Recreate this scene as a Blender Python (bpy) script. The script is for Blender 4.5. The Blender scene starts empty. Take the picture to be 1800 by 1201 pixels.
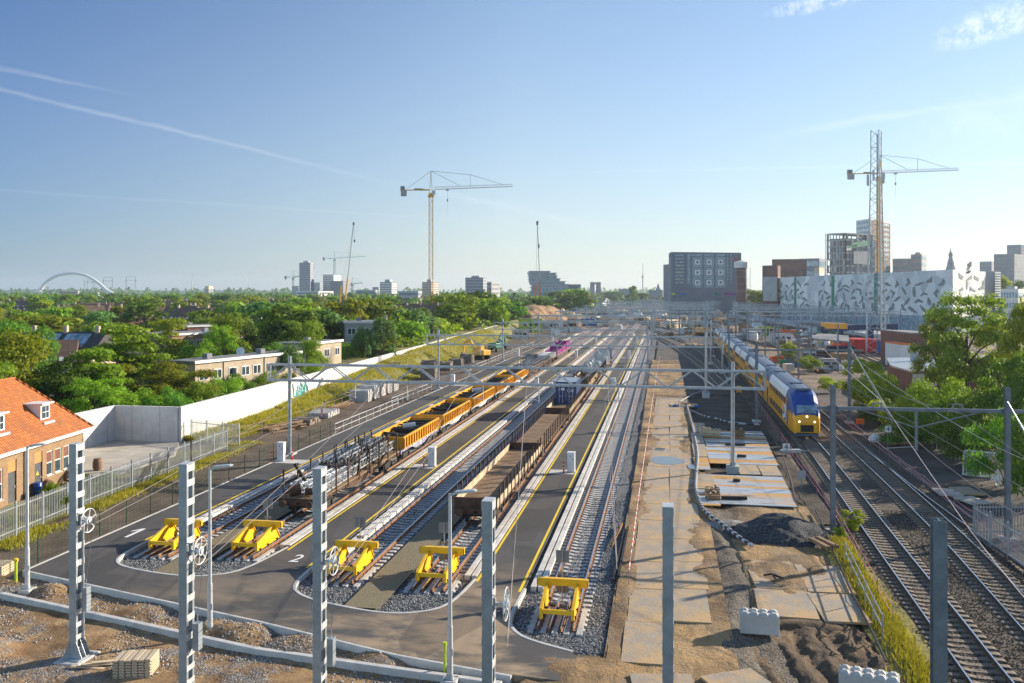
import bpy, bmesh, math, random
import numpy as np
from mathutils import Vector, Matrix
random.seed(7)
RNG = np.random.default_rng(7)
SC = bpy.context.scene
COL = SC.collection
R = math.radians
# ---------------------------------------------------------------- camera, world, sun
F, H, X0, Y0 = 1540.0, 14.4, 900.0, 513.0
A = math.atan(265.0 / F)
cA, sA = math.cos(A), math.sin(A)
cam = bpy.data.cameras.new('camera')
cam.lens = F / 1800 * 36
cam.sensor_width = 36
cam.shift_y = -(600.5 - Y0) / 1800
cam.clip_end = 30000
cam.clip_start = 0.5
camo = bpy.data.objects.new('camera', cam)
COL.objects.link(camo)
camo.location = (0, 0, H)
camo.rotation_euler = (R(90), 0, A)
SC.camera = camo
SUN_AZ, SUN_EL = R(37), R(20)          # azimuth counted from +X towards +Y
sd = Vector((math.cos(SUN_EL) * math.cos(SUN_AZ), math.cos(SUN_EL) * math.sin(SUN_AZ), math.sin(SUN_EL)))
sun = bpy.data.lights.new('sun', 'SUN')
sun.energy = 5.0
sun.angle = R(0.5)
sun.color = (1.0, 0.88, 0.70)
suno = bpy.data.objects.new('sun', sun)
COL.objects.link(suno)
suno.rotation_euler = sd.to_track_quat('Z', 'Y').to_euler()
SC.view_settings.view_transform = 'Standard'
SC.view_settings.look = 'None'
SC.view_settings.exposure = 0.96
SC.view_settings.gamma = 1.0
def at(x, y, z=0.0):
 """point of the plane z seen at photo pixel (x, y) -> (X, Y, z)"""
 Yd = F * (H - z) / (y - Y0)
 Xc = (x - X0) / F * Yd
 return Vector((Xc * cA - Yd * sA, Xc * sA + Yd * cA, z))
def far(x, Yd, z=0.0):
 Xc = (x - X0) / F * Yd
 return Vector((Xc * cA - Yd * sA, Xc * sA + Yd * cA, z))
def hz(y, Yd):
 return H - (y - Y0) * Yd / F
def ray(x, y):
 v = Vector(((x - X0) / F, 1.0, (Y0 - y) / F)).normalized()
 return Vector((v.x * cA - v.y * sA, v.x * sA + v.y * cA, v.z))
W = bpy.data.worlds.new('World')
SC.world = W
W.use_nodes = True
wt = W.node_tree
def wn(t, **kw):
 n = wt.nodes.new(t)
 for k, v in kw.items():
  setattr(n, k, v)
 return n
def wm(op, a, b=None, c=None):
 n = wn('ShaderNodeMath', operation=op)
 for i, v in enumerate((a, b, c)):
  if v is None:
   continue
  if isinstance(v, (int, float)):
   n.inputs[i].default_value = v
  else:
   wt.links.new(v, n.inputs[i])
 return n.outputs[0]
sky = wn('ShaderNodeTexSky', sky_type='NISHITA')
sky.sun_disc = False
sky.sun_elevation = SUN_EL
sky.sun_rotation = R(90) - SUN_AZ
sky.altitude = 0
sky.air_density = 1.0
sky.dust_density = 0.2
sky.ozone_density = 2.2
wtc = wn('ShaderNodeTexCoord')
gen = wtc.outputs['Generated']
def wdot(v):
 n = wn('ShaderNodeVectorMath', operation='DOT_PRODUCT')
 wt.links.new(gen, n.inputs[0])
 n.inputs[1].default_value = v
 return n.outputs['Value']
def wnoise(scale, detail=5, vec=None, rough=.55):
 n = wn('ShaderNodeTexNoise')
 n.inputs['Scale'].default_value = scale
 n.inputs['Detail'].default_value = detail
 n.inputs['Roughness'].default_value = rough
 wt.links.new(vec or gen, n.inputs['Vector'])
 return n.outputs['Fac']
cloud = None
def addc(v):
 global cloud
 cloud = v if cloud is None else wm('MAXIMUM', cloud, v)
def contrail(p, q, width, strength):
 """a vapour trail across the sky between two viewing directions"""
 a, b = ray(*p), ray(*q)
 n = a.cross(b).normalized()
 t = (b - a).normalized()
 ta, tb = a.dot(t), b.dot(t)
 d = wm('ADD', wdot(n), wm('MULTIPLY', wm('SUBTRACT', wnoise(9, 3), .5), width * 2.2))
 d = wm('ADD', d, wm('MULTIPLY', wm('SUBTRACT', wnoise(60, 3), .5), width * 1.0))
 k = wm('SUBTRACT', 1.0, wm('DIVIDE', wm('ABSOLUTE', d), width))
 k = wm('MAXIMUM', k, 0.0)
 u = wm('DIVIDE', wm('SUBTRACT', wdot(t), ta), tb - ta)
 fade = wm('MULTIPLY', wm('GREATER_THAN', u, 0.0), wm('MAXIMUM', wm('SUBTRACT', 1.0, u), 0.0))
 fade = wm('MINIMUM', wm('MULTIPLY', fade, 2.5), 1.0)
 front = wm('GREATER_THAN', wdot((a + b).normalized()), 0.6)
 tex = wm('MULTIPLY_ADD', wnoise(40, 4), 1.2, .2)
 addc(wm('MULTIPLY', wm('MULTIPLY', wm('MULTIPLY', k, fade), tex), wm('MULTIPLY', front, strength)))
contrail((-250, 95), (740, 335), .0032, .13)
contrail((-250, 70), (260, 172), .0026, .12)
contrail((760, 335), (1100, 410), .0050, .07)
contrail((0, 335), (960, 395), .0020, .05)
contrail((1830, 165), (1300, 245), .0060, .14)
contrail((1830, 285), (900, 305), .0022, .09)
contrail((-250, 60), (240, 170), .0026, .10)
def cirrus(p, half_w, half_h, strength, scale):
 c = ray(*p)
 rt = c.cross(Vector((0, 0, 1))).normalized()
 up = rt.cross(c).normalized()
 u = wm('DIVIDE', wdot(rt), half_w)
 v = wm('DIVIDE', wdot(up), half_h)
 v = wm('SUBTRACT', v, wm('MULTIPLY', u, .55))
 r2 = wm('ADD', wm('MULTIPLY', u, u), wm('MULTIPLY', v, v))
 m = wm('MAXIMUM', wm('SUBTRACT', 1.0, r2), 0.0)
 nz = wm('MULTIPLY', wm('SUBTRACT', wnoise(scale, 8, rough=.68), .42), 4.5)
 nz = wm('MINIMUM', wm('MAXIMUM', nz, 0.0), 1.0)
 front = wm('GREATER_THAN', wdot(c), 0.6)
 addc(wm('MULTIPLY', wm('MULTIPLY', wm('MULTIPLY', m, nz), front), strength))
cirrus((1745, 42), .058, .020, .5, 80)
cirrus((1440, 6), .058, .010, .5, 70)
cirrus((1790, 200), .16, .03, .16, 14)
mixw = wn('ShaderNodeMix', data_type='RGBA')
wt.links.new(cloud, mixw.inputs[0])
tint = wn('ShaderNodeMix', data_type='RGBA', blend_type='MULTIPLY')
tint.inputs[0].default_value = 1.0
wt.links.new(sky.outputs[0], tint.inputs[6])
tint.inputs[7].default_value = (.88, .98, 1.12, 1)
sepz = wn('ShaderNodeSeparateXYZ')
wt.links.new(gen, sepz.inputs[0])
hzf = wm('MULTIPLY_ADD', wm('POWER', wm('MAXIMUM', wm('SUBTRACT', 1.0, wm('MULTIPLY', wm('ABSOLUTE', sepz.outputs[2]), 1.9)), 0.0), 2.0), .60, .03)
hmix = wn('ShaderNodeMix', data_type='RGBA')
wt.links.new(hzf, hmix.inputs[0])
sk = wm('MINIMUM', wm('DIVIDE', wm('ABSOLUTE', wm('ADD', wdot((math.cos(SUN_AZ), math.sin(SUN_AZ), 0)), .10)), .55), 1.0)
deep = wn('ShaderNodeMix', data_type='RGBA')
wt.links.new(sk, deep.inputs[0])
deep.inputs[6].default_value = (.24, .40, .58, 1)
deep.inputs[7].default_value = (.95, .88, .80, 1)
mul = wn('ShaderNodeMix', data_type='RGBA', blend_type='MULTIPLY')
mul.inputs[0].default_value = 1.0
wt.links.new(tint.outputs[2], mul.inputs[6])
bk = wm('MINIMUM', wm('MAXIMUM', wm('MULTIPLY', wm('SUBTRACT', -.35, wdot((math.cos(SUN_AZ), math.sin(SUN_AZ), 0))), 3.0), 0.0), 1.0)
back_fill = wn('ShaderNodeMix', data_type='RGBA')
wt.links.new(bk, back_fill.inputs[0])
wt.links.new(deep.outputs[2], back_fill.inputs[6])
back_fill.inputs[7].default_value = (2.3, 2.0, 1.6, 1)  # sky behind the camera boosted, added as fill for camera-facing surfaces
wt.links.new(back_fill.outputs[2], mul.inputs[7])
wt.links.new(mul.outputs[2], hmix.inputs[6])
hcol = wn('ShaderNodeMix', data_type='RGBA')
wt.links.new(sk, hcol.inputs[0])
hcol.inputs[6].default_value = (1.8, 2.25, 2.9, 1)
hcol.inputs[7].default_value = (3.1, 3.3, 3.6, 1)
wt.links.new(hcol.outputs[2], hmix.inputs[7])
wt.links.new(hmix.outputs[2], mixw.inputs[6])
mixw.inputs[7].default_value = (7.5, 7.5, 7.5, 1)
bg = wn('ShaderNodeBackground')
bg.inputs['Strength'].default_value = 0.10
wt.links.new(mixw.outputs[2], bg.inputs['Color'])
for n in wt.nodes:
 if n.type == 'OUTPUT_WORLD':
  wt.nodes.remove(n)
wo = wn('ShaderNodeOutputWorld')
wt.links.new(bg.outputs[0], wo.inputs['Surface'])
# ---------------------------------------------------------------- scene helpers
def tag(o, label=None, cat=None, group=None, kind=None):
 if label: o['label'] = label
 if cat: o['category'] = cat
 if group: o['group'] = group
 if kind: o['kind'] = kind
 return o
def T(name, label, cat, loc=(0, 0, 0), rz=0.0, group=None):
 o = bpy.data.objects.new(name, None)
 o.empty_display_size = .3
 COL.objects.link(o)
 o.location = loc
 o.rotation_euler = (0, 0, rz)
 return tag(o, label, cat, group)
def kids(o):
 return [c for c in KIDS.get(o.name, [])]
KIDS = {}
def put(o, parent=None):
 COL.objects.link(o)
 if parent is not None:
  o.parent = parent
  KIDS.setdefault(parent.name, []).append(o)
 return o
def copy_tree(o, loc=None, rz=None, label=None, parent=None, scale=None):
 c = o.copy()
 put(c, parent)
 if loc is not None: c.location = loc
 if rz is not None: c.rotation_euler = (0, 0, rz)
 if label: c['label'] = label
 if scale is not None: c.scale = scale if hasattr(scale, '__len__') else (scale,) * 3
 for ch in kids(o):
  copy_tree(ch, parent=c)
 return c
def rot2(v, a):
 return Vector((v[0] * math.cos(a) - v[1] * math.sin(a), v[0] * math.sin(a) + v[1] * math.cos(a), v[2] if len(v) > 2 else 0))
class G:
 """collects simple solids that become ONE mesh object"""
 def __init__(self):
  self.v, self.f, self.m, self.cur = [], [], [], 0
 def add(self, vs, fs):
  b = len(self.v)
  self.v += [tuple(x) for x in vs]
  self.f += [tuple(i + b for i in q) for q in fs]
  self.m += [self.cur] * len(fs)
  return self
 def box(self, x0, x1, y0, y1, z0, z1):
  vs = [(x0, y0, z0), (x1, y0, z0), (x1, y1, z0), (x0, y1, z0), (x0, y0, z1), (x1, y0, z1), (x1, y1, z1), (x0, y1, z1)]
  return self.add(vs, [(0, 3, 2, 1), (4, 5, 6, 7), (0, 1, 5, 4), (1, 2, 6, 5), (2, 3, 7, 6), (3, 0, 4, 7)])
 def cbox(self, c, s, rz=0.0, tilt=None):
  hx, hy, hz_ = s[0] / 2, s[1] / 2, s[2] / 2
  M = Matrix.Rotation(rz, 3, 'Z')
  if tilt: M = M @ Matrix.Rotation(tilt[0], 3, tilt[1])
  vs = [Vector(c) + M @ Vector((a * hx, b * hy, d * hz_)) for d in (-1, 1) for a, b in ((-1, -1), (1, -1), (1, 1), (-1, 1))]
  return self.add(vs, [(0, 3, 2, 1), (4, 5, 6, 7), (0, 1, 5, 4), (1, 2, 6, 5), (2, 3, 7, 6), (3, 0, 4, 7)])
 def bar(self, p, q, w, h=None):
  h = h or w
  p, q = Vector(p), Vector(q)
  d = (q - p)
  if d.length < 1e-6: return self
  d.normalize()
  up = Vector((0, 0, 1)) if abs(d.z) < .95 else Vector((0, 1, 0))
  a = d.cross(up).normalized() * (w / 2)
  b = a.cross(d).normalized() * (h / 2)
  vs = [e + i * a + j * b for e in (p, q) for i, j in ((-1, -1), (1, -1), (1, 1), (-1, 1))]
  return self.add(vs, [(0, 1, 2, 3), (7, 6, 5, 4), (0, 4, 5, 1), (1, 5, 6, 2), (2, 6, 7, 3), (3, 7, 4, 0)])
 def cyl(self, p, q, r0, r1=None, n=12):
  r1 = r0 if r1 is None else r1
  p, q = Vector(p), Vector(q)
  d = (q - p).normalized()
  up = Vector((0, 0, 1)) if abs(d.z) < .95 else Vector((1, 0, 0))
  a = d.cross(up).normalized()
  b = d.cross(a).normalized()
  vs = []
  for e, r in ((p, r0), (q, r1)):
   for i in range(n):
    t = 2 * math.pi * i / n
    vs.append(e + (a * math.cos(t) + b * math.sin(t)) * r)
  fs = [(i, (i + 1) % n, n + (i + 1) % n, n + i) for i in range(n)]
  fs += [tuple(range(n - 1, -1, -1)), tuple(range(n, 2 * n))]
  return self.add(vs, fs)
 def tube(self, pts, r, n=6):
  pts = [Vector(p) for p in pts]
  vs, fs = [], []
  for k, p in enumerate(pts):
   d = (pts[min(k + 1, len(pts) - 1)] - pts[max(k - 1, 0)]).normalized()
   up = Vector((0, 0, 1)) if abs(d.z) < .95 else Vector((1, 0, 0))
   a = d.cross(up).normalized()
   b = d.cross(a).normalized()
   rr = r[k] if hasattr(r, '__len__') else r
   for i in range(n):
    t = 2 * math.pi * i / n
    vs.append(p + (a * math.cos(t) + b * math.sin(t)) * rr)
   if k:
    o = (k - 1) * n
    fs += [(o + i, o + (i + 1) % n, o + n + (i + 1) % n, o + n + i) for i in range(n)]
  fs += [tuple(range(n - 1, -1, -1)), tuple(range(len(vs) - n, len(vs)))]
  return self.add(vs, fs)
 def prism(self, pts, z0, z1):
  """upright prism over a plan outline"""
  n = len(pts)
  vs = [(p[0], p[1], z0) for p in pts] + [(p[0], p[1], z1) for p in pts]
  fs = [tuple(range(n - 1, -1, -1)), tuple(range(n, 2 * n))] + [(i, (i + 1) % n, n + (i + 1) % n, n + i) for i in range(n)]
  return self.add(vs, fs)
 def xprism(self, yz, x0, x1):
  n = len(yz)
  vs = [(x0, p[0], p[1]) for p in yz] + [(x1, p[0], p[1]) for p in yz]
  fs = [tuple(range(n)), tuple(range(2 * n - 1, n - 1, -1))] + [(i, n + i, n + (i + 1) % n, (i + 1) % n) for i in range(n)]
  return self.add(vs, fs)
 def yprism(self, xz, y0, y1):
  n = len(xz)
  vs = [(p[0], y0, p[1]) for p in xz] + [(p[0], y1, p[1]) for p in xz]
  fs = [tuple(range(n)), tuple(range(2 * n - 1, n - 1, -1))] + [(i, n + i, n + (i + 1) % n, (i + 1) % n) for i in range(n)]
  return self.add(vs, fs)
 def sweep(self, path, prof, closed=False):
  """profile (sideways, up) swept along a plan path of (x, y, z)"""
  pts = [Vector(p) if len(p) == 3 else Vector((p[0], p[1], 0)) for p in path]
  k = len(prof)
  vs, fs = [], []
  L = len(pts)
  for i, p in enumerate(pts):
   if closed:
    d = pts[(i + 1) % L] - pts[i - 1]
   else:
    d = pts[min(i + 1, L - 1)] - pts[max(i - 1, 0)]
   d.z = 0
   d.normalize()
   s = Vector((d.y, -d.x, 0))
   for a, b in prof:
    vs.append(p + s * a + Vector((0, 0, b)))
  for i in range(L if closed else L - 1):
   o, o2 = i * k, ((i + 1) % L) * k
   fs += [(o + j, o2 + j, o2 + (j + 1) % k, o + (j + 1) % k) for j in range(k)]
  if not closed:
   fs += [tuple(range(k)), tuple(range(len(vs) - 1, len(vs) - k - 1, -1))]
  return self.add(vs, fs)
 def lathe(self, prof, c=(0, 0, 0), n=16):
  vs, fs = [], []
  for r, z in prof:
   for i in range(n):
    t = 2 * math.pi * i / n
    vs.append((c[0] + r * math.cos(t), c[1] + r * math.sin(t), c[2] + z))
  for k in range(len(prof) - 1):
   o = k * n
   fs += [(o + i, o + (i + 1) % n, o + n + (i + 1) % n, o + n + i) for i in range(n)]
  fs += [tuple(range(n - 1, -1, -1)), tuple(range(len(vs) - n, len(vs)))]
  return self.add(vs, fs)
 def face(self, pts):
  return self.add(pts, [tuple(range(len(pts)))])
 def mesh(self, name, mats):
  me = bpy.data.meshes.new(name)
  me.from_pydata(self.v, [], self.f)
  for m in (mats if isinstance(mats, (list, tuple)) else [mats]):
   me.materials.append(m)
  if any(self.m):
   me.polygons.foreach_set('material_index', self.m)
  bm = bmesh.new()
  bm.from_mesh(me)
  bmesh.ops.recalc_face_normals(bm, faces=bm.faces)
  big = [f for f in bm.faces if len(f.verts) > 6]
  if big: bmesh.ops.triangulate(bm, faces=big)
  bm.to_mesh(me)
  bm.free()
  return me
 def ob(self, name, mats, parent=None, smooth=False, bevel=0, loc=None, rz=None):
  me = self.mesh(name, mats)
  if smooth:
   me.shade_smooth()
   me.set_sharp_from_angle(angle=R(40))
  o = bpy.data.objects.new(name, me)
  put(o, parent)
  if loc is not None: o.location = loc
  if rz is not None: o.rotation_euler = (0, 0, rz)
  if bevel:
   b = o.modifiers.new('bevel', 'BEVEL')
   b.width = bevel
   b.segments = 2
   b.limit_method = 'ANGLE'
  return o
def np_mesh(name, verts, quads, mat_):
 me = bpy.data.meshes.new(name)
 verts = np.asarray(verts, dtype=np.float32)
 quads = np.asarray(quads, dtype=np.int32)
 k = quads.shape[1]
 me.vertices.add(len(verts))
 me.vertices.foreach_set('co', verts.ravel())
 me.loops.add(quads.size)
 me.loops.foreach_set('vertex_index', quads.ravel())
 me.polygons.add(len(quads))
 me.polygons.foreach_set('loop_start', np.arange(0, quads.size, k, dtype=np.int32))
 me.polygons.foreach_set('loop_total', np.full(len(quads), k, dtype=np.int32))
 me.update(calc_edges=True)
 me.materials.append(mat_)
 return me
def vnoise(x, y, seed=0):
 x, y = np.asarray(x, float), np.asarray(y, float)
 xi, yi = np.floor(x).astype(np.int64), np.floor(y).astype(np.int64)
 u, v = x - xi, y - yi
 u, v = u * u * (3 - 2 * u), v * v * (3 - 2 * v)
 def h(a, b):
  n = (a * 374761393 + b * 668265263 + seed * 974711) & 0x7fffffff
  n = ((n ^ (n >> 13)) * 1274126177) & 0x7fffffff
  return ((n ^ (n >> 16)) & 0xffff) / 65535.0
 return (h(xi, yi) * (1 - u) + h(xi + 1, yi) * u) * (1 - v) + (h(xi, yi + 1) * (1 - u) + h(xi + 1, yi + 1) * u) * v
def fbm(x, y, oct=4, seed=0):
 s, a = 0, .5
 for i in range(oct):
  s = s + a * (vnoise(np.asarray(x) * 2 ** i, np.asarray(y) * 2 ** i, seed + i) - .5)
  a *= .55
 return s
def grid(name, x0, x1, y0, y1, dx, dy, zf, mat_, smooth=True):
 nx, ny = max(2, int((x1 - x0) / dx) + 1), max(2, int((y1 - y0) / dy) + 1)
 X, Y = np.meshgrid(np.linspace(x0, x1, nx), np.linspace(y0, y1, ny))
 Z = zf(X, Y)
 vs = np.stack([X.ravel(), Y.ravel(), np.asarray(Z).ravel()], 1)
 i = np.arange(nx * ny).reshape(ny, nx)
 q = np.stack([i[:-1, :-1], i[:-1, 1:], i[1:, 1:], i[1:, :-1]], -1).reshape(-1, 4)
 me = np_mesh(name, vs, q, mat_)
 if smooth: me.shade_smooth()
 o = bpy.data.objects.new(name, me)
 put(o)
 return tag(o, kind='structure')
def text_ob(name, s, size, mat_, parent=None, depth=.006, loc=(0, 0, 0), rot=(0, 0, 0)):
 cu = bpy.data.curves.new(name, 'FONT')
 cu.body = s
 cu.size = size
 cu.extrude = depth
 cu.align_x = 'CENTER'
 cu.align_y = 'CENTER'
 tmp = bpy.data.objects.new(name, cu)
 COL.objects.link(tmp)
 dg = bpy.context.evaluated_depsgraph_get()
 me = bpy.data.meshes.new_from_object(tmp.evaluated_get(dg))
 bpy.data.objects.remove(tmp)
 me.materials.clear()
 me.materials.append(mat_)
 o = bpy.data.objects.new(name, me)
 put(o, parent)
 o.location = loc
 o.rotation_euler = rot
 return o
# ---------------------------------------------------------------- materials
class NT:
 def __init__(self, name):
  self.m = bpy.data.materials.new(name)
  self.m.use_nodes = True
  self.t = self.m.node_tree
  self.b = self.t.nodes['Principled BSDF']
  self.out = self.t.nodes['Material Output']
  self.tc = self.t.nodes.new('ShaderNodeTexCoord')
  self.obj = self.tc.outputs['Object']
 def n(self, typ, **kw):
  x = self.t.nodes.new(typ)
  for k, v in kw.items():
   setattr(x, k, v)
  return x
 def l(self, a, b):
  self.t.links.new(a, b)
 def put(self, sock, v):
  if isinstance(v, (int, float)): sock.default_value = v
  elif isinstance(v, (tuple, list)): sock.default_value = tuple(v) + ((1,) if len(v) == 3 and sock.type == 'RGBA' else ())
  else: self.l(v, sock)
 def math(self, op, a, b=None, clamp=False):
  x = self.n('ShaderNodeMath', operation=op, use_clamp=clamp)
  self.put(x.inputs[0], a)
  if b is not None: self.put(x.inputs[1], b)
  return x.outputs[0]
 def mix(self, f, a, b, blend='MIX'):
  x = self.n('ShaderNodeMix', data_type='RGBA', blend_type=blend)
  self.put(x.inputs[0], f)
  self.put(x.inputs[6], a)
  self.put(x.inputs[7], b)
  return x.outputs[2]
 def noise(self, scale, detail=4, vec=None, rough=.55, dist=0.0):
  x = self.n('ShaderNodeTexNoise')
  x.inputs['Scale'].default_value = scale
  x.inputs['Detail'].default_value = detail
  x.inputs['Roughness'].default_value = rough
  x.inputs['Distortion'].default_value = dist
  self.l(vec or self.obj, x.inputs['Vector'])
  return x.outputs['Fac']
 def ramp(self, v, lo, hi, a=0.0, b=1.0):
  x = self.n('ShaderNodeMapRange')
  self.put(x.inputs[0], v)
  for i, k in enumerate((lo, hi, a, b)): x.inputs[i + 1].default_value = k
  return x.outputs[0]
 def vor(self, scale, feature='F1', vec=None):
  x = self.n('ShaderNodeTexVoronoi', feature=feature)
  x.inputs['Scale'].default_value = scale
  self.l(vec or self.obj, x.inputs['Vector'])
  return x
 def xyz(self, vec=None):
  x = self.n('ShaderNodeSeparateXYZ')
  self.l(vec or self.obj, x.inputs[0])
  return x.outputs
 def comb(self, a, b, c=0.0):
  x = self.n('ShaderNodeCombineXYZ')
  for i, v in enumerate((a, b, c)): self.put(x.inputs[i], v)
  return x.outputs[0]
 def bump(self, h, dist=.02, strength=1.0, nrm=None):
  x = self.n('ShaderNodeBump')
  x.inputs['Strength'].default_value = strength
  x.inputs['Distance'].default_value = dist
  self.l(h, x.inputs['Height'])
  if nrm: self.l(nrm, x.inputs['Normal'])
  self.l(x.outputs[0], self.b.inputs['Normal'])
  return x.outputs[0]
 def brick(self, vec, c1, c2, mortar, bw, bh, ms, offset=.5, scale=1.0):
  x = self.n('ShaderNodeTexBrick')
  x.offset = offset
  self.l(vec, x.inputs['Vector'])
  for k, v in (('Color1', c1), ('Color2', c2), ('Mortar', mortar)): self.put(x.inputs[k], v)
  x.inputs['Scale'].default_value = scale
  x.inputs['Mortar Size'].default_value = ms
  x.inputs['Brick Width'].default_value = bw
  x.inputs['Row Height'].default_value = bh
  return x
 def done(self, col=None, rough=None, metal=None, spec=None):
  if col is not None: self.put(self.b.inputs['Base Color'], col)
  if rough is not None: self.put(self.b.inputs['Roughness'], rough)
  if metal is not None: self.put(self.b.inputs['Metallic'], metal)
  if spec is not None: self.b.inputs['Specular IOR Level'].default_value = spec
  return self.m
def sc(c, k):
 return tuple(min(1, x * k) for x in c)
def mat(name, c, rough=.6, metal=0.0, var=.18, scale=1.3, bump=0.0, bs=25, c2=None, spec=.4, lo=.35, hi=.65):
 t = NT(name)
 f = t.ramp(t.noise(scale, 6, rough=.62), lo, hi)
 col = t.mix(f, sc(c, 1 - var), c2 or sc(c, 1 + var))
 fine = t.noise(scale * 14, 3)
 col = t.mix(t.ramp(fine, .3, .7, 0, var * .7), col, sc(c, .55))
 if bump: t.bump(t.noise(bs, 4), bump)
 return t.done(col, t.ramp(fine, .3, .7, max(.05, rough - .08), min(1, rough + .08)), metal, spec)
def m_gravel(name, c1, c2, scale, dist=.03, big=None, bigc=None, holes=None):
 t = NT(name)
 v = t.vor(scale)
 rnd = t.xyz(v.outputs['Color'])[0]
 col = t.mix(t.ramp(rnd, .05, .95), c1, c2)
 v2 = t.vor(scale * 2.3)
 col = t.mix(t.ramp(t.xyz(v2.outputs['Color'])[1], .6, 1, 0, .5), col, sc(c2, 1.25))
 if big:
  col = t.mix(t.ramp(t.noise(big, 5, rough=.65), .48, .66, 0, .75), col, bigc)
 hgt = t.math('SUBTRACT', 1.0, v.outputs['Distance'])
 hgt = t.math('ADD', hgt, t.math('MULTIPLY', rnd, .8))
 t.bump(hgt, dist)
 return t.done(col, .85, 0, .25)
def m_leaf(name, c1, c2, trans=.42):
 t = NT(name)
 g = t.n('ShaderNodeNewGeometry')
 oi = t.n('ShaderNodeObjectInfo')
 k = t.math('ADD', t.math('MULTIPLY', g.outputs['Random Per Island'], .55), t.math('MULTIPLY', t.noise(.55, 2), .5))
 col = t.mix(t.ramp(k, .15, .95), c1, c2)
 hs = t.n('ShaderNodeHueSaturation')
 t.put(hs.inputs['Hue'], t.ramp(oi.outputs['Random'], 0, 1, .490, .526))
 t.put(hs.inputs['Value'], t.ramp(oi.outputs['Random'], 0, 1, .6, 1.35))
 t.l(col, hs.inputs['Color'])
 col = hs.outputs[0]
 tr = t.n('ShaderNodeBsdfTranslucent')
 t.l(t.mix(1.0, col, (1.25, 1.15, .55), 'MULTIPLY'), tr.inputs['Color'])
 df = t.n('ShaderNodeBsdfPrincipled')
 t.l(col, df.inputs['Base Color'])
 df.inputs['Roughness'].default_value = .55
 df.inputs['Specular IOR Level'].default_value = .25
 mx = t.n('ShaderNodeMixShader')
 mx.inputs[0].default_value = trans
 t.l(df.outputs[0], mx.inputs[1])
 t.l(tr.outputs[0], mx.inputs[2])
 t.l(mx.outputs[0], t.out.inputs['Surface'])
 return t.m
def m_brick(name, c1, c2, mortar, bw=.22, bh=.07, ms=.012, bump=.006):
 t = NT(name)
 x, y, z = t.xyz()
 vec = t.comb(t.math('ADD', x, y), z)
 b = t.brick(vec, c1, c2, mortar, bw, bh, ms)
 col = t.mix(t.ramp(t.noise(.9, 5), .35, .7, 0, .45), b.outputs['Color'], sc(c1, .6))
 if bump: t.bump(b.outputs['Fac'], -bump)
 return t.done(col, .85, 0, .25)
def m_planks(name, c1, c2, gap, pitch=.16, axis=1, length=2.8, worn=None):
 t = NT(name)
 p = t.xyz()
 a, b = (p[0], p[1]) if axis == 1 else (p[1], p[0])
 br = t.brick(t.comb(a, b), c1, c2, gap, length, pitch, .012)
 col = br.outputs['Color']
 col = t.mix(t.ramp(t.noise(.7, 6, rough=.7), .42, .68, 0, .8), col, worn or sc(c1, .5))
 t.bump(br.outputs['Fac'], -.01)
 return t.done(col, .85, 0, .2)
def m_panels(name, c, pitch, axis, var=.12, joint=.025, streak=True, jc=None):
 """cast concrete: straight joints, stains running down"""
 t = NT(name)
 p = t.xyz()
 a = p[axis] if axis < 2 else t.math('ADD', p[0], p[1])
 fr = t.math('FRACT', t.math('DIVIDE', a, pitch))
 j = t.math('LESS_THAN', fr, joint / pitch)
 f = t.noise(.5, 5, rough=.65)
 col = t.mix(t.ramp(f, .35, .65), sc(c, 1 - var), sc(c, 1 + var))
 if streak:
  sv = t.comb(t.math('MULTIPLY', a, 2.2), t.math('MULTIPLY', p[2], .18))
  col = t.mix(t.ramp(t.noise(1.6, 5, sv, .7), .5, .75, 0, .5), col, sc(c, .62))
 col = t.mix(t.math('MULTIPLY', j, .8), col, jc or sc(c, .35))
 t.bump(t.noise(9, 4), .004)
 return t.done(col, .8, 0, .25)
def m_glass(name, c=(.03, .045, .06), rough=.08):
 t = NT(name)
 return t.done(t.mix(t.ramp(t.noise(.8, 2), .4, .6), c, sc(c, 1.8)), rough, 0, .8)
M = {}
M['steel'] = mat('galvanised_steel', (.36, .40, .44), .42, .55, .16, 2.2)
M['steel_light'] = mat('light_galvanised', (.56, .58, .60), .42, .35, .10, 2.0)
M['steel_dark'] = mat('weathered_steel', (.20, .235, .27), .5, .45, .18, 2.0)
M['asphalt'] = None
t = NT('asphalt')
p_ = t.xyz()
f = t.noise(.35, 6, rough=.6)
col = t.mix(t.ramp(f, .3, .7), (.054, .052, .051), (.094, .088, .084))
col = t.mix(t.ramp(t.noise(60, 2), .35, .7, 0, .35), col, (.12, .115, .11))
dm = t.math('MULTIPLY', t.ramp(t.noise(.33, 5, t.comb(t.math('MULTIPLY', p_[0], .5), p_[1]), .62), .44, .62), t.math('MULTIPLY', t.ramp(p_[1], 47, 35), t.ramp(p_[0], -29, -10)), True)
col = t.mix(t.math('MULTIPLY', dm, 1.7, True), col, (.34, .255, .17))
pv = t.vor(.33, vec=t.comb(t.math('MULTIPLY', p_[0], 1.0), t.math('MULTIPLY', p_[1], .45)))
pv.distance = 'CHEBYCHEV'
col = t.mix(t.math('MULTIPLY', t.math('GREATER_THAN', t.xyz(pv.outputs['Color'])[0], .78), .35), col, (.032, .032, .034))
col = t.mix(t.ramp(t.noise(1.7, 6, rough=.75), .60, .72, 0, .5), col, (.14, .12, .10))
trk = t.math('MULTIPLY', t.ramp(t.noise(.8, 4, t.comb(p_[0], t.math('MULTIPLY', p_[1], .06))), .5, .7), .35)
col = t.mix(trk, col, (.10, .092, .085))
t.bump(t.noise(90, 2), .004)
M['asphalt'] = t.done(col, .8, 0, .3)
M['kerb'] = mat('kerb_concrete', (.50, .49, .47), .8, 0, .14, 1.4, .004, 30)
t = NT('cable_duct')
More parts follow.
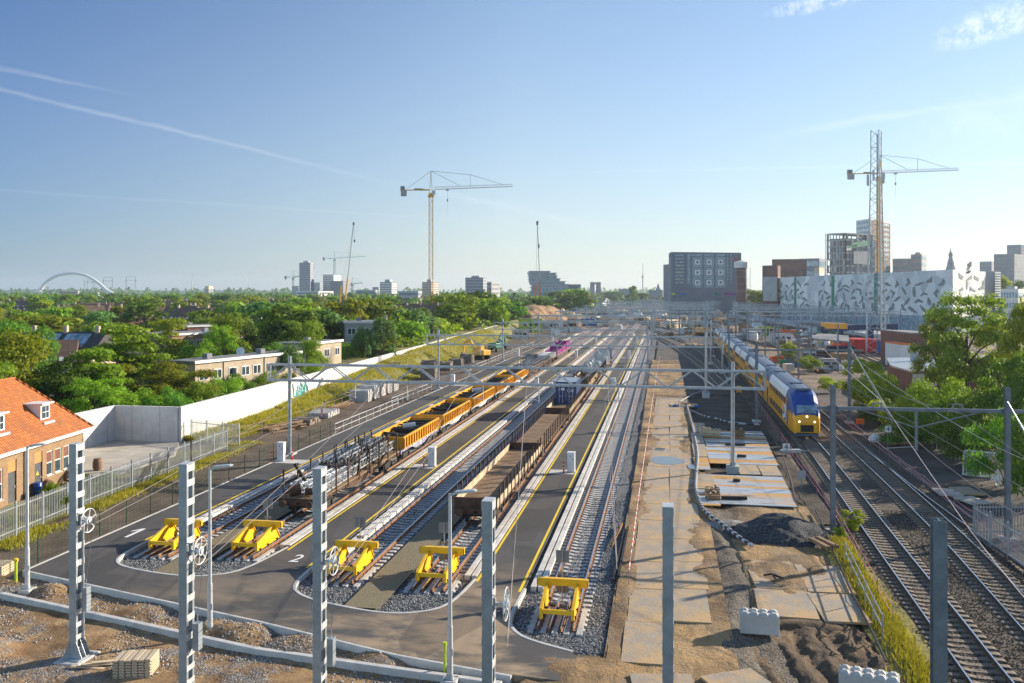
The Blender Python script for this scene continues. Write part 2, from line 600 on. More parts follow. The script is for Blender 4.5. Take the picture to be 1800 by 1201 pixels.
p_ = t.xyz()
j = t.math('LESS_THAN', t.math('FRACT', t.math('DIVIDE', p_[1], 1.0)), .03)
col = t.mix(t.ramp(t.noise(.9, 5), .35, .65), (.50, .475, .44), (.66, .63, .59))
M['duct'] = t.done(t.mix(t.math('MULTIPLY', j, .7), col, (.2, .19, .18)), .8, 0, .2)
M['yellow_line'] = mat('yellow_paint', (.80, .56, .02), .6, 0, .10, 2.0)
M['white_paint'] = mat('white_paint', (.78, .78, .76), .6, 0, .06, 3.0)
M['ballast'] = m_gravel('fresh_ballast', (.040, .046, .058), (.235, .235, .245), 13, .045)
M['ballast_brown'] = m_gravel('used_ballast', (.028, .023, .019), (.125, .100, .078), 12, .045, .16, (.13, .105, .08))
M['gravel_light'] = m_gravel('pale_gravel', (.10, .10, .105), (.40, .38, .36), 14, .05, .35, (.27, .20, .13))
M['gravel_dark'] = m_gravel('dark_gravel', (.02, .022, .026), (.085, .09, .10), 12, .05)
M['gravel_strip'] = m_gravel('muddy_dark_gravel', (.055, .046, .038), (.23, .195, .155), 13, .05, .5, (.15, .11, .075))
M['ballast_far'] = m_gravel('distant_ballast', (.040, .044, .052), (.20, .20, .205), 9, .04)
M['khaki'] = m_gravel('fine_khaki_grit', (.16, .135, .085), (.26, .22, .14), 26, .02)
M['sleeper'] = mat('sleeper_concrete', (.43, .42, .41), .85, 0, .2, 1.6, .004, 40)
M['sleeper_old'] = mat('old_sleeper_concrete', (.20, .165, .13), .9, 0, .25, 1.2, .004, 40)
M['rust'] = mat('rusty_rail', (.25, .12, .055), .8, .1, .3, 3.0, .003, 40)
M['rail_top'] = mat('polished_rail', (.62, .64, .68), .25, .9, .06, 3)
M['rail_side'] = mat('rail_side', (.085, .062, .05), .75, .2, .25, 3)
t = NT('yellow_gloss_paint')
col = t.mix(t.ramp(t.noise(1.1, 5), .35, .65), (.76, .42, .006), (.90, .54, .012))
grm = t.ramp(t.noise(2.6, 7, rough=.75), .56, .72, 0, .55)
col = t.mix(grm, col, (.30, .17, .05))
M['buffer_yellow'] = t.done(col, t.ramp(grm, 0, .5, .34, .75), 0, .5)
M['white_gloss'] = mat('white_enamel', (.74, .75, .76), .4, 0, .06, 2)
M['red'] = mat('red_paint', (.62, .03, .02), .5, 0, .1, 3)
M['black'] = mat('black_rubber', (.018, .018, .02), .6, 0, .3, 3)
M['grey_sign'] = mat('grey_sign_back', (.18, .20, .23), .5, .3, .1, 3)
M['mud'] = None
t = NT('sandy_mud')
p_ = t.xyz()
f1 = t.noise(.22, 6, rough=.62, dist=.6)
col = t.mix(t.ramp(f1, .36, .64), (.165, .108, .062), (.50, .325, .155))
col = t.mix(t.ramp(t.noise(.6, 6, t.comb(p_[0], t.math('MULTIPLY', p_[1], .22)), .7), .50, .66, 0, .8), col, (.085, .066, .052))
v = t.vor(17)
st = t.math('MULTIPLY', t.math('GREATER_THAN', t.xyz(v.outputs['Color'])[0], .72), t.ramp(t.noise(.5, 4), .48, .60))
col = t.mix(t.math('MULTIPLY', st, .8), col, (.30, .28, .26))
drk = t.math('MULTIPLY', t.ramp(p_[0], 3.0, 4.6), t.ramp(p_[1], 43.5, 41.0), True)
col = t.mix(t.math('MULTIPLY', drk, t.ramp(t.noise(.7, 5), .3, .6, .45, .95)), col, (.115, .082, .058))
t.bump(t.math('ADD', t.math('MULTIPLY', t.noise(5, 7, rough=.7), 2.2), t.math('MULTIPLY', v.outputs['Distance'], .25)), .10)
M['mud'] = t.done(col, .88, 0, .25)
M['mud_dark'] = mat('wet_dark_mud', (.080, .063, .049), .85, 0, .45, .5, .08, 3.5, spec=.2)
M['soil'] = None
t = NT('raked_soil')
p_ = t.xyz()
f1 = t.noise(.3, 6, rough=.65)
col = t.mix(t.ramp(f1, .35, .65), (.105, .078, .058), (.20, .148, .105))
rk = t.noise(1.0, 4, t.comb(t.math('MULTIPLY', p_[0], 5.0), t.math('MULTIPLY', p_[1], .35)), .6)
col = t.mix(t.ramp(rk, .42, .62, 0, .6), col, (.075, .06, .05))
t.bump(t.math('ADD', rk, t.math('MULTIPLY', t.noise(14, 4), .7)), .07)
M['soil'] = t.done(col, .92, 0, .2)
M['yard_dirt'] = mat('yard_dirt', (.14, .105, .08), .9, 0, .42, .12, .05, 3, c2=(.27, .20, .135))
M['dark_dirt'] = mat('dark_ballast_dirt', (.085, .073, .065), .9, 0, .4, .25, .04, 6)
M['lawn'] = mat('rough_grass_soil', (.15, .165, .035), .95, 0, .4, .8, .05, 6, c2=(.30, .25, .065))
M['ground'] = mat('suburb_ground', (.065, .085, .035), .95, 0, .4, .02, .02, 1, c2=(.12, .115, .07))
t = NT('road_plate')
p_ = t.xyz()
f1 = t.noise(.42, 6, rough=.62, dist=.8)
col = t.mix(t.ramp(t.noise(1.2, 4), .3, .7), (.30, .25, .195), (.39, .325, .245))
col = t.mix(t.ramp(f1, .44, .60, 0, .95), col, (.46, .31, .16))
col = t.mix(t.ramp(t.noise(2.6, 6, rough=.75), .56, .70, 0, .6), col, (.16, .12, .085))
t.bump(t.noise(8, 5), .02)
M['plate'] = t.done(col, t.ramp(f1, .4, .6, .5, .85), 0, .35)
t = NT('steel_road_plate')
p_ = t.xyz()
f1 = t.noise(.8, 5, t.comb(t.math('MULTIPLY', p_[0], .12), t.math('MULTIPLY', p_[1], 1.1)), .5)
col = t.mix(t.ramp(f1, .48, .53), (.40, .42, .44), (.50, .27, .075))
col = t.mix(t.ramp(t.noise(1.4, 5, t.comb(t.math('MULTIPLY', p_[0], .4), p_[1])), .58, .68, 0, .9), col, (.10, .085, .07))
M['steel_plate'] = t.done(col, t.ramp(f1, .4, .55, .25, .75), .15, .5)
t = NT('puddle_water')
M['puddle'] = t.done((.10, .095, .085), .02, 0, .9)
M['wall_white'] = m_panels('pale_wall_concrete', (.56, .555, .54), 3.0, 2, .13, .06)
M['wall_grey'] = m_panels('grey_wall_concrete', (.50, .50, .50), 2.6, 2, .10, .05)
M['slab'] = m_panels('concrete_paving', (.44, .40, .34), 2.5, 1, .16, .05, False)
M['brick_yellow'] = m_brick('yellow_brown_brick', (.27, .155, .075), (.40, .245, .125), (.30, .25, .19))
M['brick_red'] = m_brick('red_brown_brick', (.20, .075, .05), (.27, .105, .07), (.17, .12, .10))
M['brick_pale'] = m_brick('pale_brick', (.46, .36, .25), (.56, .45, .33), (.45, .40, .33))
M['brick_far'] = mat('dull_red_brick', (.155, .078, .068), .9, 0, .2, .2)
M['orange_panel'] = mat('orange_render', (.55, .23, .08), .8, 0, .1, 2)
t = NT('orange_clay_tiles')
p_ = t.xyz()
row = t.math('FRACT', t.math('DIVIDE', p_[2], .185))
colm = t.math('SINE', t.math('MULTIPLY', p_[1], 2 * math.pi / .27))
br = t.brick(t.comb(p_[1], t.math('MULTIPLY', p_[2], 1.0)), (.56, .19, .05), (.40, .125, .035), (.2, .07, .03), .27, .185, .008, 0.0)
col = t.mix(t.ramp(t.noise(.9, 7, rough=.75), .42, .66, 0, .7), br.outputs['Color'], (.22, .10, .055))
col = t.mix(t.ramp(t.noise(7, 3), .62, .75, 0, .6), col, (.16, .10, .06))
t.bump(t.math('ADD', t.math('MULTIPLY', colm, .5), t.math('MULTIPLY', row, -.8)), .05)
M['tiles'] = t.done(col, .75, 0, .3)
M['tiles_dark'] = mat('dark_roof_tiles', (.055, .05, .052), .7, 0, .25, 1.2, .03, 8)
M['tiles_brown'] = mat('brown_roof_tiles', (.14, .09, .065), .8, 0, .25, 1.0, .03, 8)
M['roof_felt'] = mat('grey_roof_felt', (.20, .20, .205), .8, 0, .18, .4)
M['roof_wet'] = mat('smooth_roof_membrane', (.30, .32, .34), .32, 0, .2, .3, spec=.6)
M['glass'] = m_glass('window_glass')
M['glass_blue'] = m_glass('blue_window_glass', (.16, .23, .28), .12)
M['window_white'] = mat('white_window_frame', (.72, .71, .69), .5, 0, .05, 3)
M['door_grey'] = mat('grey_door', (.085, .088, .095), .5, 0, .1, 2)
M['blue_plastic'] = mat('blue_barrel_plastic', (.01, .075, .36), .35, 0, .1, 2)
M['wood'] = mat('weathered_wood', (.25, .16, .09), .85, 0, .3, 2.2)
M['wood_pale'] = mat('pale_timber', (.58, .47, .32), .8, 0, .15, 2.2)
M['barrel_wood'] = m_planks('barrel_staves', (.24, .16, .12), (.34, .23, .18), (.08, .06, .05), .12)
M['green_post'] = mat('green_post', (.015, .07, .035), .5, .1, .1, 3)
M['wagon_yellow'] = mat('wagon_yellow_paint', (.70, .31, .006), .6, 0, .22, .9, c2=(.80, .40, .015))
M['wagon_grey'] = mat('wagon_frame_grey', (.42, .42, .45), .6, .2, .3, 1.2)
M['wagon_brown'] = mat('wagon_rust_brown', (.085, .045, .03), .8, .1, .35, 1.1)
M['dark_metal'] = mat('dark_greasy_metal', (.03, .027, .026), .6, .3, .35, 2)
M['deck'] = m_planks('wagon_deck_planks', (.25, .165, .10), (.33, .225, .14), (.05, .035, .025), .17, 1, 2.8, (.115, .07, .042))
M['wagon_side'] = m_planks('wagon_side_planks', (.50, .40, .27), (.58, .47, .33), (.2, .15, .1), .9, 0, 6)
M['container_blue'] = mat('container_blue', (.018, .045, .15), .5, 0, .14, .8)
M['train_yellow'] = mat('train_yellow', (.90, .40, .006), .3, 0, .05, 1.0, spec=.5)
M['train_blue'] = mat('train_blue', (.015, .06, .26), .3, 0, .06, 1.0, spec=.5)
M['train_roof'] = mat('train_roof_grey', (.09, .125, .19), .5, 0, .14, .7)
M['train_white'] = mat('train_white', (.74, .74, .73), .4, 0, .05, 1.0)
M['lamp_glow'] = None
t = NT('headlight_glow')
t.b.inputs['Emission Color'].default_value = (1, .93, .8, 1)
t.b.inputs['Emission Strength'].default_value = 1.6
M['lamp_glow'] = t.done((.9, .9, .85), .2)
M['pink_tape'] = mat('red_white_tape', (.78, .22, .26), .5, 0, .05, 2)
M['crane_orange'] = mat('crane_orange', (.72, .27, .07), .5, 0, .1, 1)
M['teal_window'] = mat('pale_teal_window', (.30, .41, .45), .3, 0, .3, .5)
M['far_glass'] = mat('dark_far_glass', (.17, .19, .205), .35, 0, .3, .6, spec=.4)
M['orange'] = mat('orange_paint', (.75, .14, .02), .5, 0, .1, 1)
M['lime'] = mat('lime_green_paint', (.42, .58, .02), .5, 0, .08, 1)
M['green'] = mat('green_paint', (.02, .22, .13), .5, 0, .1, 1)
M['magenta'] = mat('magenta_paint', (.30, .02, .22), .5, 0, .15, 1)
M['blue'] = mat('blue_paint', (.02, .12, .38), .5, 0, .1, 1)
M['navy'] = mat('navy_paint', (.012, .03, .10), .5, 0, .12, 1)
M['crane_yellow'] = mat('crane_yellow', (.80, .40, .04), .5, 0, .1, 1)
M['crane_teal'] = mat('crane_teal', (.18, .38, .38), .5, 0, .1, 1)
M['white_far'] = mat('pale_render', (.60, .59, .57), .8, 0, .08, .2)
M['beige_far'] = mat('beige_render', (.52, .42, .30), .85, 0, .1, .2)
M['grey_far'] = mat('grey_facade', (.20, .21, .235), .8, 0, .12, .15)
M['grey_dark_far'] = mat('dark_grey_facade', (.165, .185, .23), .75, 0, .12, .15)
M['grey_mid'] = mat('mid_grey_concrete', (.36, .36, .37), .85, 0, .14, .4)
M['concrete'] = mat('bare_concrete', (.47, .46, .44), .85, 0, .14, .9, .006, 18)
M['earth'] = mat('orange_brown_earth', (.33, .19, .095), .95, 0, .3, .35, .12, 2.2, c2=(.46, .29, .16))
M['leaf_a'] = m_leaf('leaves_mid_green', (.110, .205, .012), (.350, .460, .030))
M['leaf_b'] = m_leaf('leaves_dark_green', (.065, .150, .014), (.210, .335, .034))
M['leaf_c'] = m_leaf('leaves_yellow_green', (.175, .245, .012), (.430, .470, .032), .45)
M['leaf_d'] = m_leaf('leaves_blue_green', (.070, .145, .045), (.200, .310, .085))
M['grass'] = m_leaf('grass_blades', (.16, .18, .014), (.50, .40, .06), .35)
M['bark'] = mat('bark', (.085, .065, .048), .95, 0, .25, 3, .02, 9)
# ---------------------------------------------------------------- ground
def S(o): return tag(o, kind='structure')
def sheet(name, pts, z, m, thick=.3):
 g = G()
 g.prism([(p[0], p[1]) for p in pts], z - thick, z)
 return S(g.ob(name, m))
g = G()
ring = [(5200 * math.cos(a), 5200 * math.sin(a) + 300) for a in [2 * math.pi * i / 48 for i in range(48)]]
g.prism(ring, -2.0, -.62)
S(g.ob('ground', M['ground']))
sheet('yard_ground', [(-60, 41.5), (-33, 41.5), (-5.6, 33.2), (-1.9, 33), (-1.9, 18), (75, 18), (85, 120), (110, 320), (100, 900), (20, 1200), (-60, 900), (-62, 300), (-42, 110), (-50, 78)], -.50, M['yard_dirt'], .1)
S(grid('wet_ground', 3.2, 11.0, 58, 150, .6, .8, lambda x, y: -.30 + .28 * fbm(x * .35, y * .25, 4, 3), M['mud_dark']))
sheet('dark_trackbed', [(-1.6, 128), (11, 128), (30, 420), (-1, 420)], -.26, M['dark_dirt'], .2)
def mud_z(x, y):
 b = -.16 + .16 * fbm(x * .5, y * .22, 4, 11)
 rut = np.clip(1 - np.abs(x - (3.3 + .5 * np.sin(y * .11))) / 1.4, 0, 1)
 b = b - .22 * rut + .22 * rut * fbm(x * 1.6, y * .5, 4, 5) * 2
 rough = np.clip((x - 3.0) / 1.5, 0, 1) * np.clip((42.5 - y) / 2.5, 0, 1)
 b = b + rough * (.34 * fbm(x * 1.1 + y * .12, y * .22, 4, 8) + .20 * (np.abs(np.sin(x * 2.1 + 1.2 * np.sin(y * .35))) - .5) * (vnoise(x * .4, y * .2, 3) + .2) + .30 * fbm(x * 3.4, y * 2.0, 5, 9) - .05)
 flat = np.clip((1.95 + .9 * fbm(x * .5, y * .35, 4, 17) - np.abs(x - .3)) / .35, 0, 1)
 b = (b + .09 * (np.abs(x - .3) < 3)) * (1 - flat) + (-.15 + .05 * fbm(x, y * .4, 3, 2)) * flat
 return b
S(grid('mud', -2.3, 9.6, 24, 62, .12, .16, mud_z, M['mud']))
S(grid('mud_apron', -6.6, -1.8, 26, 35.2, .1, .1, lambda x, y: -.10 + .040 * (x + 6.4) + .14 * fbm(x * .9, y * .9, 4, 27) - .25 * np.clip((y - 34.2) / .9, 0, 1) - .5 * np.clip((-5.2 - x + .25 * (y - 32)) / .7, 0, 1), M['mud']))
S(grid('sand_drift', -2.2, 2.9, 30, 112, .11, .16, lambda x, y: -.118 + .30 * fbm(x * .55, y * .30, 5, 33) + .05 * fbm(x * 3, y * 3, 3, 34) + .055 * np.clip((np.abs(x - .3 - .008 * (y - 40)) - 1.25) / .7, -.6, 1), M['mud']))
S(grid('sand_drift', 3.4, 9.0, 39, 51, .11, .14, lambda x, y: -.085 + .30 * fbm(x * .5, y * .4, 5, 36) + .05 * fbm(x * 3, y * 3, 3, 37) - .5 * np.clip(1 - np.minimum(np.minimum(y - 39, 51 - y), np.minimum(x - 3.4, 9 - x)) / .8, 0, 1), M['mud']))
S(grid('gravel_strip', 2.2, 5.0, 31, 60, .12, .14, lambda x, y: -.235 + .15 * np.clip(1 - np.abs(x - 3.3 - .5 * np.sin(y * .3)) / 1.0, 0, 1) + .22 * fbm(x * 1.2, y * .7, 5, 23), M['gravel_strip']))
S(grid('haul_road', -2.3, 3.4, 62, 190, .3, .5, lambda x, y: -.13 + .07 * fbm(x * .6, y * .3, 4, 21), M['mud']))
S(grid('raked_soil', -41.5, -32.45, 38, 112, .35, .35, lambda x, y: -.34 + .12 * fbm(x * .8, y * .5, 4, 31) + .10 * np.clip((-37 - x) / 3, 0, 1), M['soil']))
sheet('track_verge', [(-41.5, 112), (-32.45, 112), (-32.45, 420), (-47, 420), (-45, 260)], -.33, M['soil'], .2)
sheet('concrete_yard', [(-56, 62), (-43.2, 62), (-43.0, 72), (-46.3, 78.4), (-53.1, 78.2)], -.20, M['slab'], .3)
S(grid('grass_verge', -46.0, -38.2, 40, 80, .4, .4, lambda x, y: -.24 + .25 * fbm(x * .6, y * .4, 4, 41) - .25 * np.clip((y - 62) / 3, 0, 1) * np.clip((-42.6 - x) / 1.0, 0, 1), M['lawn']))
WALL = [(-46.3, 78.5), (-47.0, 100), (-48.0, 130), (-49.3, 165), (-51.5, 210), (-54.3, 278), (-57.5, 345)]
def wall_n(y):
 return np.interp(y, [p[1] for p in WALL], [p[0] for p in WALL])
def bank_z(x, y):
 wn_, bn = wall_n(y), np.interp(y, [78, 82, 99, 118, 155, 220, 266, 340], [-45.6, -42.0, -40.9, -41.5, -41.5, -43.8, -46, -49])
 top = np.interp(y, [78, 98, 112, 125, 150, 170, 340], [.0, .15, .9, 1.4, 2.4, 2.9, 3.3])
 k = np.clip((bn - x) / np.maximum(bn - wn_, .5), 0, 1)
 k = k * k * (3 - 2 * k)
 return -.36 + k * (top + .3) + .22 * fbm(x * .8, y * .35, 4, 51) * np.clip(k * 4, .2, 1)
S(grid('grass_bank', -57.9, -40.6, 79, 345, .45, .9, bank_z, M['lawn']))
def front_z(x, y):
 line = np.interp(x, [-40, -31.5, -16.3, -5.9, 0], [41, 37.4, 33.3, 31.9, 31])
 ins = np.clip((y - line + .1) / .25, 0, 1)
 z = -.36 + .16 * fbm(x * .5, y * .5, 4, 61) + .12 * np.clip(fbm(x * .16, y * .22, 3, 64) + .02, 0, 1) * 2
 pile = sum(h * np.clip(1 - ((x - a) ** 2 + (y - b) ** 2) / r ** 2, 0, 1) for a, b, r, h in
               ((-29.5, 38.4, .9, .35), (-19.2, 35.2, 1.1, .40), (-17.6, 34.9, 1.3, .40), (-14.8, 34.2, 1.6, .30), (-11.0, 33.6, 1.2, .28), (-23.5, 36.6, 1.5, .22)))
 z2 = -.28 + .12 * fbm(x * .9, y * .9, 4, 62) + pile
 pile0 = .7 * np.clip(1 - ((x + 29) / 3.6) ** 2 - ((y - 31.0) / 2.4) ** 2, 0, 1)
 return np.minimum((z + pile0) * (1 - ins) + z2 * ins, .35)
def m_front():
 t = NT('stony_ground')
 v = t.vor(13)
 rnd = t.xyz(v.outputs['Color'])[0]
 grav = t.mix(t.ramp(rnd, .05, .95), (.075, .075, .08), (.34, .32, .30))
 soil = t.mix(t.ramp(t.noise(.9, 6), .35, .65), (.17, .10, .05), (.38, .25, .13))
 k = t.ramp(t.noise(.34, 5, rough=.7), .50, .60)
 k = t.math('MULTIPLY', k, t.ramp(rnd, .1, .35), True)
 col = t.mix(k, soil, grav)
 h = t.math('ADD', t.math('SUBTRACT', 1.0, v.outputs['Distance']), t.math('MULTIPLY', rnd, .9))
 t.bump(t.math('ADD', t.math('MULTIPLY', h, k), t.math('MULTIPLY', t.noise(5, 6, rough=.7), .9)), .06)
 return t.done(col, .9, 0, .2)
M['stony'] = m_front()
S(grid('stony_ground', -44, -2.0, 22, 41.0, .16, .16, lambda x, y: np.where((y > np.interp(x, [-44, -32.4, -5.6, -2], [40.3, 40.3, 32.6, 31.7])), -.7, front_z(x, y)), M['stony']))
# ---------------------------------------------------------------- asphalt platforms and road end
def arc(pts, n=6):
 """Catmull-Rom through plan points"""
 P = [pts[0]] + list(pts) + [pts[-1]]
 out = []
 for i in range(1, len(P) - 2):
  for k in range(n):
   t = k / n
   q = [0.5 * (2 * P[i][j] + (P[i + 1][j] - P[i - 1][j]) * t + (2 * P[i - 1][j] - 5 * P[i][j] + 4 * P[i + 1][j] - P[i + 2][j]) * t * t + (3 * P[i][j] - P[i - 1][j] - 3 * P[i + 1][j] + P[i + 2][j]) * t ** 3) for j in (0, 1)]
   out.append(tuple(q))
 out.append(tuple(pts[-1]))
 return out
SF = 330
KL = arc([(-29.35, 47.0), (-29.2, 43.9), (-28.6, 42.4), (-27.2, 41.6), (-24.6, 41.0), (-22.8, 41.2), (-21.5, 42.5), (-20.85, 46.5)])
KM = arc([(-18.1, 44.0), (-17.9, 41.0), (-17.3, 39.7), (-15.8, 38.7), (-12.6, 37.8), (-10.7, 38.2), (-9.7, 39.6), (-9.25, 43.0)])
KR = arc([(-6.6, 42.0), (-6.65, 39.0), (-6.5, 37.4), (-5.9, 36.3), (-4.9, 35.6), (-3.6, 35.0)])
outer = [(-32.4, SF), (-32.4, 40.4), (-17.6, 36.05), (-10.4, 33.6), (-5.6, 32.5), (-3.4, 32.2), (-3.0, 33.6)]
poly = outer + list(reversed(KR)) + [(-6.6, SF), (-9.25, SF)] + list(reversed(KM)) + [(-18.1, SF), (-20.85, SF)] + list(reversed(KL)) + [(-29.35, SF)]
g = G()
g.prism(poly, -.30, 0.0)
S(g.ob('asphalt_road', M['asphalt']))
prof = [(-.08, -.3), (.08, -.3), (.08, .012), (.06, .02), (-.06, .02), (-.08, .012)]
for pth in (KL, KM, KR):
 g = G()
 g.sweep(pth, prof)
 S(g.ob('kerb', M['kerb'], bevel=0))
g = G()
g.sweep([(-32.5, 40.3), (-17.6, 35.9), (-10.4, 33.45), (-5.6, 32.35)], prof)
S(g.ob('kerb', M['kerb']))
g = G()
g.sweep([(-32.5, 40.3), (-32.48, 300)], prof)
S(g.ob('kerb', M['kerb']))
def line(n, s0, s1, w=.13, m='yellow_line', z=.004):
 g = G()
 g.box(n - w / 2, n + w / 2, s0, s1, -.004, z)
 return S(g.ob('road_marking', M[m]))
line(-29.6, 46.5, 300)
line(-20.6, 46.0, 300)
line(-18.3, 43.2, 300)
line(-9.1, 42.6, 300)
line(-6.78, 41.5, 300)
g = G(); g.prism([(-31.15, 46.8), (-30.95, 46.8), (-30.95, 48.7), (-31.15, 48.7), (-31.5, 48.2), (-31.5, 47.95), (-31.15, 48.35)], -.004, .004); S(g.ob('road_number', M['white_paint']))
for n_, s_, ch in ((-19.45, 44.6, '2'),):
 o = text_ob('road_number', ch, 1.25, M['white_paint'], None, .002, (n_, s_, .004), (0, 0, 0))
 o.scale = (1.0, 1.45, 1)
 tag(o, kind='structure')
def island(name, x0, x1, y0, y1, kerb, m, zf):
 """ballast bed clipped to the curved kerb"""
 nx, ny = int((x1 - x0) / .14), int((y1 - y0) / .14)
 X, Y = np.meshgrid(np.linspace(x0, x1, nx), np.linspace(y0, y1, ny))
 if kerb is not None:
  kx = np.array([p[0] for p in kerb]); ky = np.array([p[1] for p in kerb])
  o = np.argsort(kx)
  lim = np.interp(X, kx[o], ky[o])
  Y = np.maximum(Y, lim)
 Z = zf(X, Y)
 vs = np.stack([X.ravel(), Y.ravel(), Z.ravel()], 1)
 i = np.arange(nx * ny).reshape(ny, nx)
 q = np.stack([i[:-1, :-1], i[:-1, 1:], i[1:, 1:], i[1:, :-1]], -1).reshape(-1, 4)
 d = np.ptp(vs[q][:, :, 1], axis=1) > .01
 me = np_mesh(name, vs, q[d], m)
 me.shade_smooth()
 o = bpy.data.objects.new(name, me)
 put(o)
 return S(o)
bz = lambda x, y: -.215 + .07 * fbm(x * 1.6, y * 1.6, 4, 71)
island('ballast', -29.35, -20.85, 40.8, 62, KL, M['ballast'], bz)
island('ballast', -18.1, -9.25, 37.6, 62, KM, M['ballast'], bz)
def bzr(x, y):
 base = -.21 - .30 * np.clip((x + 2.5) / 1.0, 0, 1) - .3 * np.clip((35.6 - y) / 1.0, 0, 1)
 return base + .07 * fbm(x * 1.6, y * 1.6, 4, 73)
S(grid('ballast', -6.6, -1.2, 34.2, 70, .14, .14, lambda x, y: np.where((x < -3.6) & (y < np.interp(x, [-6.6, -6.5, -5.9, -4.9, -3.6], [39, 37.4, 36.3, 35.6, 35.0])), -.6, bzr(x, y)), M['ballast']))
for a, b in ((-29.35, -20.85), (-18.1, -9.25), (-6.6, -1.9)):
 sheet('ballast', [(a, 60 if a < -7 else 69), (b, 60 if a < -7 else 69), (b, 340), (a, 340)], -.215, M['ballast_far'], .15)
sheet('ballast', [(-29, 340), (0, 340), (12, 560), (-20, 560)], -.22, M['ballast_far'], .15)
for a, b, s0, s1 in ((-26.0, -24.2, 41.3, 70), (-14.5, -12.75, 38.4, 70)):
 S(grid('service_path', a, b, s0, s1, .3, .3, lambda x, y: -.085 + .03 * fbm(x, y, 3, 81), M['khaki']))
R1 = [(11.6, 18), (11.95, 34), (12.25, 42), (12.72, 55), (13.65, 78), (14.1, 100), (14.4, 140), (14.8, 200), (16.2, 290), (20, 420), (30, 640)]
R2 = [(15.3, 18), (15.75, 37), (16.2, 45), (16.8, 55), (17.35, 72), (17.8, 95), (18.3, 120), (18.7, 160), (19.2, 210), (20.8, 290), (24.6, 420), (34.6, 640)]
r1 = lambda s: float(np.interp(s, [p[1] for p in R1], [p[0] for p in R1]))
r2 = lambda s: float(np.interp(s, [p[1] for p in R2], [p[0] for p in R2]))
ss = np.linspace(18, 640, 120)
from numpy import interp
K1 = arc(R1, 8); K2 = arc(R2, 8)
n1 = lambda y: np.interp(y, [p[1] for p in K1], [p[0] for p in K1])
n2 = lambda y: np.interp(y, [p[1] for p in K2], [p[0] for p in K2])
def strip(name, lo, hi, s0, s1, ds, nx, zf, m):
 Y = np.linspace(s0, s1, int((s1 - s0) / ds))
 U = np.linspace(0, 1, nx)
 a, b = lo(Y), hi(Y)
 X = a[:, None] + (b - a)[:, None] * U[None, :]
 YY = np.repeat(Y[:, None], nx, 1)
 Z = zf(X, YY, U[None, :] + 0 * X)
 i = np.arange(X.size).reshape(X.shape)
 q = np.stack([i[:-1, :-1], i[:-1, 1:], i[1:, 1:], i[1:, :-1]], -1).reshape(-1, 4)
 me = np_mesh(name, np.stack([X.ravel(), YY.ravel(), Z.ravel()], 1), q, m)
 me.shade_smooth()
 o = bpy.data.objects.new(name, me)
 put(o)
 return S(o)
mz = lambda x, y, u: -.225 + .07 * fbm(x * 1.5, y * 1.5, 4, 91) - .35 * np.clip((.06 - u) / .06, 0, 1) - .2 * np.clip((u - .94) / .06, 0, 1)
strip('main_ballast', lambda y: n1(y) - 2.3, lambda y: n2(y) + 2.4, 18, 75, .2, 56, mz, M['ballast_brown'])
strip('main_ballast', lambda y: n1(y) - 2.3, lambda y: n2(y) + 2.4, 75, 640, 2, 30, mz, M['ballast_brown'])
S(grid('right_verge', 17.0, 34, 22, 140, .5, .7, lambda x, y: -.42 + .22 * fbm(x * .4, y * .3, 4, 95) + .25 * np.clip((x - 24) / 4, 0, 1), M['dark_dirt']))
S(grid('grass_strip', 8.6, 10.9, 24, 56, .2, .25, lambda x, y: -.22 + .18 * fbm(x * .9, y * .5, 4, 97) + .14 * np.clip(1 - np.abs(x - 9.6), 0, 1), M['lawn']))
def stones(name, regions, m, r0, r1):
 P, RR = [], []
 for x0, x1, y0, y1, n, zf, ok in regions:
  x, y = RNG.uniform(x0, x1, n), y0 + (y1 - y0) * RNG.uniform(0, 1, n) ** 1.25
  k = ok(x, y)
  x, y = x[k], y[k]
  P.append(np.stack([x, y, zf(x, y) + .01], 1))
  RR.append(RNG.uniform(r0, r1, len(x)))
 P, RR = np.concatenate(P), np.concatenate(RR)
 o = np.array([(1, 0, 0), (0, 1, 0), (-1, 0, 0), (0, -1, 0), (0, 0, 1), (0, 0, -1)], float)
 fs = np.array([(0, 1, 4), (1, 2, 4), (2, 3, 4), (3, 0, 4), (1, 0, 5), (2, 1, 5), (3, 2, 5), (0, 3, 5)])
 n = len(P)
 V = o[None] * RR[:, None, None] * RNG.uniform(.6, 1.3, (n, 6, 1))
 a = RNG.uniform(0, 6.28, n)
 b = RNG.uniform(-.7, .7, n)
 ca, sa, cb, sb = np.cos(a), np.sin(a), np.cos(b), np.sin(b)
 x = V[:, :, 0] * cb[:, None] + V[:, :, 2] * sb[:, None]
 z = -V[:, :, 0] * sb[:, None] + V[:, :, 2] * cb[:, None]
 V = np.stack([x * ca[:, None] - V[:, :, 1] * sa[:, None], x * sa[:, None] + V[:, :, 1] * ca[:, None], z], 2) + P[:, None]
 f = fs[None] + (np.arange(n) * 6)[:, None, None]
 me = np_mesh(name, V.reshape(-1, 3), f.reshape(-1, 3), m)
 ob = bpy.data.objects.new(name, me)
 put(ob)
 return tag(ob, 'loose grey stones lying on the ballast around the buffer stops', 'gravel', None, 'stuff')
def m_stone(name, c1, c2):
 t = NT(name)
 g_ = t.n('ShaderNodeNewGeometry')
 return t.done(t.mix(g_.outputs['Random Per Island'], c1, c2), .85, 0, .3)
def inK(K):
 kx = np.array([p[0] for p in K]); ky = np.array([p[1] for p in K]); o = np.argsort(kx)
 return lambda x, y: y > np.interp(x, kx[o], ky[o]) + .12
nopath = lambda f, a, b: (lambda x, y: f(x, y) & ~((x > a) & (x < b)))
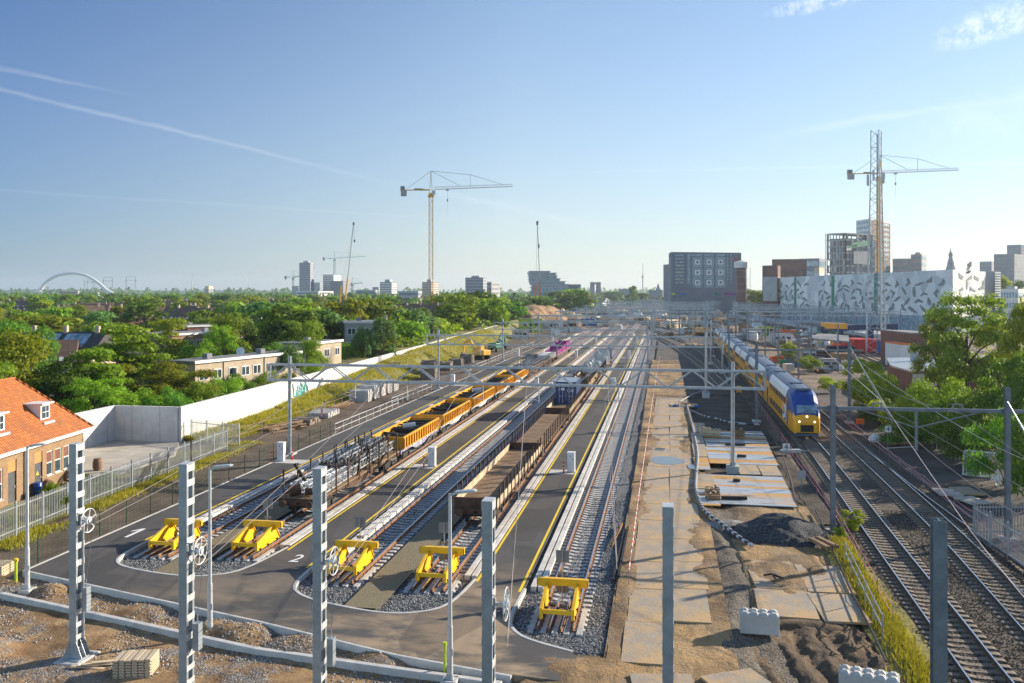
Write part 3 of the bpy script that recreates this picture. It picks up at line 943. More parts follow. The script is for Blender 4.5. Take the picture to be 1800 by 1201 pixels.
stones('ballast_stones', [(-29.2, -21, 41, 60, 17000, bz, nopath(inK(KL), -26, -24.2)), (-18, -9.4, 37.8, 60, 19000, bz, nopath(inK(KM), -14.5, -12.75)),
                          (-6.5, -1.3, 34.4, 62, 15000, bzr, inK(KR))], m_stone('ballast_stone', (.045, .05, .06), (.38, .375, .365)), .025, .060)
o = stones('front_stones', [(-36, -5, 26, 41, 22000, front_z, lambda x, y: (y < np.interp(x, [-44, -32.4, -5.6, -2], [40.1, 40.1, 32.3, 31.5])) & (vnoise(x * .5, y * .6, 7) + .25 * np.clip(y - np.interp(x, [-40, -31.5, -16.3, -5.9], [41, 37.4, 33.3, 31.9]), 0, 1) > .48))], m_stone('grey_stone', (.08, .08, .085), (.50, .47, .44)), .022, .058)
o['label'] = 'grey gravel scattered over the brown earth in front of the road end'
o = stones('main_line_stones', [(9.6, 19.2, 24, 62, 26000, lambda x, y: -.22 + 0 * x, lambda x, y: (x > n1(y) - 1.9) & (x < n2(y) + 2.2))], m_stone('brown_stone', (.022, .019, .017), (.15, .122, .096)), .025, .055)
o['label'] = 'dark brown stones lying between the main line tracks'
# ---------------------------------------------------------------- railway tracks
def rail_ob(path, off, parent, z=.02, mside='rail_side', name='rail'):
 g = G()
 pr = [(-.07, -.165), (.07, -.165), (.07, -.145), (.018, -.12), (.018, -.05), (.036, -.035), (.036, -.004), (-.036, -.004), (-.036, -.035), (-.018, -.05), (-.018, -.12), (-.07, -.145)]
 pts = []
 L = len(path)
 for i, p in enumerate(path):
  a, b = path[max(i - 1, 0)], path[min(i + 1, L - 1)]
  d = Vector((b[0] - a[0], b[1] - a[1], 0)).normalized()
  pts.append((p[0] + d.y * off, p[1] - d.x * off, z))
 g.sweep(pts, pr)
 g.cur = 1
 g.sweep(pts, [(-.032, -.004), (.032, -.004), (.030, .002), (-.030, .002)])
 return g.ob(name, [M[mside], M['rail_top']], parent)
def sleeper_mesh(m):
 g = G()
 yz = [(-1.28, -.12), (1.28, -.12), (1.28, .0), (1.2, .03), (.5, .03), (.3, -.012), (-.3, -.012), (-.5, .03), (-1.2, .03), (-1.28, .0)]
 g.yprism(yz, -.135, .135)
 g.cur = 1
 for sx in (-1, 1):
  for q in (-.12, .12):
   g.box(sx * .75 + q - .035, sx * .75 + q + .035, -.06, .06, .02, .075)
 return g.mesh('sleeper', [m, M['rust']])
def along(path, ds, s0=0.0):
 out, acc, nxt = [], 0, s0
 for a, b in zip(path, path[1:]):
  L = math.dist(a, b)
  while nxt <= acc + L:
   t = (nxt - acc) / L
   out.append((a[0] + (b[0] - a[0]) * t, a[1] + (b[1] - a[1]) * t, math.atan2(-(b[0] - a[0]), b[1] - a[1])))
   nxt += ds
  acc += L
 return out
def track(label, path, sm, mside='rail_side', ds=.6, upto=1e9, z=.02, group='railway tracks', n_ind=100):
 root = T('railway_track', label, 'railway track', (0, 0, 0), 0, group)
 for s in (-.7525, .7525): rail_ob(path, s, root, z, mside)
 me = SLP[sm]
 pos = [p for p in along(path, ds, .3) if p[1] < upto]
 for p in pos[:n_ind]:
  o = bpy.data.objects.new('sleeper', me)
  put(o, root)
  o.location = (p[0], p[1] , z - .2)
  o.rotation_euler = (0, 0, p[2] + random.uniform(-.006, .006))
 g = G()
 for p in pos[n_ind:]:
  c = Vector((p[0], p[1], 0))
  g.cbox((p[0], p[1], z - .225), (2.56, .27, .1), p[2])
 if pos[n_ind:]:
  o = g.ob('sleepers', M[sm], root)
  o['kind'] = 'stuff'
 return root
SLP = {'sleeper': sleeper_mesh(M['sleeper']), 'sleeper_old': sleeper_mesh(M['sleeper_old'])}
TN = [-27.45, -22.75, -16.0, -11.25, -4.55]
START = [44.1, 44.6, 41.6, 41.3, 37.4]
END = [340, 420, 420, 430, 640]
words = ['leftmost siding track beside the narrow platform marked 1', 'siding track carrying the yellow gondola wagons', 'empty siding track right of the platform marked 2', 'siding track under the brown low sided wagons', 'empty siding track beside the sandy haul road']
for n_, s0, s1, w_ in zip(TN, START, END, words):
 track(w_, [(n_, s0), (n_, 150), (n_, s1)], 'sleeper', 'rust', upto=430)
track('main line track that the yellow and blue train stands on', K1, 'sleeper_old', upto=420)
track('outer main line track nearest the bushes', K2, 'sleeper_old', upto=420)
SW = arc([(18.9, 18), (18.6, 30), (18.05, 42), (17.9, 50), (17.6, 62), (17.45, 76), (17.42, 84)], 6)
sw = T('railway_track', 'diverging turnout rail joining the outer main line track', 'railway track', (0, 0, 0), 0, 'railway tracks')
rail_ob([(p[0] + .75, p[1]) for p in SW], 0, sw)
for k, (pts, w_) in enumerate([([(-3.9, 300), (0.5, 262), (4, 225), (7.5, 175), (9.3, 135)], 'curved connecting track crossing the dark ground towards the train'),
                               ([(-3.4, 330), (2.2, 290), (7, 250), (10.2, 200), (11.4, 150)], 'second curved connecting track left of the train'),
                               ([(-11, 420), (-4, 380), (6, 330), (20, 290), (30, 240)], 'diagonal ladder track crossing the far end of the yard')]):
 track(w_, list(reversed(arc(pts, 6))), 'sleeper_old', upto=400, n_ind=20)
for i, n_ in enumerate((24, 28.5, 33, 40, 45, 52, 57, 64, 70)):
 track('station approach track far right of the train, number %d counted from it' % (i + 1) if False else 'distant station track right of the train', [(n_ + 4, 180), (n_ + 8, 300), (n_ + 20, 520), (n_ + 40, 900)], 'sleeper_old', upto=0, group='distant station tracks')
# ---------------------------------------------------------------- cable ducts along the platforms
for n_, a, w_ in ((-29.2, 47, 'beside the leftmost siding'), (-21.5, 46.8, 'left of the platform marked 2'), (-17.85, 44.2, 'right of the platform marked 2'), (-9.95, 43.3, 'left of the third platform'), (-6.4, 42.2, 'beside the rightmost siding')):
 t_ = T('cable_trough', 'pair of pale concrete cable trough strips ' + w_, 'cable trough', (0, 0, 0))
 for k in (.06, .42):
  g = G()
  y = a
  while y < 300:
   L = 1.0 if y < 120 else 6
   g.box(n_ + k, n_ + k + .27, y, y + L - .012, -.30, .055 + random.uniform(-.004, .004))
   y += L
  g.ob('trough_row', M['duct'], t_)
# ---------------------------------------------------------------- buffer stops with their bare rails
def make_buffer():
 r = T('buffer_stop', '', 'buffer stop', group='yellow buffer stops')
 side = [(0, .12), (0, .52), (.15, .58), (2.05, 1.02), (2.3, 1.0), (2.42, .72), (2.75, .30), (2.85, .08), (2.5, .08), (.25, .08)]
 for sx in (-1, 1):
  g = G()
  g.xprism(side, sx * .70 - .02, sx * .70 + .02)
  fl = [(0, .12), (0, .52), (2.05, 1.02)]
  g.bar((sx * .70, 0.02, .08), (sx * .70, .02, .56), .14, .10)
  g.bar((sx * .70, .0, .53), (sx * .70, 2.1, 1.0), .15, .05)
  g.bar((sx * .70, 2.36, .86), (sx * .70, 2.84, .22), .15, .05)
  g.bar((sx * .70, .1, .085), (sx * .70, 2.8, .085), .13, .03)
  g.ob('side_plate', M['buffer_yellow'], r, bevel=.008)
 g = G()
 g.box(-.68, .68, .0, .10, .30, .50)
 g.ob('cross_beam', M['buffer_yellow'], r, bevel=.01)
 g = G()
 xz = [(-1.18, 1.16), (1.18, 1.16), (1.18, .84), (.92, .80), (.78, .70), (.58, .70), (.44, .86), (-.44, .86), (-.58, .70), (-.78, .70), (-.92, .80), (-1.18, .84)]
 g.yprism(xz, 2.10, 2.17)
 g.box(-1.18, 1.18, 2.1, 2.34, 1.14, 1.18)
 g.box(-1.18, -1.14, 2.1, 2.34, .84, 1.14)
 g.box(1.14, 1.18, 2.1, 2.34, .84, 1.14)
 g.ob('head_beam', M['buffer_yellow'], r, bevel=.008)
 for sx in (-1, 1):
  for y in (.35, 1.3, 2.5):
   g = G()
   g.box(sx * .70 - .11, sx * .70 + .11, y - .06, y + .06, .02, .14)
   g.cyl((sx * .70 - .09, y, .14), (sx * .70 - .09, y, .19), .022)
   g.cyl((sx * .70 + .09, y, .14), (sx * .70 + .09, y, .19), .022)
   g.ob('rail_clamp', M['dark_metal'], r)
 return r
bwords = ['yellow buffer stop on the leftmost track beside the painted 1', 'yellow buffer stop in front of the wagon loaded with scrap', 'yellow buffer stop on the empty track beside the painted 2', 'yellow buffer stop in front of the brown low sided wagon', 'nearest yellow buffer stop, on the track beside the sandy road']
buf = None
for i, n_ in enumerate(TN):
 loc = (n_, START[i] + .55, .02)
 if buf is None:
  buf = make_buffer()
  buf.location = loc
  buf['label'] = bwords[0]
 else:
  copy_tree(buf, loc, 0, bwords[i])
guard = None
for i, n_ in enumerate(TN):
 loc = (n_, START[i], 0)
 w_ = 'rusty guard rails under the %s buffer stop from the left' % ('first', 'second', 'third', 'fourth', 'fifth and nearest')[i]
 if guard is None:
  guard = T('guard_rails', w_, 'guard rails', loc, 0, 'guard rails under the buffer stops')
  for x in (-.25, .25):
   rail_ob([(x, -.15), (x, 3.6)], 0, guard, .0, 'rust', 'guard_rail')
  for x in (-1.05, -.5, 0, .5, 1.05):
   g = G()
   g.box(x - .12, x + .12, -.35, 2.6, -.25, -.125)
   g.ob('end_beam', M['sleeper'], guard)
 else:
  copy_tree(guard, loc, 0, w_)
# ---------------------------------------------------------------- furniture of the road end
def make_marker():
 r = T('signal_marker', '', 'sign', group='grey marker boards behind the buffer stops')
 g = G(); g.cyl((0, 0, -.2), (0, 0, 2.3), .03); g.ob('pole', M['steel'], r)
 for z, w, h in ((2.05, .62, .56), (1.25, .40, .16), (.62, .60, .52)):
  g = G()
  g.box(-w / 2, w / 2, .035, .05, z - h / 2, z + h / 2)
  g.box(-.03, .03, .0, .035, z - h * .3, z + h * .3)
  g.ob('board', M['grey_sign'], r)
 return r
mk = None
for i, n_ in enumerate(TN):
 loc = (n_ - .1, START[i] + 3.6, -.1)
 w_ = 'pole with grey marker boards seen from behind the ' + ['leftmost', 'second', 'third', 'fourth', 'nearest'][i] + ' buffer stop'
 if mk is None:
  mk = make_marker(); mk.location = loc; mk['label'] = w_
 else: copy_tree(mk, loc, 0, w_)
def make_lamp():
 r = T('lamp_post', '', 'lamp post', group='grey lamp posts at the road end')
 g = G(); g.cyl((0, 0, .25), (0, 0, 2.2), .115, .105, 14); g.cyl((0, 0, 2.2), (0, 0, 7.15), .085, .055, 14); g.ob('pole', M['steel_light'], r, True)
 g = G(); g.box(-.17, .17, -.17, .17, .22, .25); g.cyl((0, 0, .25), (0, 0, .42), .15, .12, 12); g.ob('base_plate', M['steel'], r)
 g = G(); g.prism([(-.30, -.30), (.30, -.30), (.30, .30), (-.30, .30)], -.35, .22); g.ob('foundation', M['concrete'], r, bevel=.03)
 g = G(); g.bar((0, 0, 7.1), (.35, 0, 7.18), .06); g.ob('arm', M['steel_light'], r)
 g = G(); g.yprism([(.15, 7.14), (1.0, 7.26), (1.02, 7.31), (.9, 7.34), (.2, 7.25)], -.13, .13)
 f = g.ob('lamp_head', M['steel_light'], r, bevel=.015)
 g = G(); g.box(-.01, .12, -.05, .05, 1.1, 1.35); g.ob('hatch', M['steel'], r)
 return r
lp = make_lamp()
for i, (p, w_) in enumerate((((48, 1035), 'leftmost grey lamp post, standing by the yellow marker post'), ((369, 1108), 'grey lamp post right of the second battened mast'), ((791, 1194), 'grey lamp post nearest the middle, in front of the fourth buffer stop'))):
 loc = at(p[0], p[1], -.1); loc.z = -.3
 if i == 0: lp.location = loc; lp['label'] = w_
 else: copy_tree(lp, loc, 0, w_)
def make_mast(h=8.65, w=.30, d=.52):
 r = T('catenary_mast', '', 'catenary mast', group='battened grey catenary masts')
 for sy in (-1, 1):
  g = G()
  y = sy * d / 2
  g.box(-w / 2, w / 2, min(y, y - sy * .012), max(y, y - sy * .012), .15, h)
  for sx in (-1, 1):
   g.box(sx * w / 2 - (.012 if sx > 0 else 0), sx * w / 2 + (.012 if sx < 0 else 0), min(y, y - sy * .125), max(y, y - sy * .125), .15, h)
  g.ob('channel', M['steel'], r)
 g = G()
 g.box(-.006, .006, -d / 2, d / 2, -.12, .12)
 bme = g.mesh('batten', M['steel_light'])
 zs = [.45, .95, 1.45, 1.95] + [2.55 + .68 * k for k in range(20)]
 for z in [z for z in zs if z < h - .1] + [h - .14]:
  for sx in (-1, 1):
   o = bpy.data.objects.new('batten', bme)
   put(o, r)
   o.location = (sx * (w / 2 + .006), 0, z)
   if z < 2.2: o.scale = (1, 1, .8)
 g = G(); g.box(-w / 2 - .01, w / 2 + .01, -d / 2 - .01, d / 2 + .01, h, h + .025); g.ob('cap', M['steel_light'], r)
 g = G()
 g.box(-.42, .42, -.5, .5, .10, .14)
 for sx in (-1, 1):
  for y in (-d / 2, 0, d / 2):
   g.xprism([(y - .012, .14), (y + .012, .14), (y + .012, .75), (y - .012, .75)], sx * w / 2, sx * (w / 2 + .02))
   g.add([(sx * (w / 2 + .005), y - .01, .14), (sx * .42, y - .01, .14), (sx * (w / 2 + .005), y - .01, .8), (sx * (w / 2 + .005), y + .01, .14), (sx * .42, y + .01, .14), (sx * (w / 2 + .005), y + .01, .8)], [(0, 1, 2), (5, 4, 3), (0, 3, 4, 1), (1, 4, 5, 2), (2, 5, 3, 0)])
 g.ob('base_plate', M['steel'], r)
 g = G()
 g.prism([(-.75, -1.0), (.75, -1.0), (.75, 1.0), (-.75, 1.0)], -.5, -.02)
 g.prism([(-.58, -.72), (.58, -.72), (.58, .72), (-.58, .72)], -.02, .10)
 g.ob('foundation', M['concrete'], r, bevel=.06)
 return r
def wheel_proto():
 r = T('tension_wheel', '', 'tension wheel', group='white spoked tension wheels on the masts')
 g = G()
 ring = [(0, .47 * math.cos(a), .47 * math.sin(a)) for a in [2 * math.pi * i / 28 for i in range(29)]]
 g.tube(ring, .02, 8)
 g.ob('rim', M['steel_light'], r, True)
 g = G(); g.cyl((-.09, 0, 0), (.09, 0, 0), .09, .09, 14); g.cyl((-.05, 0, 0), (.05, 0, 0), .17, .17, 14); g.ob('hub', M['steel_light'], r)
 for k in range(6):
  a = 2 * math.pi * k / 6 + .3
  g = G(); g.bar((0, .15 * math.cos(a), .15 * math.sin(a)), (0, .46 * math.cos(a), .46 * math.sin(a)), .02, .035); g.ob('spoke', M['steel_light'], r)
 g = G(); g.bar((-.34, 0, 0), (.09, 0, 0), .07); g.bar((-.34, 0, -.15), (-.34, 0, .15), .06); g.bar((-.34, 0, -.15), (-.05, 0, 0), .03); g.ob('bracket', M['steel_light'], r)
 return r
masts = [((135, 1165), (-.45), 'leftmost battened grey mast, with a splayed concrete foot', 780), ((328, 0), 0, 'battened grey mast between the two left lamp posts', 815),
         ((562, 0), 0, 'battened grey mast in front of the third buffer stop', 823), ((859, 0), 0, 'battened grey mast right of the middle lamp post', 879), ((1174, 0), 0, 'grey mast seen square on, standing on the sandy haul road', 889)]
mast_pos = []
mp = make_mast()
whl = wheel_proto()
g = G(); g.box(-.11, .11, -.13, .13, 0, .95)
cwg = None
for i, (p, z, w_, yt) in enumerate(masts):
 zt = 8.3
 Yd = F * (zt - H) / (Y0 - yt)
 loc = far(p[0], Yd, zt - 8.65)
 if i == 0: mp.location = loc; mp['label'] = w_
 else: copy_tree(mp, loc, 0, w_)
 mast_pos.append(loc)
for i, (py, w_) in enumerate(((914, 'left'), (967, 'second'), (985, 'third'), (1060, 'fourth'))):
 m_ = mast_pos[i]
 Yd = m_.x * -sA + m_.y * cA
 z = hz(py, Yd)
 loc = (m_.x + .52, m_.y, z)
 lab = 'white spoked wheel on the ' + ['leftmost battened mast', 'battened mast between the left lamp posts', 'battened mast before the third buffer stop', 'battened mast right of the middle lamp post, seen edge on'][i]
 if i == 0: whl.location = loc; whl['label'] = lab
 else: copy_tree(whl, loc, 0, lab)
 if i < 3:
  zc = hz((1072, 1140, 1168)[i], Yd)
  g = G(); g.box(-.11, .11, -.14, .14, 0, .95); g.cyl((0, 0, .95), (0, 0, 1.25), .02)
  for k in range(5): g.box(-.115, .115, -.145, .145, .17 * k + .06, .17 * k + .08)
  o = g.ob('counterweight', M['steel'], None, bevel=.01, loc=(m_.x + .42, m_.y, zc))
  tag(o, 'grey slotted counterweight hanging beside the ' + ['leftmost battened mast', 'second battened mast from the left', 'third battened mast from the left'][i], 'counterweight', 'counterweights on the masts')
  g = G(); g.tube([(m_.x + .45, m_.y + .45, z), (m_.x + .42, m_.y, zc + 1.25)], .012, 5)
  tag(g.ob('balance_cable', M['steel_dark']), 'thin cable from the spoked wheel down to the counterweight on the ' + ['leftmost', 'second', 'third'][i] + ' battened mast', 'cable')
def hmast(name, loc, h, label, m='steel_dark', w=.26, d=.26, group=None, fz=0.1, parent=None):
 r = T(name, label, 'catenary mast', loc, 0, group)
 g = G()
 g.box(-w / 2, w / 2, -d / 2, -d / 2 + .02, fz, h); g.box(-w / 2, w / 2, d / 2 - .02, d / 2, fz, h); g.box(-.012, .012, -d / 2 + .02, d / 2 - .02, fz, h)
 g.ob('post', M[m], r)
 g = G(); g.prism([(-.42, -.42), (.42, -.42), (.42, .42), (-.42, .42)], -.6, fz); g.ob('foundation', M['concrete'], r, bevel=.05)
 return r
Yd = F * (8.4 - H) / (Y0 - 913)
hmast('catenary_mast', far(1650, Yd, -.4), 8.8, 'dark grey steel mast between the two main line tracks', w=.34, d=.34)
# ---------------------------------------------------------------- portals over the sidings
def truss(g, x0, x1, z0, z1, dy, npan, wd=.085, k_=1):
 for y in (-dy, dy):
  g.bar((x0, y, z0), (x1, y, z0), .14 * k_, .17 * k_)
  g.bar((x0, y, z1), (x1, y, z1), .14 * k_, .17 * k_)
  L = (x1 - x0) / npan
  for k in range(npan):
   a, b = x0 + k * L, x0 + (k + 1) * L
   if k % 2: g.bar((a, y, z1), (b, y, z0), wd)
   else: g.bar((a, y, z0), (b, y, z1), wd)
 for k in range(npan + 1):
  x = x0 + k * (x1 - x0) / npan
  g.bar((x, -dy, z0), (x, dy, z0), .05)
  g.bar((x, -dy, z1), (x, dy, z1), .05)
 for x in (x0 + .05, x1 - .05):
  for y in (-dy, dy): g.bar((x, y, z0), (x, y, z1), .08)
def insul(g, x, z):
 g.bar((x - .35, 0, z + .28), (x + .35, 0, z + .28), .06)
 for k in (-.25, .25): g.cyl((x + k, 0, z), (x + k, 0, z + .28), .05, .05, 8)
def drop(parent, x, z, m='steel_light'):
 g = G()
 g.bar((x + .9, 0, z), (x + .9, 0, z - 1.5), .07)
 g.bar((x + .9, 0, z - 1.35), (x - .15, 0, z - 1.15), .045)
 g.bar((x + .9, 0, z - .25), (x - .1, 0, z - 1.05), .04)
 g.bar((x - .1, 0, z - 1.12), (x - .35, 0, z - 1.25), .03)
 return g.ob('registration_arm', M[m], parent)
def portal(s, label, cols, x0, x1, detail=True, arms=(), npan=22, zt=(6.55, 7.95), y=0, group='lattice catenary portals over the sidings', m='steel'):
 r = T('catenary_portal', label, 'catenary portal', (0, s, 0), 0, group)
 for x in cols:
  g = G(); g.cyl((x, 0, .1), (x, 0, 8.7), .165 if detail else .24, .15 if detail else .22, 14 if detail else 6)
  g.cyl((x, 0, .1), (x, 0, .16), .36, .36, 12 if detail else 6)
  for k in range(4 if detail else 0):
   a = k * math.pi / 2 + .6
   g.bar((x + .30 * math.cos(a), .30 * math.sin(a), .15), (x + .15 * math.cos(a), .15 * math.sin(a), .6), .03, .12)
  c = g.ob('column', M[m], r)
  if detail:
   g = G(); g.prism([(x - .5, -.5), (x + .5, -.5), (x + .5, .5), (x - .5, .5)], -.5, .10 if x < 0 else .3); g.ob('foundation', M['concrete'], r, bevel=.04)
 g = G()
 truss(g, x0, x1, zt[0], zt[1], .28, npan, .085 if detail else .15, 1 if detail else 1.9)
 for x in cols:
  for z in zt: g.bar((x, -.42, z), (x, .42, z), .12, .16)
 g.ob('truss', M[m], r)
 for x in arms:
  drop(r, x, zt[0])
  g = G(); insul(g, x, zt[1] + .05); g.ob('insulator', M['steel_dark'], r)
 return r
portal(73.2, 'nearest lattice portal, spanning all the sidings in front of the blue container', [-32.6, 5.6], -34.6, 8.2, True, (-27.4, -22.7, -16, -11.2, -4.5))
pw = ['second lattice portal, its left end above the sleeper stacks', 'third lattice portal, behind the two big grey stacks of sleepers', 'fourth lattice portal, above the magenta bins', 'fifth lattice portal, before the lime green cabin', 'sixth lattice portal towards the dirt heap', 'seventh lattice portal', 'eighth lattice portal', 'ninth lattice portal']
for i, s in enumerate((127, 180.5, 234, 287, 340)):
 portal(s, pw[i], [-33, 6.0] if i == 0 else [-33, -3, 7.5 + i * 2], -34.8, 8.3 + i * 3, i < 2, TN if i < 2 else (), 22)
for i, s in enumerate((395, 450, 505, 560, 620, 690, 770)):
 portal(s, 'lattice portal in the hazy crowd of portals at the far end of the yard', [-34 + i * 3, -8 + i * 3, 18 + i * 4], -36 + i * 3, 20 + i * 5, False, (), 14, group='far catenary portals')
for i, s in enumerate((300, 352, 405, 460, 520, 585, 660, 750)):
 x = 24 + i * 4.5
 portal(s, 'lattice portal over the station tracks, in the hazy distance before the dark block', [x, x + 24, x + 48], x - 2, x + 51, False, (), 14, group='far station portals')
# ---------------------------------------------------------------- older single beam portals over the main line
def old_portal(p, q, zb, label, h=9.0, drops=(), m='steel_dark', brace=True, fz=.1):
 a, b = Vector(p), Vector(q)
 d = (b - a); L = d.length
 rz = math.atan2(d.y, d.x)
 r = T('beam_portal', label, 'catenary portal', a, rz, 'single beam portals over the main line')
 for x in (0, L):
  g = G()
  for y in (-.14, .12): g.box(x - .14, x + .14, y, y + .02, fz, h)
  g.box(x - .012, x + .012, -.12, .12, fz, h)
  g.ob('post', M[m], r)
  g = G(); g.prism([(x - .45, -.45), (x + .45, -.45), (x + .45, .45), (x - .45, .45)], -.7, fz); g.ob('foundation', M['concrete'], r, bevel=.05)
 g = G()
 g.bar((-.9, .22, zb), (L + 1.6, .22, zb), .16, .20)
 for x in (0, L): g.bar((x - .3, .2, zb), (x + .3, .2, zb), .12, .34)
 g.ob('beam', M[m], r)
 for x in drops:
  g = G(); g.bar((x, .22, zb), (x, .22, zb - 2.5), .14); g.bar((x - .1, .22, zb - 2.25), (x - 1.9, .22, zb - 2.4), .05); g.bar((x, .22, zb - 1.1), (x - 3.2, .22, zb - .1), .06); g.bar((x, .22, zb - 1.1), (x + 3.6, .22, zb - .1), .06)
  g.ob('drop_bracket', M[m], r)
 for x in (L * .26, L * .72):
  g = G(); insul(g, x, zb + .1); g.ob('insulator', M[m], r)
 return r
old_portal(at(1464, 935, -.3), at(1771, 947, -.3), 7.55, 'nearest grey beam portal over the main line, right of the train front', 9.0, (4.9,))
old_portal(at(1330, 740, -.2), at(1493, 742, -.2), 8.0, 'grey beam portal crossing above the train roof', 9.0, ())
k = 0
for s in (150, 202, 255, 310):
 old_portal((n1(s) - 3.6, s, 0), (n2(s) + 3.4, s, 0), 7.6, ['beam portal over the third coach of the train', 'beam portal behind the train', 'beam portal two spans behind the train', 'beam portal three spans behind the train'][k], 9, ())
 k += 1
spots = [(1241, 695, 'round mast on a pale concrete foot in the dark ground left of the train'), (1270, 655, 'mast left of the second coach of the train')]
for x, y, w_ in spots:
 r = T('catenary_mast', w_, 'catenary mast', at(x, y, 0))
 g = G(); g.cyl((0, 0, .3), (0, 0, 8.6), .16, .14, 12); g.ob('post', M['steel'], r)
 g = G(); g.prism([(-.5, -.5), (.5, -.5), (.5, .5), (-.5, .5)], -.5, .32); g.ob('foundation', M['concrete'], r, bevel=.05)
pm = None
cnt = 0
for (x, y) in [(1362, 612), (1368, 640), (1410, 588), (1426, 640), (1447, 604), (1473, 655), (1320, 585), (1338, 572), (1395, 565), (1355, 590), (1300, 575), (1285, 590), (1505, 590), (1583, 590), (1460, 580), (1210, 590), (1225, 575), (1190, 570), (1250, 565), (1400, 610), (1316, 600), (1180, 585), (1345, 560), (1365, 556), (1380, 558), (1420, 560), (1440, 562), (1480, 575)] + [(random.uniform(1175, 1500), random.uniform(548, 602)) for k in range(70)] + [(random.uniform(960, 1180), random.uniform(535, 556)) for k in range(30)]:
 loc = at(x, y, -.4)
 if pm is None:
  pm = T('catenary_mast', 'slender grey mast in the crowded yard right of the train', 'catenary mast', loc, 0, 'slender masts in the yard right of the train')
  g = G(); g.box(-.13, .13, -.13, .13, 0, 9); g.bar((0, 0, 7.6), (2.6, 0, 8.0), .08); g.bar((0, 0, 6.4), (2.5, 0, 6.1), .06); g.ob('post', M['steel_dark'], pm)
 else:
  if loc.x > 14 and abs(loc.x - float(n1(loc.y))) < 2.4: continue
  copy_tree(pm, loc, random.choice((0, math.pi)) + random.uniform(-.1, .1))
# ---------------------------------------------------------------- overhead wires
def sag(p, q, d, n=14):
 p, q = Vector(p), Vector(q)
 out = []
 for i in range(n + 1):
  t = i / n
  v = p.lerp(q, t)
  v.z -= 4 * d * t * (1 - t)
  out.append(v)
 return out
def wire(label, spans, d, r=.011, m='wire', group=None):
 g = G()
 pts = []
 for a, b in zip(spans, spans[1:]):
  pts += sag(a, b, d)[(1 if pts else 0):]
 g.tube(pts, r, 5)
 return tag(g.ob('overhead_wire', M[m]), label, 'overhead wire', group)
M['wire'] = mat('copper_wire', (.30, .25, .23), .4, .6, .1, 2)
M['wire_bright'] = mat('new_copper_wire', (.70, .52, .44), .3, .8, .1, 2)
names = ['leftmost siding', 'second siding with the yellow gondolas', 'third siding', 'fourth siding with the brown wagons', 'rightmost siding']
for i, n_ in enumerate(TN):
 m_ = mast_pos[i] if i < 4 else Vector((-1.9, 27.0, 0))
 st = (m_.x + .5, m_.y + .3, (5.0, 4.7, 4.4, 3.9, 5.8)[i])
 P_ = [(n_, 73.2, 7.9)] + [(n_, s, 7.9) for s in (127, 180.5, 234, 287, 340, 395)]
 wire('messenger wire hanging above the ' + names[i], [(st[0], st[1], st[2] + .25)] + P_, .35, .012)
 wire('contact wire above the ' + names[i], [st, (n_ - .2, 73.2, 5.45)] + [(n_ + .2 * (-1) ** k, s, 5.45) for k, s in enumerate((127, 180.5, 234, 287, 340, 395))], .06, .012)
for nm, nf in (('train track', n1), ('outer main line track', n2)):
 S_ = (20, 53, 100, 150, 202, 255, 310)
 wire('messenger wire above the ' + nm, [(float(nf(s)), s, 7.5) for s in S_], .8, .013)
 wire('contact wire above the ' + nm, [(float(nf(s)) + .2 * (-1) ** k, s, 5.5) for k, s in enumerate(S_)], .1, .013)
a_ = at(1494, 742, -.2)
wire('bright pinkish wire slanting from the beam portal down past the outer main line', [(a_.x - 3, a_.y, 8.1), far(1548, 53, 7.85), far(1700, 38.5, hz(925, 38.5)), far(1800, 31, hz(1050, 31)), far(1905, 26, hz(1170, 26))], .05, .020, 'wire_bright')
q = at(1771, 950, -.3)
for k, w_ in ((0, 'left'), (.35, 'right')):
 wire('steel guy wire of the right hand portal post, the %s of the two' % w_, [(q.x, q.y, 7.9), (q.x + 2.4 + k, q.y - 5.5, .0)], 0, .022, 'steel_light')
 wire('steel guy wire of the mast by the second beam portal, the %s of the two' % w_, [(a_.x, a_.y, 8.3), (a_.x + 2.4 + k, a_.y - 12, .0)], 0, .02, 'steel_light')
tw = copy_tree(whl, (q.x - .5, q.y + .1, hz(848, 51)), 0, 'white spoked wheel on the right hand portal post, before the dark bushes')
wire('pale wire crossing the bushes from the beam portal to the right edge', [(a_.x, a_.y, 7.4), (q.x - .6, q.y + .4, 5.2), (q.x + 3, q.y - 12, 4.6)], .3, .013, 'steel_light')
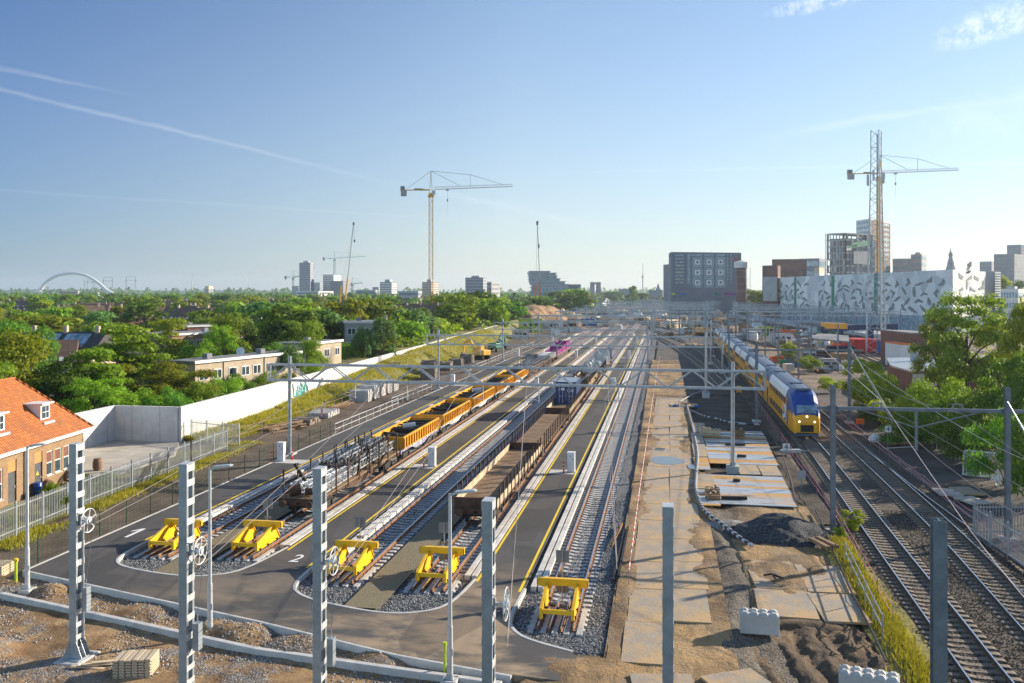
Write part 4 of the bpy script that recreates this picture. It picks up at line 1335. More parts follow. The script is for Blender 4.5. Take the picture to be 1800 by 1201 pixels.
# ---------------------------------------------------------------- wagons
def bogie(root, y, m, zr=0.0, lod=True):
 b = G()
 for sx in (-1, 1):
  b.xprism([(y - 1.25, .42), (y - .9, .32), (y + .9, .32), (y + 1.25, .42), (y + 1.2, .62), (y + .4, .72), (y - .4, .72), (y - 1.2, .62)], sx * 1.02 - .05, sx * 1.02 + .05)
  for q in (-.9, .9): b.box(sx * 1.05 - .1, sx * 1.05 + .1, y + q - .16, y + q + .16, .30, .62)
 b.box(-1.0, 1.0, y - .2, y + .2, .5, .72)
 bo = b.ob('bogie', M[m], root)
 for q in (-.9, .9):
  g = G()
  for sx in (-1, 1):
   g.cyl((sx * .69, y + q, .46), (sx * .82, y + q, .46), .46, .46, 18)
  g.cyl((-.7, y + q, .46), (.7, y + q, .46), .08, .08, 8)
  g.ob('wheelset', M['dark_metal'], bo)
def chassis(root, L, m, bm='dark_metal', w=2.6):
 g = G()
 for sx in (-1, 1):
  x = sx * (w / 2 - .12)
  g.xprism([(0, .92), (0, 1.16), (L, 1.16), (L, .92), (L * .72, .92), (L * .62, .62), (L * .38, .62), (L * .28, .92)], x - .05, x + .05)
  for k in range(int(L / 1.5)): g.box(x + sx * .05 - .03, x + sx * .05 + .03, .6 + k * 1.5, .68 + k * 1.5, .93, 1.16)
 g.box(-.25, .25, 0, L, .85, 1.15)
 for k in range(int(L / 2)): g.box(-w / 2 + .12, w / 2 - .12, 1 + k * 2 - .05, 1 + k * 2 + .05, .95, 1.15)
 g.box(-w / 2, w / 2, -.06, .12, .82, 1.18)
 g.box(-w / 2, w / 2, L - .12, L + .06, .82, 1.18)
 g.ob('frame', M[m], root)
 for y, d in ((-.06, -1), (L + .06, 1)):
  for x in (-.875, .875):
   g = G()
   g.cyl((x, y, 1.0), (x, y + d * .35, 1.0), .10, .09, 10)
   g.cyl((x, y + d * .35, 1.0), (x, y + d * .42, 1.0), .24, .24, 14)
   g.ob('buffer', M['wagon_brown'], root)
 g = G()
 for y, d in ((-.06, -1), (L + .06, 1)):
  g.box(-.05, .05, min(y, y + d * .38), max(y, y + d * .38), .92, 1.02)
  g.tube([(0, y + d * .34, .95), (0, y + d * .36, .6), (0, y + d * .2, .45)], .03, 6)
 g.ob('coupling', M['dark_metal'], root)
 for y in (2.1, L - 2.1): bogie(root, y, bm)
def gondola_mesh(root, L, load):
 w = 1.4
 y0, y1, z0, z1 = .25, L - .25, 1.22, 2.22
 for sx in (-1, 1):
  g = G()
  x = sx * w
  g.box(x - .03, x + .03, y0, y1, z0, z1)
  g.box(x - .07, x + .07, y0, y1, z1 - .08, z1 + .03)
  g.box(x - .07, x + .07, y0, y1, z0, z0 + .1)
  n = int(L / .78)
  for k in range(n + 1):
   y = y0 + (y1 - y0) * k / n
   g.xprism([(y - .07, z0 + .1), (y + .07, z0 + .1), (y + .05, z1 - .08), (y - .05, z1 - .08)], x + sx * .03 if sx > 0 else x - .16, x + .16 if sx > 0 else x - .03)
  g.ob('side', M['wagon_yellow'], root)
 for y in (y0, y1):
  g = G()
  g.box(-w, w, y - .03, y + .03, z0, z1)
  g.box(-w - .05, w + .05, y - .06, y + .06, z1 - .1, z1 + .02)
  for x in (-.9, -.3, .3, .9): g.box(x - .05, x + .05, y - .09, y + .09, z0, z1 - .1)
  g.ob('end_wall', M['wagon_yellow'], root)
 g = G(); g.box(-w + .03, w - .03, y0 + .03, y1 - .03, z0 - .04, z0 + .02); g.ob('floor', M['wagon_brown'], root)
def scrap_load(label, loc, L, seed, dark=True):
 rnd = random.Random(seed)
 g = G()
 for k in range(int(L * 3.2)):
  y = rnd.uniform(.6, L - .6)
  g.bar((-1.3, y, rnd.uniform(1.6, 2.1)), (1.3, y + rnd.uniform(-.3, .3), rnd.uniform(1.6, 2.1)), rnd.uniform(.12, .22), rnd.uniform(.1, .2))
 for k in range(int(L * 1.2)):
  y = rnd.uniform(.6, L - 2.2)
  x = rnd.uniform(-1.1, 1.1)
  g.bar((x, y, rnd.uniform(1.3, 1.8)), (x + rnd.uniform(-.4, .4), y + rnd.uniform(.8, 2), rnd.uniform(1.3, 1.8)), .14, .1)
 o = g.ob('scrap_beams', M['dark_metal'])
 o.location = loc
 tag(o, label, 'scrap load', 'loads of scrap in the yellow gondolas')
 return o
gy = [(70.3, 12.1), (83.6, 12.6), (97.6, 12.9), (111.9, 12.9), (126.2, 12.9)]
gw = ['nearest yellow gondola wagon, its frame streaked with purple graffiti', 'second yellow gondola wagon from the front', 'third yellow gondola wagon, with a pale drum on its load', 'fourth yellow gondola wagon, under the nearest portal beams', 'last yellow gondola wagon, before the flat wagon of scrap']
M['purple'] = mat('purple_graffiti', (.30, .28, .55), .6, 0, .5, 2.0, c2=(.55, .53, .62))
for (s, L), w_, i in zip(gy, gw, range(5)):
 r = T('gondola_wagon', w_, 'wagon', (TN[1], s, .02), 0, 'yellow gondola wagons')
 chassis(r, L, 'purple' if i == 0 else 'wagon_grey')
 gondola_mesh(r, L, True)
 scrap_load('load of dark scrap beams in the ' + w_.split(',')[0], (TN[1], s, .02), L, i)
 if i in (0, 2):
  g = G(); g.cyl((0, 0, 0), (1.0, .5, .1), .27, .27, 12)
  tag(g.ob('drum', M['steel_light'], None, True, loc=(TN[1] - .5, s + 6.5 + i, 2.15)), 'pale metal drum lying on the scrap in the ' + ('nearest' if i == 0 else 'third') + ' yellow gondola', 'drum')
def stakes(root, L, n, z0, z1, m='wagon_brown', w=1.36, s0=.8):
 for sx in (-1, 1):
  for k in range(n):
   y = s0 + (L - 2 * s0) * k / (n - 1)
   g = G(); g.bar((sx * w, y, z0), (sx * w, y, z1), .09, .11); g.ob('stake', M[m], root)
def flat(label, s, L, n, m='wagon_brown', sides=None, deck='deck', stk=13, endw=False, zst=2.45):
 r = T('flat_wagon', label, 'wagon', (n, s, .02), 0, 'brown flat wagons')
 chassis(r, L, m)
 g = G(); g.box(-1.35, 1.35, 0, L, 1.16, 1.26); g.ob('deck', M[deck], r)
 if sides:
  for sx in (-1, 1):
   k = 4
   for q in range(k):
    a, b = .05 + (L - .1) * q / k, .05 + (L - .1) * (q + 1) / k - .03
    g = G(); g.box(sx * 1.33 - .025, sx * 1.33 + .025, a, b, 1.262, 1.262 + sides); g.ob('side_board', M['wagon_side'], r)
 if endw:
  for y in (.05, L - .05):
   g = G(); g.box(-1.33, 1.33, y - .04, y + .04, 1.262, 1.80); g.box(-1.36, 1.36, y - .06, y + .06, 1.76, 1.83)
   for x in (-.9, 0, .9): g.box(x - .05, x + .05, y - .09, y + .09, 1.0, 1.76)
   g.ob('end_board', M['wagon_brown'], r)
 if stk: stakes(r, L, stk, .95, zst)
 return r
flat('nearest brown flat wagon with tan side boards and a row of dark stakes', 52.2, 19.9, TN[3], sides=.46, endw=True, stk=14)
flat('second brown flat wagon, empty, its planks bare and no side boards', 72.9, 20.3, TN[3], sides=None, stk=15)
flat('third brown flat wagon with tan side boards, carrying the blue container', 94.2, 20.2, TN[3], sides=.46, endw=True, stk=15)
flat('fourth flat wagon, behind the blue container, loaded with rusty scrap', 115.2, 20, TN[3], sides=.8, stk=13, endw=True)
flat('fifth flat wagon on the fourth siding, loaded with grey upright blocks', 136.2, 20, TN[3], stk=13)
flat('sixth flat wagon on the fourth siding, loaded with grey upright blocks, farthest away', 157.2, 20, TN[3], stk=0)
rnd = random.Random(5)
g = G()
for k in range(70):
 y, x = rnd.uniform(.5, 18.5), rnd.uniform(-1.2, 1.2)
 g.bar((x, y, rnd.uniform(1.3, 2.0)), (x + rnd.uniform(-1, 1) * .8, y + rnd.uniform(-1, 1.4), rnd.uniform(1.4, 2.4)), rnd.uniform(.08, .25), rnd.uniform(.1, .3))
o = g.ob('rusty_scrap', M['wagon_brown'], None, loc=(TN[3], 115.4, 0)); tag(o, 'heap of rusty scrap on the wagon behind the blue container', 'scrap load')
ub = None
for s in (136.2, 157.2):
 for k in range(14):
  for x in (-.75, .75):
   loc = (TN[3] + x, s + 1.5 + k * 1.28, 1.28)
   if ub is None:
    g = G()
    g.box(-.5, .5, -.12, .12, 0, 1.5)
    g.box(-.62, .62, -.2, .2, 0, .14)
    g.cyl((0, -.1, 1.5), (0, .1, 1.5), .42, .42, 10)
    ub = g.ob('grey_block', M['steel'], None, loc=loc)
    tag(ub, 'grey upright machine part standing on a flat wagon of the fourth siding', 'machine part', 'grey uprights on the flat wagons')
   elif rnd.random() < .85:
    c = ub.copy(); put(c); c.location = loc; c.scale = (1, 1, rnd.uniform(.75, 1.15)); c.rotation_euler = (0, 0, rnd.uniform(-.2, .2))
r = flat('brown flat wagon at the second buffer stop, heaped with steel lattice scrap', 52.4, 17.2, TN[1], sides=None, stk=8, zst=2.9)
def lattice(g, p, q, w, h, n, t=1):
 p, q = Vector(p), Vector(q)
 d = (q - p).normalized(); up = Vector((0, 0, 1)); s = d.cross(up).normalized()
 cs = [s * a * w / 2 + up * b * h / 2 for a, b in ((-1, -1), (1, -1), (1, 1), (-1, 1))]
 for c in cs: g.bar(p + c, q + c, .06 * t)
 for k in range(n):
  a, b = p.lerp(q, k / n), p.lerp(q, (k + 1) / n)
  for i in range(4):
   g.bar(a + cs[i], b + cs[(i + 1) % 4], .035 * t)
   g.bar(a + cs[i], a + cs[(i + 1) % 4], .035 * t)
rnd = random.Random(12)
for k, (x, z, y0_, L_, m_, w_) in enumerate([(-.8, 1.65, 1.2, 6.0, 'steel_light', 'long pale lattice girder lying at the left front of the scrap wagon'), (.1, 1.75, .8, 6.5, 'white_gloss', 'white lattice girder in the middle front of the scrap wagon'), (.85, 1.6, 1.6, 7, 'steel_light', 'grey lattice girder along the right edge of the scrap wagon'), (-.7, 2.1, 6.5, 9, 'steel', 'lattice girder on the rear left of the scrap wagon'),
                                         (.2, 2.3, 7.2, 8.6, 'wagon_grey', 'topmost lattice girder on the rear of the scrap wagon'), (.9, 1.9, 8.2, 8.0, 'steel_light', 'grey lattice girder on the rear right of the scrap wagon')]):
 g = G(); lattice(g, (x, y0_, z), (x + rnd.uniform(-.2, .2), y0_ + L_, z + rnd.uniform(-.1, .25)), .55, .55, int(L_ / .7))
 tag(g.ob('lattice_girder', M[m_], None, loc=(TN[1], 52.4, 0)), w_, 'steel girder', 'lattice girders on the scrap wagon')
g = G()
for k in range(46):
 y = rnd.uniform(6.5, 16.5); x = rnd.uniform(-1.2, 1.25)
 g.bar((x, y, 1.3), (x + rnd.uniform(-.5, .5), y + rnd.uniform(-.9, .9), rnd.uniform(2.0, 3.3)), .07, .10)
for k in range(12):
 x = rnd.uniform(-1.2, 1.2)
 g.bar((x, 6.2, rnd.uniform(1.4, 2.4)), (x + rnd.uniform(-.2, .2), 16.6, rnd.uniform(1.4, 2.9)), .09, .12)
tag(g.ob('scrap_bars', M['dark_metal'], None, loc=(TN[1], 52.4, 0)), 'tangle of dark upright and leaning bars in the middle of the scrap wagon', 'scrap load')
g = G()
for k in range(26):
 y = rnd.uniform(7.0, 16); x = rnd.uniform(-1.1, 1.1)
 g.bar((x, y, 1.35), (x + rnd.uniform(-.6, .6), y + rnd.uniform(-1.2, 1.2), rnd.uniform(1.7, 2.9)), .08, .08)
tag(g.ob('scrap_bars', M['wood_pale'], None, loc=(TN[1], 52.4, 0)), 'pale yellowish bars mixed through the scrap on the wagon', 'scrap load')
g = G(); g.cyl((-.5, 2.2, 2.0), (-.75, 1.2, 3.2), .13, .11, 10); g.tube([(-.45, 2.2, 2.1), (.2, 2.6, 2.2), (.5, 3.0, 1.9)], .05)
tag(g.ob('bent_pipe', M['dark_metal'], None, loc=(TN[1], 52.4, 0)), 'dark pipe sticking up at the front of the scrap wagon', 'pipe')
g = G(); g.cyl((-.9, .6, 1.6), (-.3, 1.0, 1.7), .36, .36, 14); g.cyl((.15, .7, 1.55), (.7, .9, 1.6), .24, .24, 12)
tag(g.ob('old_drum', M['wagon_brown'], None, loc=(TN[1], 52.4, 0)), 'rusty drum on the front edge of the scrap wagon', 'drum')
flat('flat wagon with stakes behind the yellow gondolas, loaded with grey steelwork', 140.5, 18, TN[1], stk=10, zst=2.6)
g = G()
for k in range(40):
 y, x = rnd.uniform(.6, 17), rnd.uniform(-1.2, 1.2)
 g.bar((x, y, 1.3), (x + rnd.uniform(-.6, .6), y + rnd.uniform(-1, 1), rnd.uniform(1.8, 3.0)), .1, .1)
lattice(g, (-.6, 1, 1.7), (-.5, 16, 1.8), .6, .6, 14); lattice(g, (.6, 2, 1.7), (.6, 17, 1.9), .6, .6, 14)
tag(g.ob('steelwork', M['steel_dark'], None, loc=(TN[1], 140.5, 0)), 'grey steelwork piled on the flat wagon behind the yellow gondolas', 'scrap load')
flat('long flat wagon carrying the pale sheets, before the magenta bins', 159.5, 19, TN[1], stk=12, zst=2.6)
g = G(); g.box(-1.25, 1.25, 9, 18.5, 1.28, 2.1); tag(g.ob('sheet_stack', M['white_far'], None, loc=(TN[1], 159.5, 0), bevel=.03), 'stack of pale sheets on the wagon before the magenta bins', 'sheet stack')
flat('flat wagon under the magenta bins', 179.5, 30, TN[1], stk=0)
for k, (y, z1) in enumerate(((1, 2.2), (9, 2.7), (17, 3.0))):
 g = G(); g.box(-1.3, 1.3, y, y + 7.4, 1.28, 1.36)
 for sx in (-1, 1): g.box(sx * 1.3 - .04, sx * 1.3 + .04, y, y + 7.4, 1.28, z1); [g.box(sx * 1.3 - .09, sx * 1.3 + .09, y + q, y + q + .12, 1.3, z1) for q in (.4, 2, 3.6, 5.2, 6.8)]
 g.box(-1.3, 1.3, y - .04, y + .04, 1.28, z1); g.box(-1.3, 1.3, y + 7.36, y + 7.44, 1.28, z1)
 tag(g.ob('magenta_bin', M['magenta'], None, loc=(TN[1], 179.5, 0)), ['low magenta bin nearest on its wagon', 'middle magenta bin on the wagon', 'tall magenta bin at the far end of its wagon'][k], 'bin', 'magenta bins on the wagon')
r = T('shipping_container', 'dark blue shipping container with white markings on its doors', 'container', (TN[3] + .1, 101.9, 1.28))
g = G()
for sx in (-1, 1):
 n = 22
 pts = []
 for k in range(n):
  y = .1 + 5.86 * k / n
  q = 5.86 / n
  pts += [(y, 0), (y + q * .3, 0), (y + q * .5, .04), (y + q * .8, .04)]
 pl = [(sx * (1.20 - d), y) for y, d in pts] + [(sx * 1.14, 5.96), (sx * 1.14, .1)]
 g.prism(pl, .1, 2.5)
g.ob('side_wall', M['container_blue'], r)
g = G(); g.box(-1.18, 1.18, .05, 6.0, 2.5, 2.56); g.ob('roof', M['steel'], r)
g = G()
for x in (-1.22, 1.14):
 for y in (0, 5.98): g.box(x, x + .08, y, y + .1, 0, 2.58)
for z in (0, 2.48):
 for y in (0.005, 5.985): g.box(-1.14, 1.14, y, y + .09, z, z + .1)
 for x in (-1.215, 1.145): g.box(x, x + .07, .1, 5.98, z + .003, z + .1)
g.ob('corner_frame', M['container_blue'], r)
for sx in (-1, 1):
 g = G(); g.box(min(sx * .02, sx * 1.13), max(sx * .02, sx * 1.13), .02, .07, .1, 2.48)
 d = g.ob('door', M['container_blue'], r)
 for x in (.38, .78):
  g = G(); g.cyl((sx * x, -.01, .12), (sx * x, -.01, 2.46), .022, .022, 8)
  for z in (.3, .95, 1.7, 2.3): g.box(sx * x - .05, sx * x + .05, -.005, .02, z - .03, z + .03)
  g.ob('lock_rod', M['steel_light'], d)
  g = G(); g.bar((sx * x, -.03, .92), (sx * (x + (-.3 if x > .5 else .28)), -.03, .9), .03, .05); g.ob('handle', M['steel_light'], d)
g = G(); g.box(-.58, -.14, .0, .018, 1.60, 1.86); g.ob('label_plate', M['train_white'], r)
text_ob('lettering', 'CAI', .52, M['train_white'], r, .004, (.52, .012, 1.55), (R(90), 0, 0))
text_ob('lettering', 'CAIU 273946', .17, M['train_white'], r, .003, (.56, .012, 2.22), (R(90), 0, 0))
text_ob('lettering', '22G1', .14, M['train_white'], r, .003, (.62, .012, 2.04), (R(90), 0, 0))
g = G(); g.box(-.87, -.72, .0, .018, 2.06, 2.24); g.ob('white_sticker', M['train_white'], r)
g = G(); g.box(-.86, -.74, .0, .018, 1.6, 1.72); g.ob('yellow_sticker', M['yellow_line'], r)
# ---------------------------------------------------------------- train
def ring(hw, zb, zt, sh):
 """half body outline from the lower left over the roof to the lower right"""
 pts = [(-hw * .93, zb), (-hw, zb + .35), (-hw, zt * .62), (-hw * .985, zt - sh), (-hw * .88, zt - sh * .45), (-hw * .62, zt - sh * .12), (-hw * .3, zt - .02), (0, zt)]
 return pts + [(-x, z) for x, z in reversed(pts[:-1])]
def loft(rings):
 g = G()
 n = len(rings[0][1])
 for y, r_ in rings: g.v += [(x, y + dy, z) for (x, z), dy in zip(r_, [0] * n)]
 return g, n
def coach(label, front=False, L=26.3):
 r = T('train_coach', label, 'train coach', (0, 0, 0), 0, 'coaches of the yellow and blue double deck train')
 y0 = 3.4 if front else .2
 full = ring(1.40, .42, 4.62, 1.05)
 n = len(full)
 zs = 3.35
 g = G()
 for sx in (-1, 1):
  g.yprism([(sx * 1.30, .42), (sx * 1.40, .78), (sx * 1.40, 2.9), (sx * 1.385, zs), (sx * 1.30, zs), (sx * 1.30, .8)], y0, L - .2)
 g.ob('body_side', M['train_yellow'], r)
 g = G()
 pr = [(-1.383, zs), (-1.36, 3.6), (-1.22, 4.10), (-.86, 4.48), (-.42, 4.60), (0, 4.62), (.42, 4.60), (.86, 4.48), (1.22, 4.10), (1.36, 3.6), (1.383, zs)]
 g.yprism(pr, y0, L - .2)
 g.ob('roof', M['train_roof'], r)
 g = G(); g.box(-1.28, 1.28, y0, L - .2, .45, 3.34); g.ob('inner_body', M['dark_metal'], r)
 g = G()
 for y in (y0 + 4.5, L - 4.8, L - 3.2): g.prism([(-.6, y - .5), (.6, y - .5), (.6, y + .5), (-.6, y + .5)], 4.58, 4.72)
 for x in (-.95, .95): g.box(x - .02, x + .02, y0 + 1, L - 1.5, 4.44, 4.49)
 g.ob('roof_unit', M['train_roof'], r)
 for sx in (-1, 1):
  for a, b in ((y0 + 1.6, L - 5.4),) if front else ((2.2, L / 2 - .6), (L / 2 + .6, L - 2.6)):
   g = G()
   e = .012
   g.add([(sx * (1.39 + e), a, 3.42), (sx * (1.39 + e), b, 3.42), (sx * (1.36 + e), b, 3.62), (sx * (1.22 + e), b, 4.11), (sx * (1.0 + e), b, 4.38), (sx * (1.0 + e), a, 4.38), (sx * (1.22 + e), a, 4.11), (sx * (1.36 + e), a, 3.62)],
                  [(0, 1, 2, 7), (7, 2, 3, 6), (6, 3, 4, 5)])
   g.add([(sx * (1.385), a, 3.42), (sx * 1.385, b, 3.42), (sx * 1.0, b, 4.36), (sx * 1.0, a, 4.36)], [(3, 2, 1, 0)])
   g.ob('white_panel', M['train_white'], r)
   k = int((b - a) / 1.5)
   for q in range(k):
    u = a + .2 + (b - a - .4) * q / k
    for z0, z1 in ((2.72, 3.32), (1.02, 1.72)):
     g = G(); g.box(sx * 1.40 - .012, sx * 1.40 + .012, u, u + 1.15, z0, z1); g.ob('window', M['glass'], r)
  for y in ((L - 4.2,) if front else (1.2, L - 2.2)):
   g = G(); g.box(sx * 1.40 - .02, sx * 1.40 + .02, y, y + 1.3, .62, 2.65); d = g.ob('door', M['train_blue'], r)
   g = G(); g.box(sx * 1.405 - .022, sx * 1.405 + .022, y + .2, y + 1.1, 1.5, 2.4); g.ob('door_window', M['glass'], d)
 g = G()
 for sx in (-1, 1):
  g.box(sx * 1.2 - .05, sx * 1.2 + .05, y0 + 4.5, L - 5, .22, .44)
 g.box(-1.1, 1.1, y0 + 5, L - 5.5, .25, .44)
 g.ob('underframe', M['dark_metal'], r)
 for y in (3.6 if front else 3.0, L - 3.0): bogie(r, y, 'dark_metal')
 g = G(); g.box(-1.05, 1.05, L - .22, L + .22, .7, 4.0); g.ob('gangway', M['black'], r)
 if front:
  secs = [(0.0, .98, .55, 1.55), (.06, 1.14, .47, 2.05), (.22, 1.24, .42, 2.30), (.62, 1.32, .42, 2.86), (1.25, 1.36, .42, 3.62), (1.9, 1.385, .42, 4.18), (2.6, 1.40, .42, 4.46), (3.42, 1.40, .42, 4.60)]
  low, upv = G(), G()
  R_ = []
  for y, hw, zb, zt in secs:
   R_.append((y, ring(hw, zb, zt, min(1.05, max(.22, (zt - 1.4) * .42)))))
  split = 2.28
  rings = []
  for y, pts in R_:
   q = []
   for (a, b) in zip(pts, pts[1:]):
    for k in range(4):
     t_ = k / 4
     q.append((a[0] + (b[0] - a[0]) * t_, y, a[1] + (b[1] - a[1]) * t_))
   q.append((pts[-1][0], y, pts[-1][1]))
   rings.append(q)
  m_ = len(rings[0])
  for i in range(len(rings) - 1):
   for j in range(m_ - 1):
    f = [rings[i][j], rings[i][j + 1], rings[i + 1][j + 1], rings[i + 1][j]]
    zc = sum(p[2] for p in f) / 4
    yc = sum(p[1] for p in f) / 4
    (low if zc < split and yc < 2.75 or zc < .9 else upv).face(f)
  low.face([p for p in rings[0]])
  g = G(); g.v, g.f, g.m = low.v, low.f, low.m
  low.ob('nose', M['train_yellow'], r, True)
  upv.ob('cab_top', M['train_blue'], r, True)
  g = G()
  n_ = Vector((0, -.55, .40)).normalized() * .03
  g.add([Vector(p) + Vector((0, -.035, .03)) for p in [(-.92, .30, 2.42), (.92, .30, 2.42), (.86, .86, 3.12), (-.86, .86, 3.12)]] + [Vector(p) for p in [(-.92, .36, 2.36), (.92, .36, 2.36), (.86, .92, 3.06), (-.86, .92, 3.06)]],
              [(0, 1, 2, 3), (7, 6, 5, 4), (0, 4, 5, 1), (1, 5, 6, 2), (2, 6, 7, 3), (3, 7, 4, 0)])
  g.ob('windscreen', M['glass_blue'], r)
  g = G(); g.bar((-.3, .27, 2.47), (.5, .50, 2.78), .03); g.bar((.5, .27, 2.47), (.85, .48, 2.75), .03); g.ob('wiper', M['black'], r)
  for x, z, y in ((-.72, 1.62, .0), (.72, 1.62, .0), (0, 2.12, .06)):
   g = G(); g.cyl((x, y - .03, z), (x, y + .12, z), .085, .085, 12); g.ob('headlight', M['lamp_glow'], r)
  g = G(); g.prism([(-.62, -.012), (.62, -.012), (.5, .03), (-.5, .03)], .62, 1.30); g.ob('coupler_opening', M['black'], r)
  g = G(); g.cyl((0, -.25, .95), (0, .1, .95), .12, .16, 10); g.box(-.22, .22, -.28, -.1, .84, 1.08); g.ob('coupler', M['dark_metal'], r)
  g = G(); g.xprism([(.1, .2), (.1, .42), (1.0, .42), (1.0, .2)], -1.1, 1.1); g.ob('skirt', M['train_roof'], r)
  g = G(); g.prism([(-.75, 2.3), (.75, 2.3), (.7, 3.1), (-.7, 3.1)], 4.40, 4.66); g.ob('roof_fairing', M['train_roof'], r, bevel=.08)
  for sx in (-1, 1):
   X = sx * 1.402
   e = G()
   for poly in ([(4.6, 2.55), (7.0, 2.55), (5.6, 1.95), (4.6, 1.95)], [(4.6, .85), (5.0, .85), (5.0, 2.0), (4.6, 2.0)], [(5.4, 1.35), (6.4, 1.0), (7.6, 1.0), (7.6, 1.45), (6.7, 1.45), (5.4, 1.95)], [(7.3, 1.4), (7.6, 1.4), (7.6, 2.5), (7.3, 2.5)]):
    e.xprism(poly, X - .012, X + .012)
   e.ob('emblem', M['train_white'], r)
   g = G(); g.box(sx * 1.401 - .01, sx * 1.401 + .01, 3.5, 4.4, .8, 3.3); g.ob('blue_band', M['train_blue'], r)
   g = G(); g.box(sx * 1.404 - .01, sx * 1.404 + .01, 2.5, 3.2, .65, 2.4); g.ob('cab_door', M['train_yellow'], r)
 return r
def place_train():
 path = along(K1, .1, 0)
 ys = [p[1] for p in path]
 def loc(s):
  i = min(range(len(ys)), key=lambda k: abs(ys[k] - s))
  return path[i]
 s = 89.6
 words = ['front coach of the double deck train, with the yellow nose and blue windscreen surround', 'second coach of the train, behind the front one', 'third coach of the train', 'fourth coach of the train', 'fifth coach of the train', 'sixth and last coach of the train']
 mid = None
 for i, w_ in enumerate(words):
  a, b = loc(s), loc(s + 26.4)
  rz = math.atan2(-(b[0] - a[0]), b[1] - a[1])
  if i == 0:
   c = coach(w_, True); c.location = (a[0], a[1], .02); c.rotation_euler = (0, 0, rz)
  elif mid is None:
   mid = coach(w_); mid.location = (a[0], a[1], .02); mid.rotation_euler = (0, 0, rz)
  else: copy_tree(mid, (a[0], a[1], .02), rz, w_)
  s += 26.5
place_train()
# ---------------------------------------------------------------- platform cabinets and bollards
def make_cabinet():
 r = T('control_cabinet', '', 'cabinet', group='white control cabinets on the platforms')
 g = G(); g.box(-.29, .29, -.25, .25, .06, 1.55); g.ob('body', M['white_gloss'], r, bevel=.015)
 g = G(); g.box(-.32, .32, -.28, .28, 1.55, 1.60); g.ob('roof', M['white_gloss'], r, bevel=.01)
 g = G(); g.box(-.31, .31, -.27, .27, 0, .06); g.ob('plinth', M['concrete'], r)
 g = G(); g.box(-.25, .25, -.262, -.25, .12, 1.48); d = g.ob('door', M['white_gloss'], r)
 g = G(); g.box(.12, .16, -.285, -.262, 1.0, 1.12); g.cyl((-.06, -.262, 1.3), (-.06, -.28, 1.3), .05, .05, 10); g.ob('handle', M['steel_dark'], d)
 return r
def make_bollard():
 r = T('bollard', '', 'bollard', group='red and white bollards beside the cabinets')
 g = G(); g.cyl((0, 0, 0), (0, 0, .86), .06, .06, 12); g.ob('post', M['red'], r)
 for z in (.34, .62):
  g = G(); g.cyl((0, 0, z), (0, 0, z + .12), .0615, .0615, 12); g.ob('white_band', M['white_gloss'], r)
 g = G(); g.lathe([(.06, 0), (.058, .02), (.035, .045), (0.003, .055)], (0, 0, .86), 12); g.ob('cap', M['red'], r)
 return r
cab, bol = make_cabinet(), make_bollard()
first = True
for col, n_, ss_ in (('leftmost platform', -32.0, (70.2, 132, 194, 256)), ('platform marked 2', -18.75, (70.1, 131, 192, 250)), ('third platform', -7.2, (69.8, 131, 192, 250))):
 for i, s in enumerate(ss_):
  lab = 'white control cabinet on the %s, %s' % (col, ('nearest of its row', 'second of its row, near the second portal', 'third of its row', 'farthest of its row')[i])
  if first: cab.location = (n_, s, 0); cab['label'] = lab
  else: copy_tree(cab, (n_, s, 0), 0, lab)
  for k, (dx, dy) in enumerate(((-.55, -.7), (.75, .5)) if n_ < -30 else ((-.55, -.55),)):
   bl = 'red and white bollard %s the %s cabinet on the %s' % ('in front of' if k == 0 else 'right of', ('nearest', 'second', 'third', 'farthest')[i], col)
   if first: bol.location = (n_ + dx, s + dy, 0); bol['label'] = bl
   else: copy_tree(bol, (n_ + dx, s + dy, 0), 0, bl)
   first = False
  g = G()
  x0, x1 = (n_ - .3, -29.75) if n_ < -30 else ((-20.4, n_ + .3) if n_ < -15 else (-8.95, n_ + .3))
  g.box(x0, x1, s - .9, s + .7, -.05, .006)
  S(g.ob('concrete_pad', M['kerb']))
# ---------------------------------------------------------------- fences
def fence(name, label, path, bay, h, post_m, pale_m, kind, pz=-.3, cat='fence'):
 r = T(name, label, cat)
 pts = along(path, bay)
 for i, (x, y, a) in enumerate(pts):
  if len(pts) <= 100 or i < 100:
   g = G()
   if kind == 'pale': g.cbox((x, y, pz + h / 2), (.10, .10, h + .1), a)
   else: g.cyl((x, y, pz), (x, y, pz + h), .035, .035, 8)
   g.ob('post', M[post_m], r)
  if i + 1 < len(pts):
   x2, y2, _ = pts[i + 1]
   g = G()
   p, q = Vector((x, y, 0)), Vector((x2, y2, 0))
   if kind == 'pale':
    for z in (.35, h - .3): g.bar(p + Vector((0, 0, pz + z)), q + Vector((0, 0, pz + z)), .05, .06)
    n = int((q - p).length / .17)
    for k in range(1, n):
     c = p.lerp(q, k / n)
     g.cbox((c.x, c.y, pz + h / 2), (.02, .045, h - .12), a)
   elif kind == 'rail':
    for z in (.55, h - .05): g.tube([p + Vector((0, 0, pz + z)), q + Vector((0, 0, pz + z))], .028, 6)
   else:
    for k in range(9): g.bar(p + Vector((0, 0, pz + .05 + k * (h - .1) / 8)), q + Vector((0, 0, pz + .05 + k * (h - .1) / 8)), .008)
    n = int((q - p).length / .35)
    for k in range(1, n):
     c = p.lerp(q, k / n); g.bar(c + Vector((0, 0, pz + .05)), c + Vector((0, 0, pz + h - .05)), .007)
   g.ob('panel', M[pale_m], r)
 return r
fence('palisade_fence', 'grey palisade fence between the brick house and the raked soil', [(-37.0, 36), (-37.83, 45), (-38.67, 54.7), (-39.6, 77.5)], 2.6, 2.0, 'steel', 'steel', 'pale', -.1)
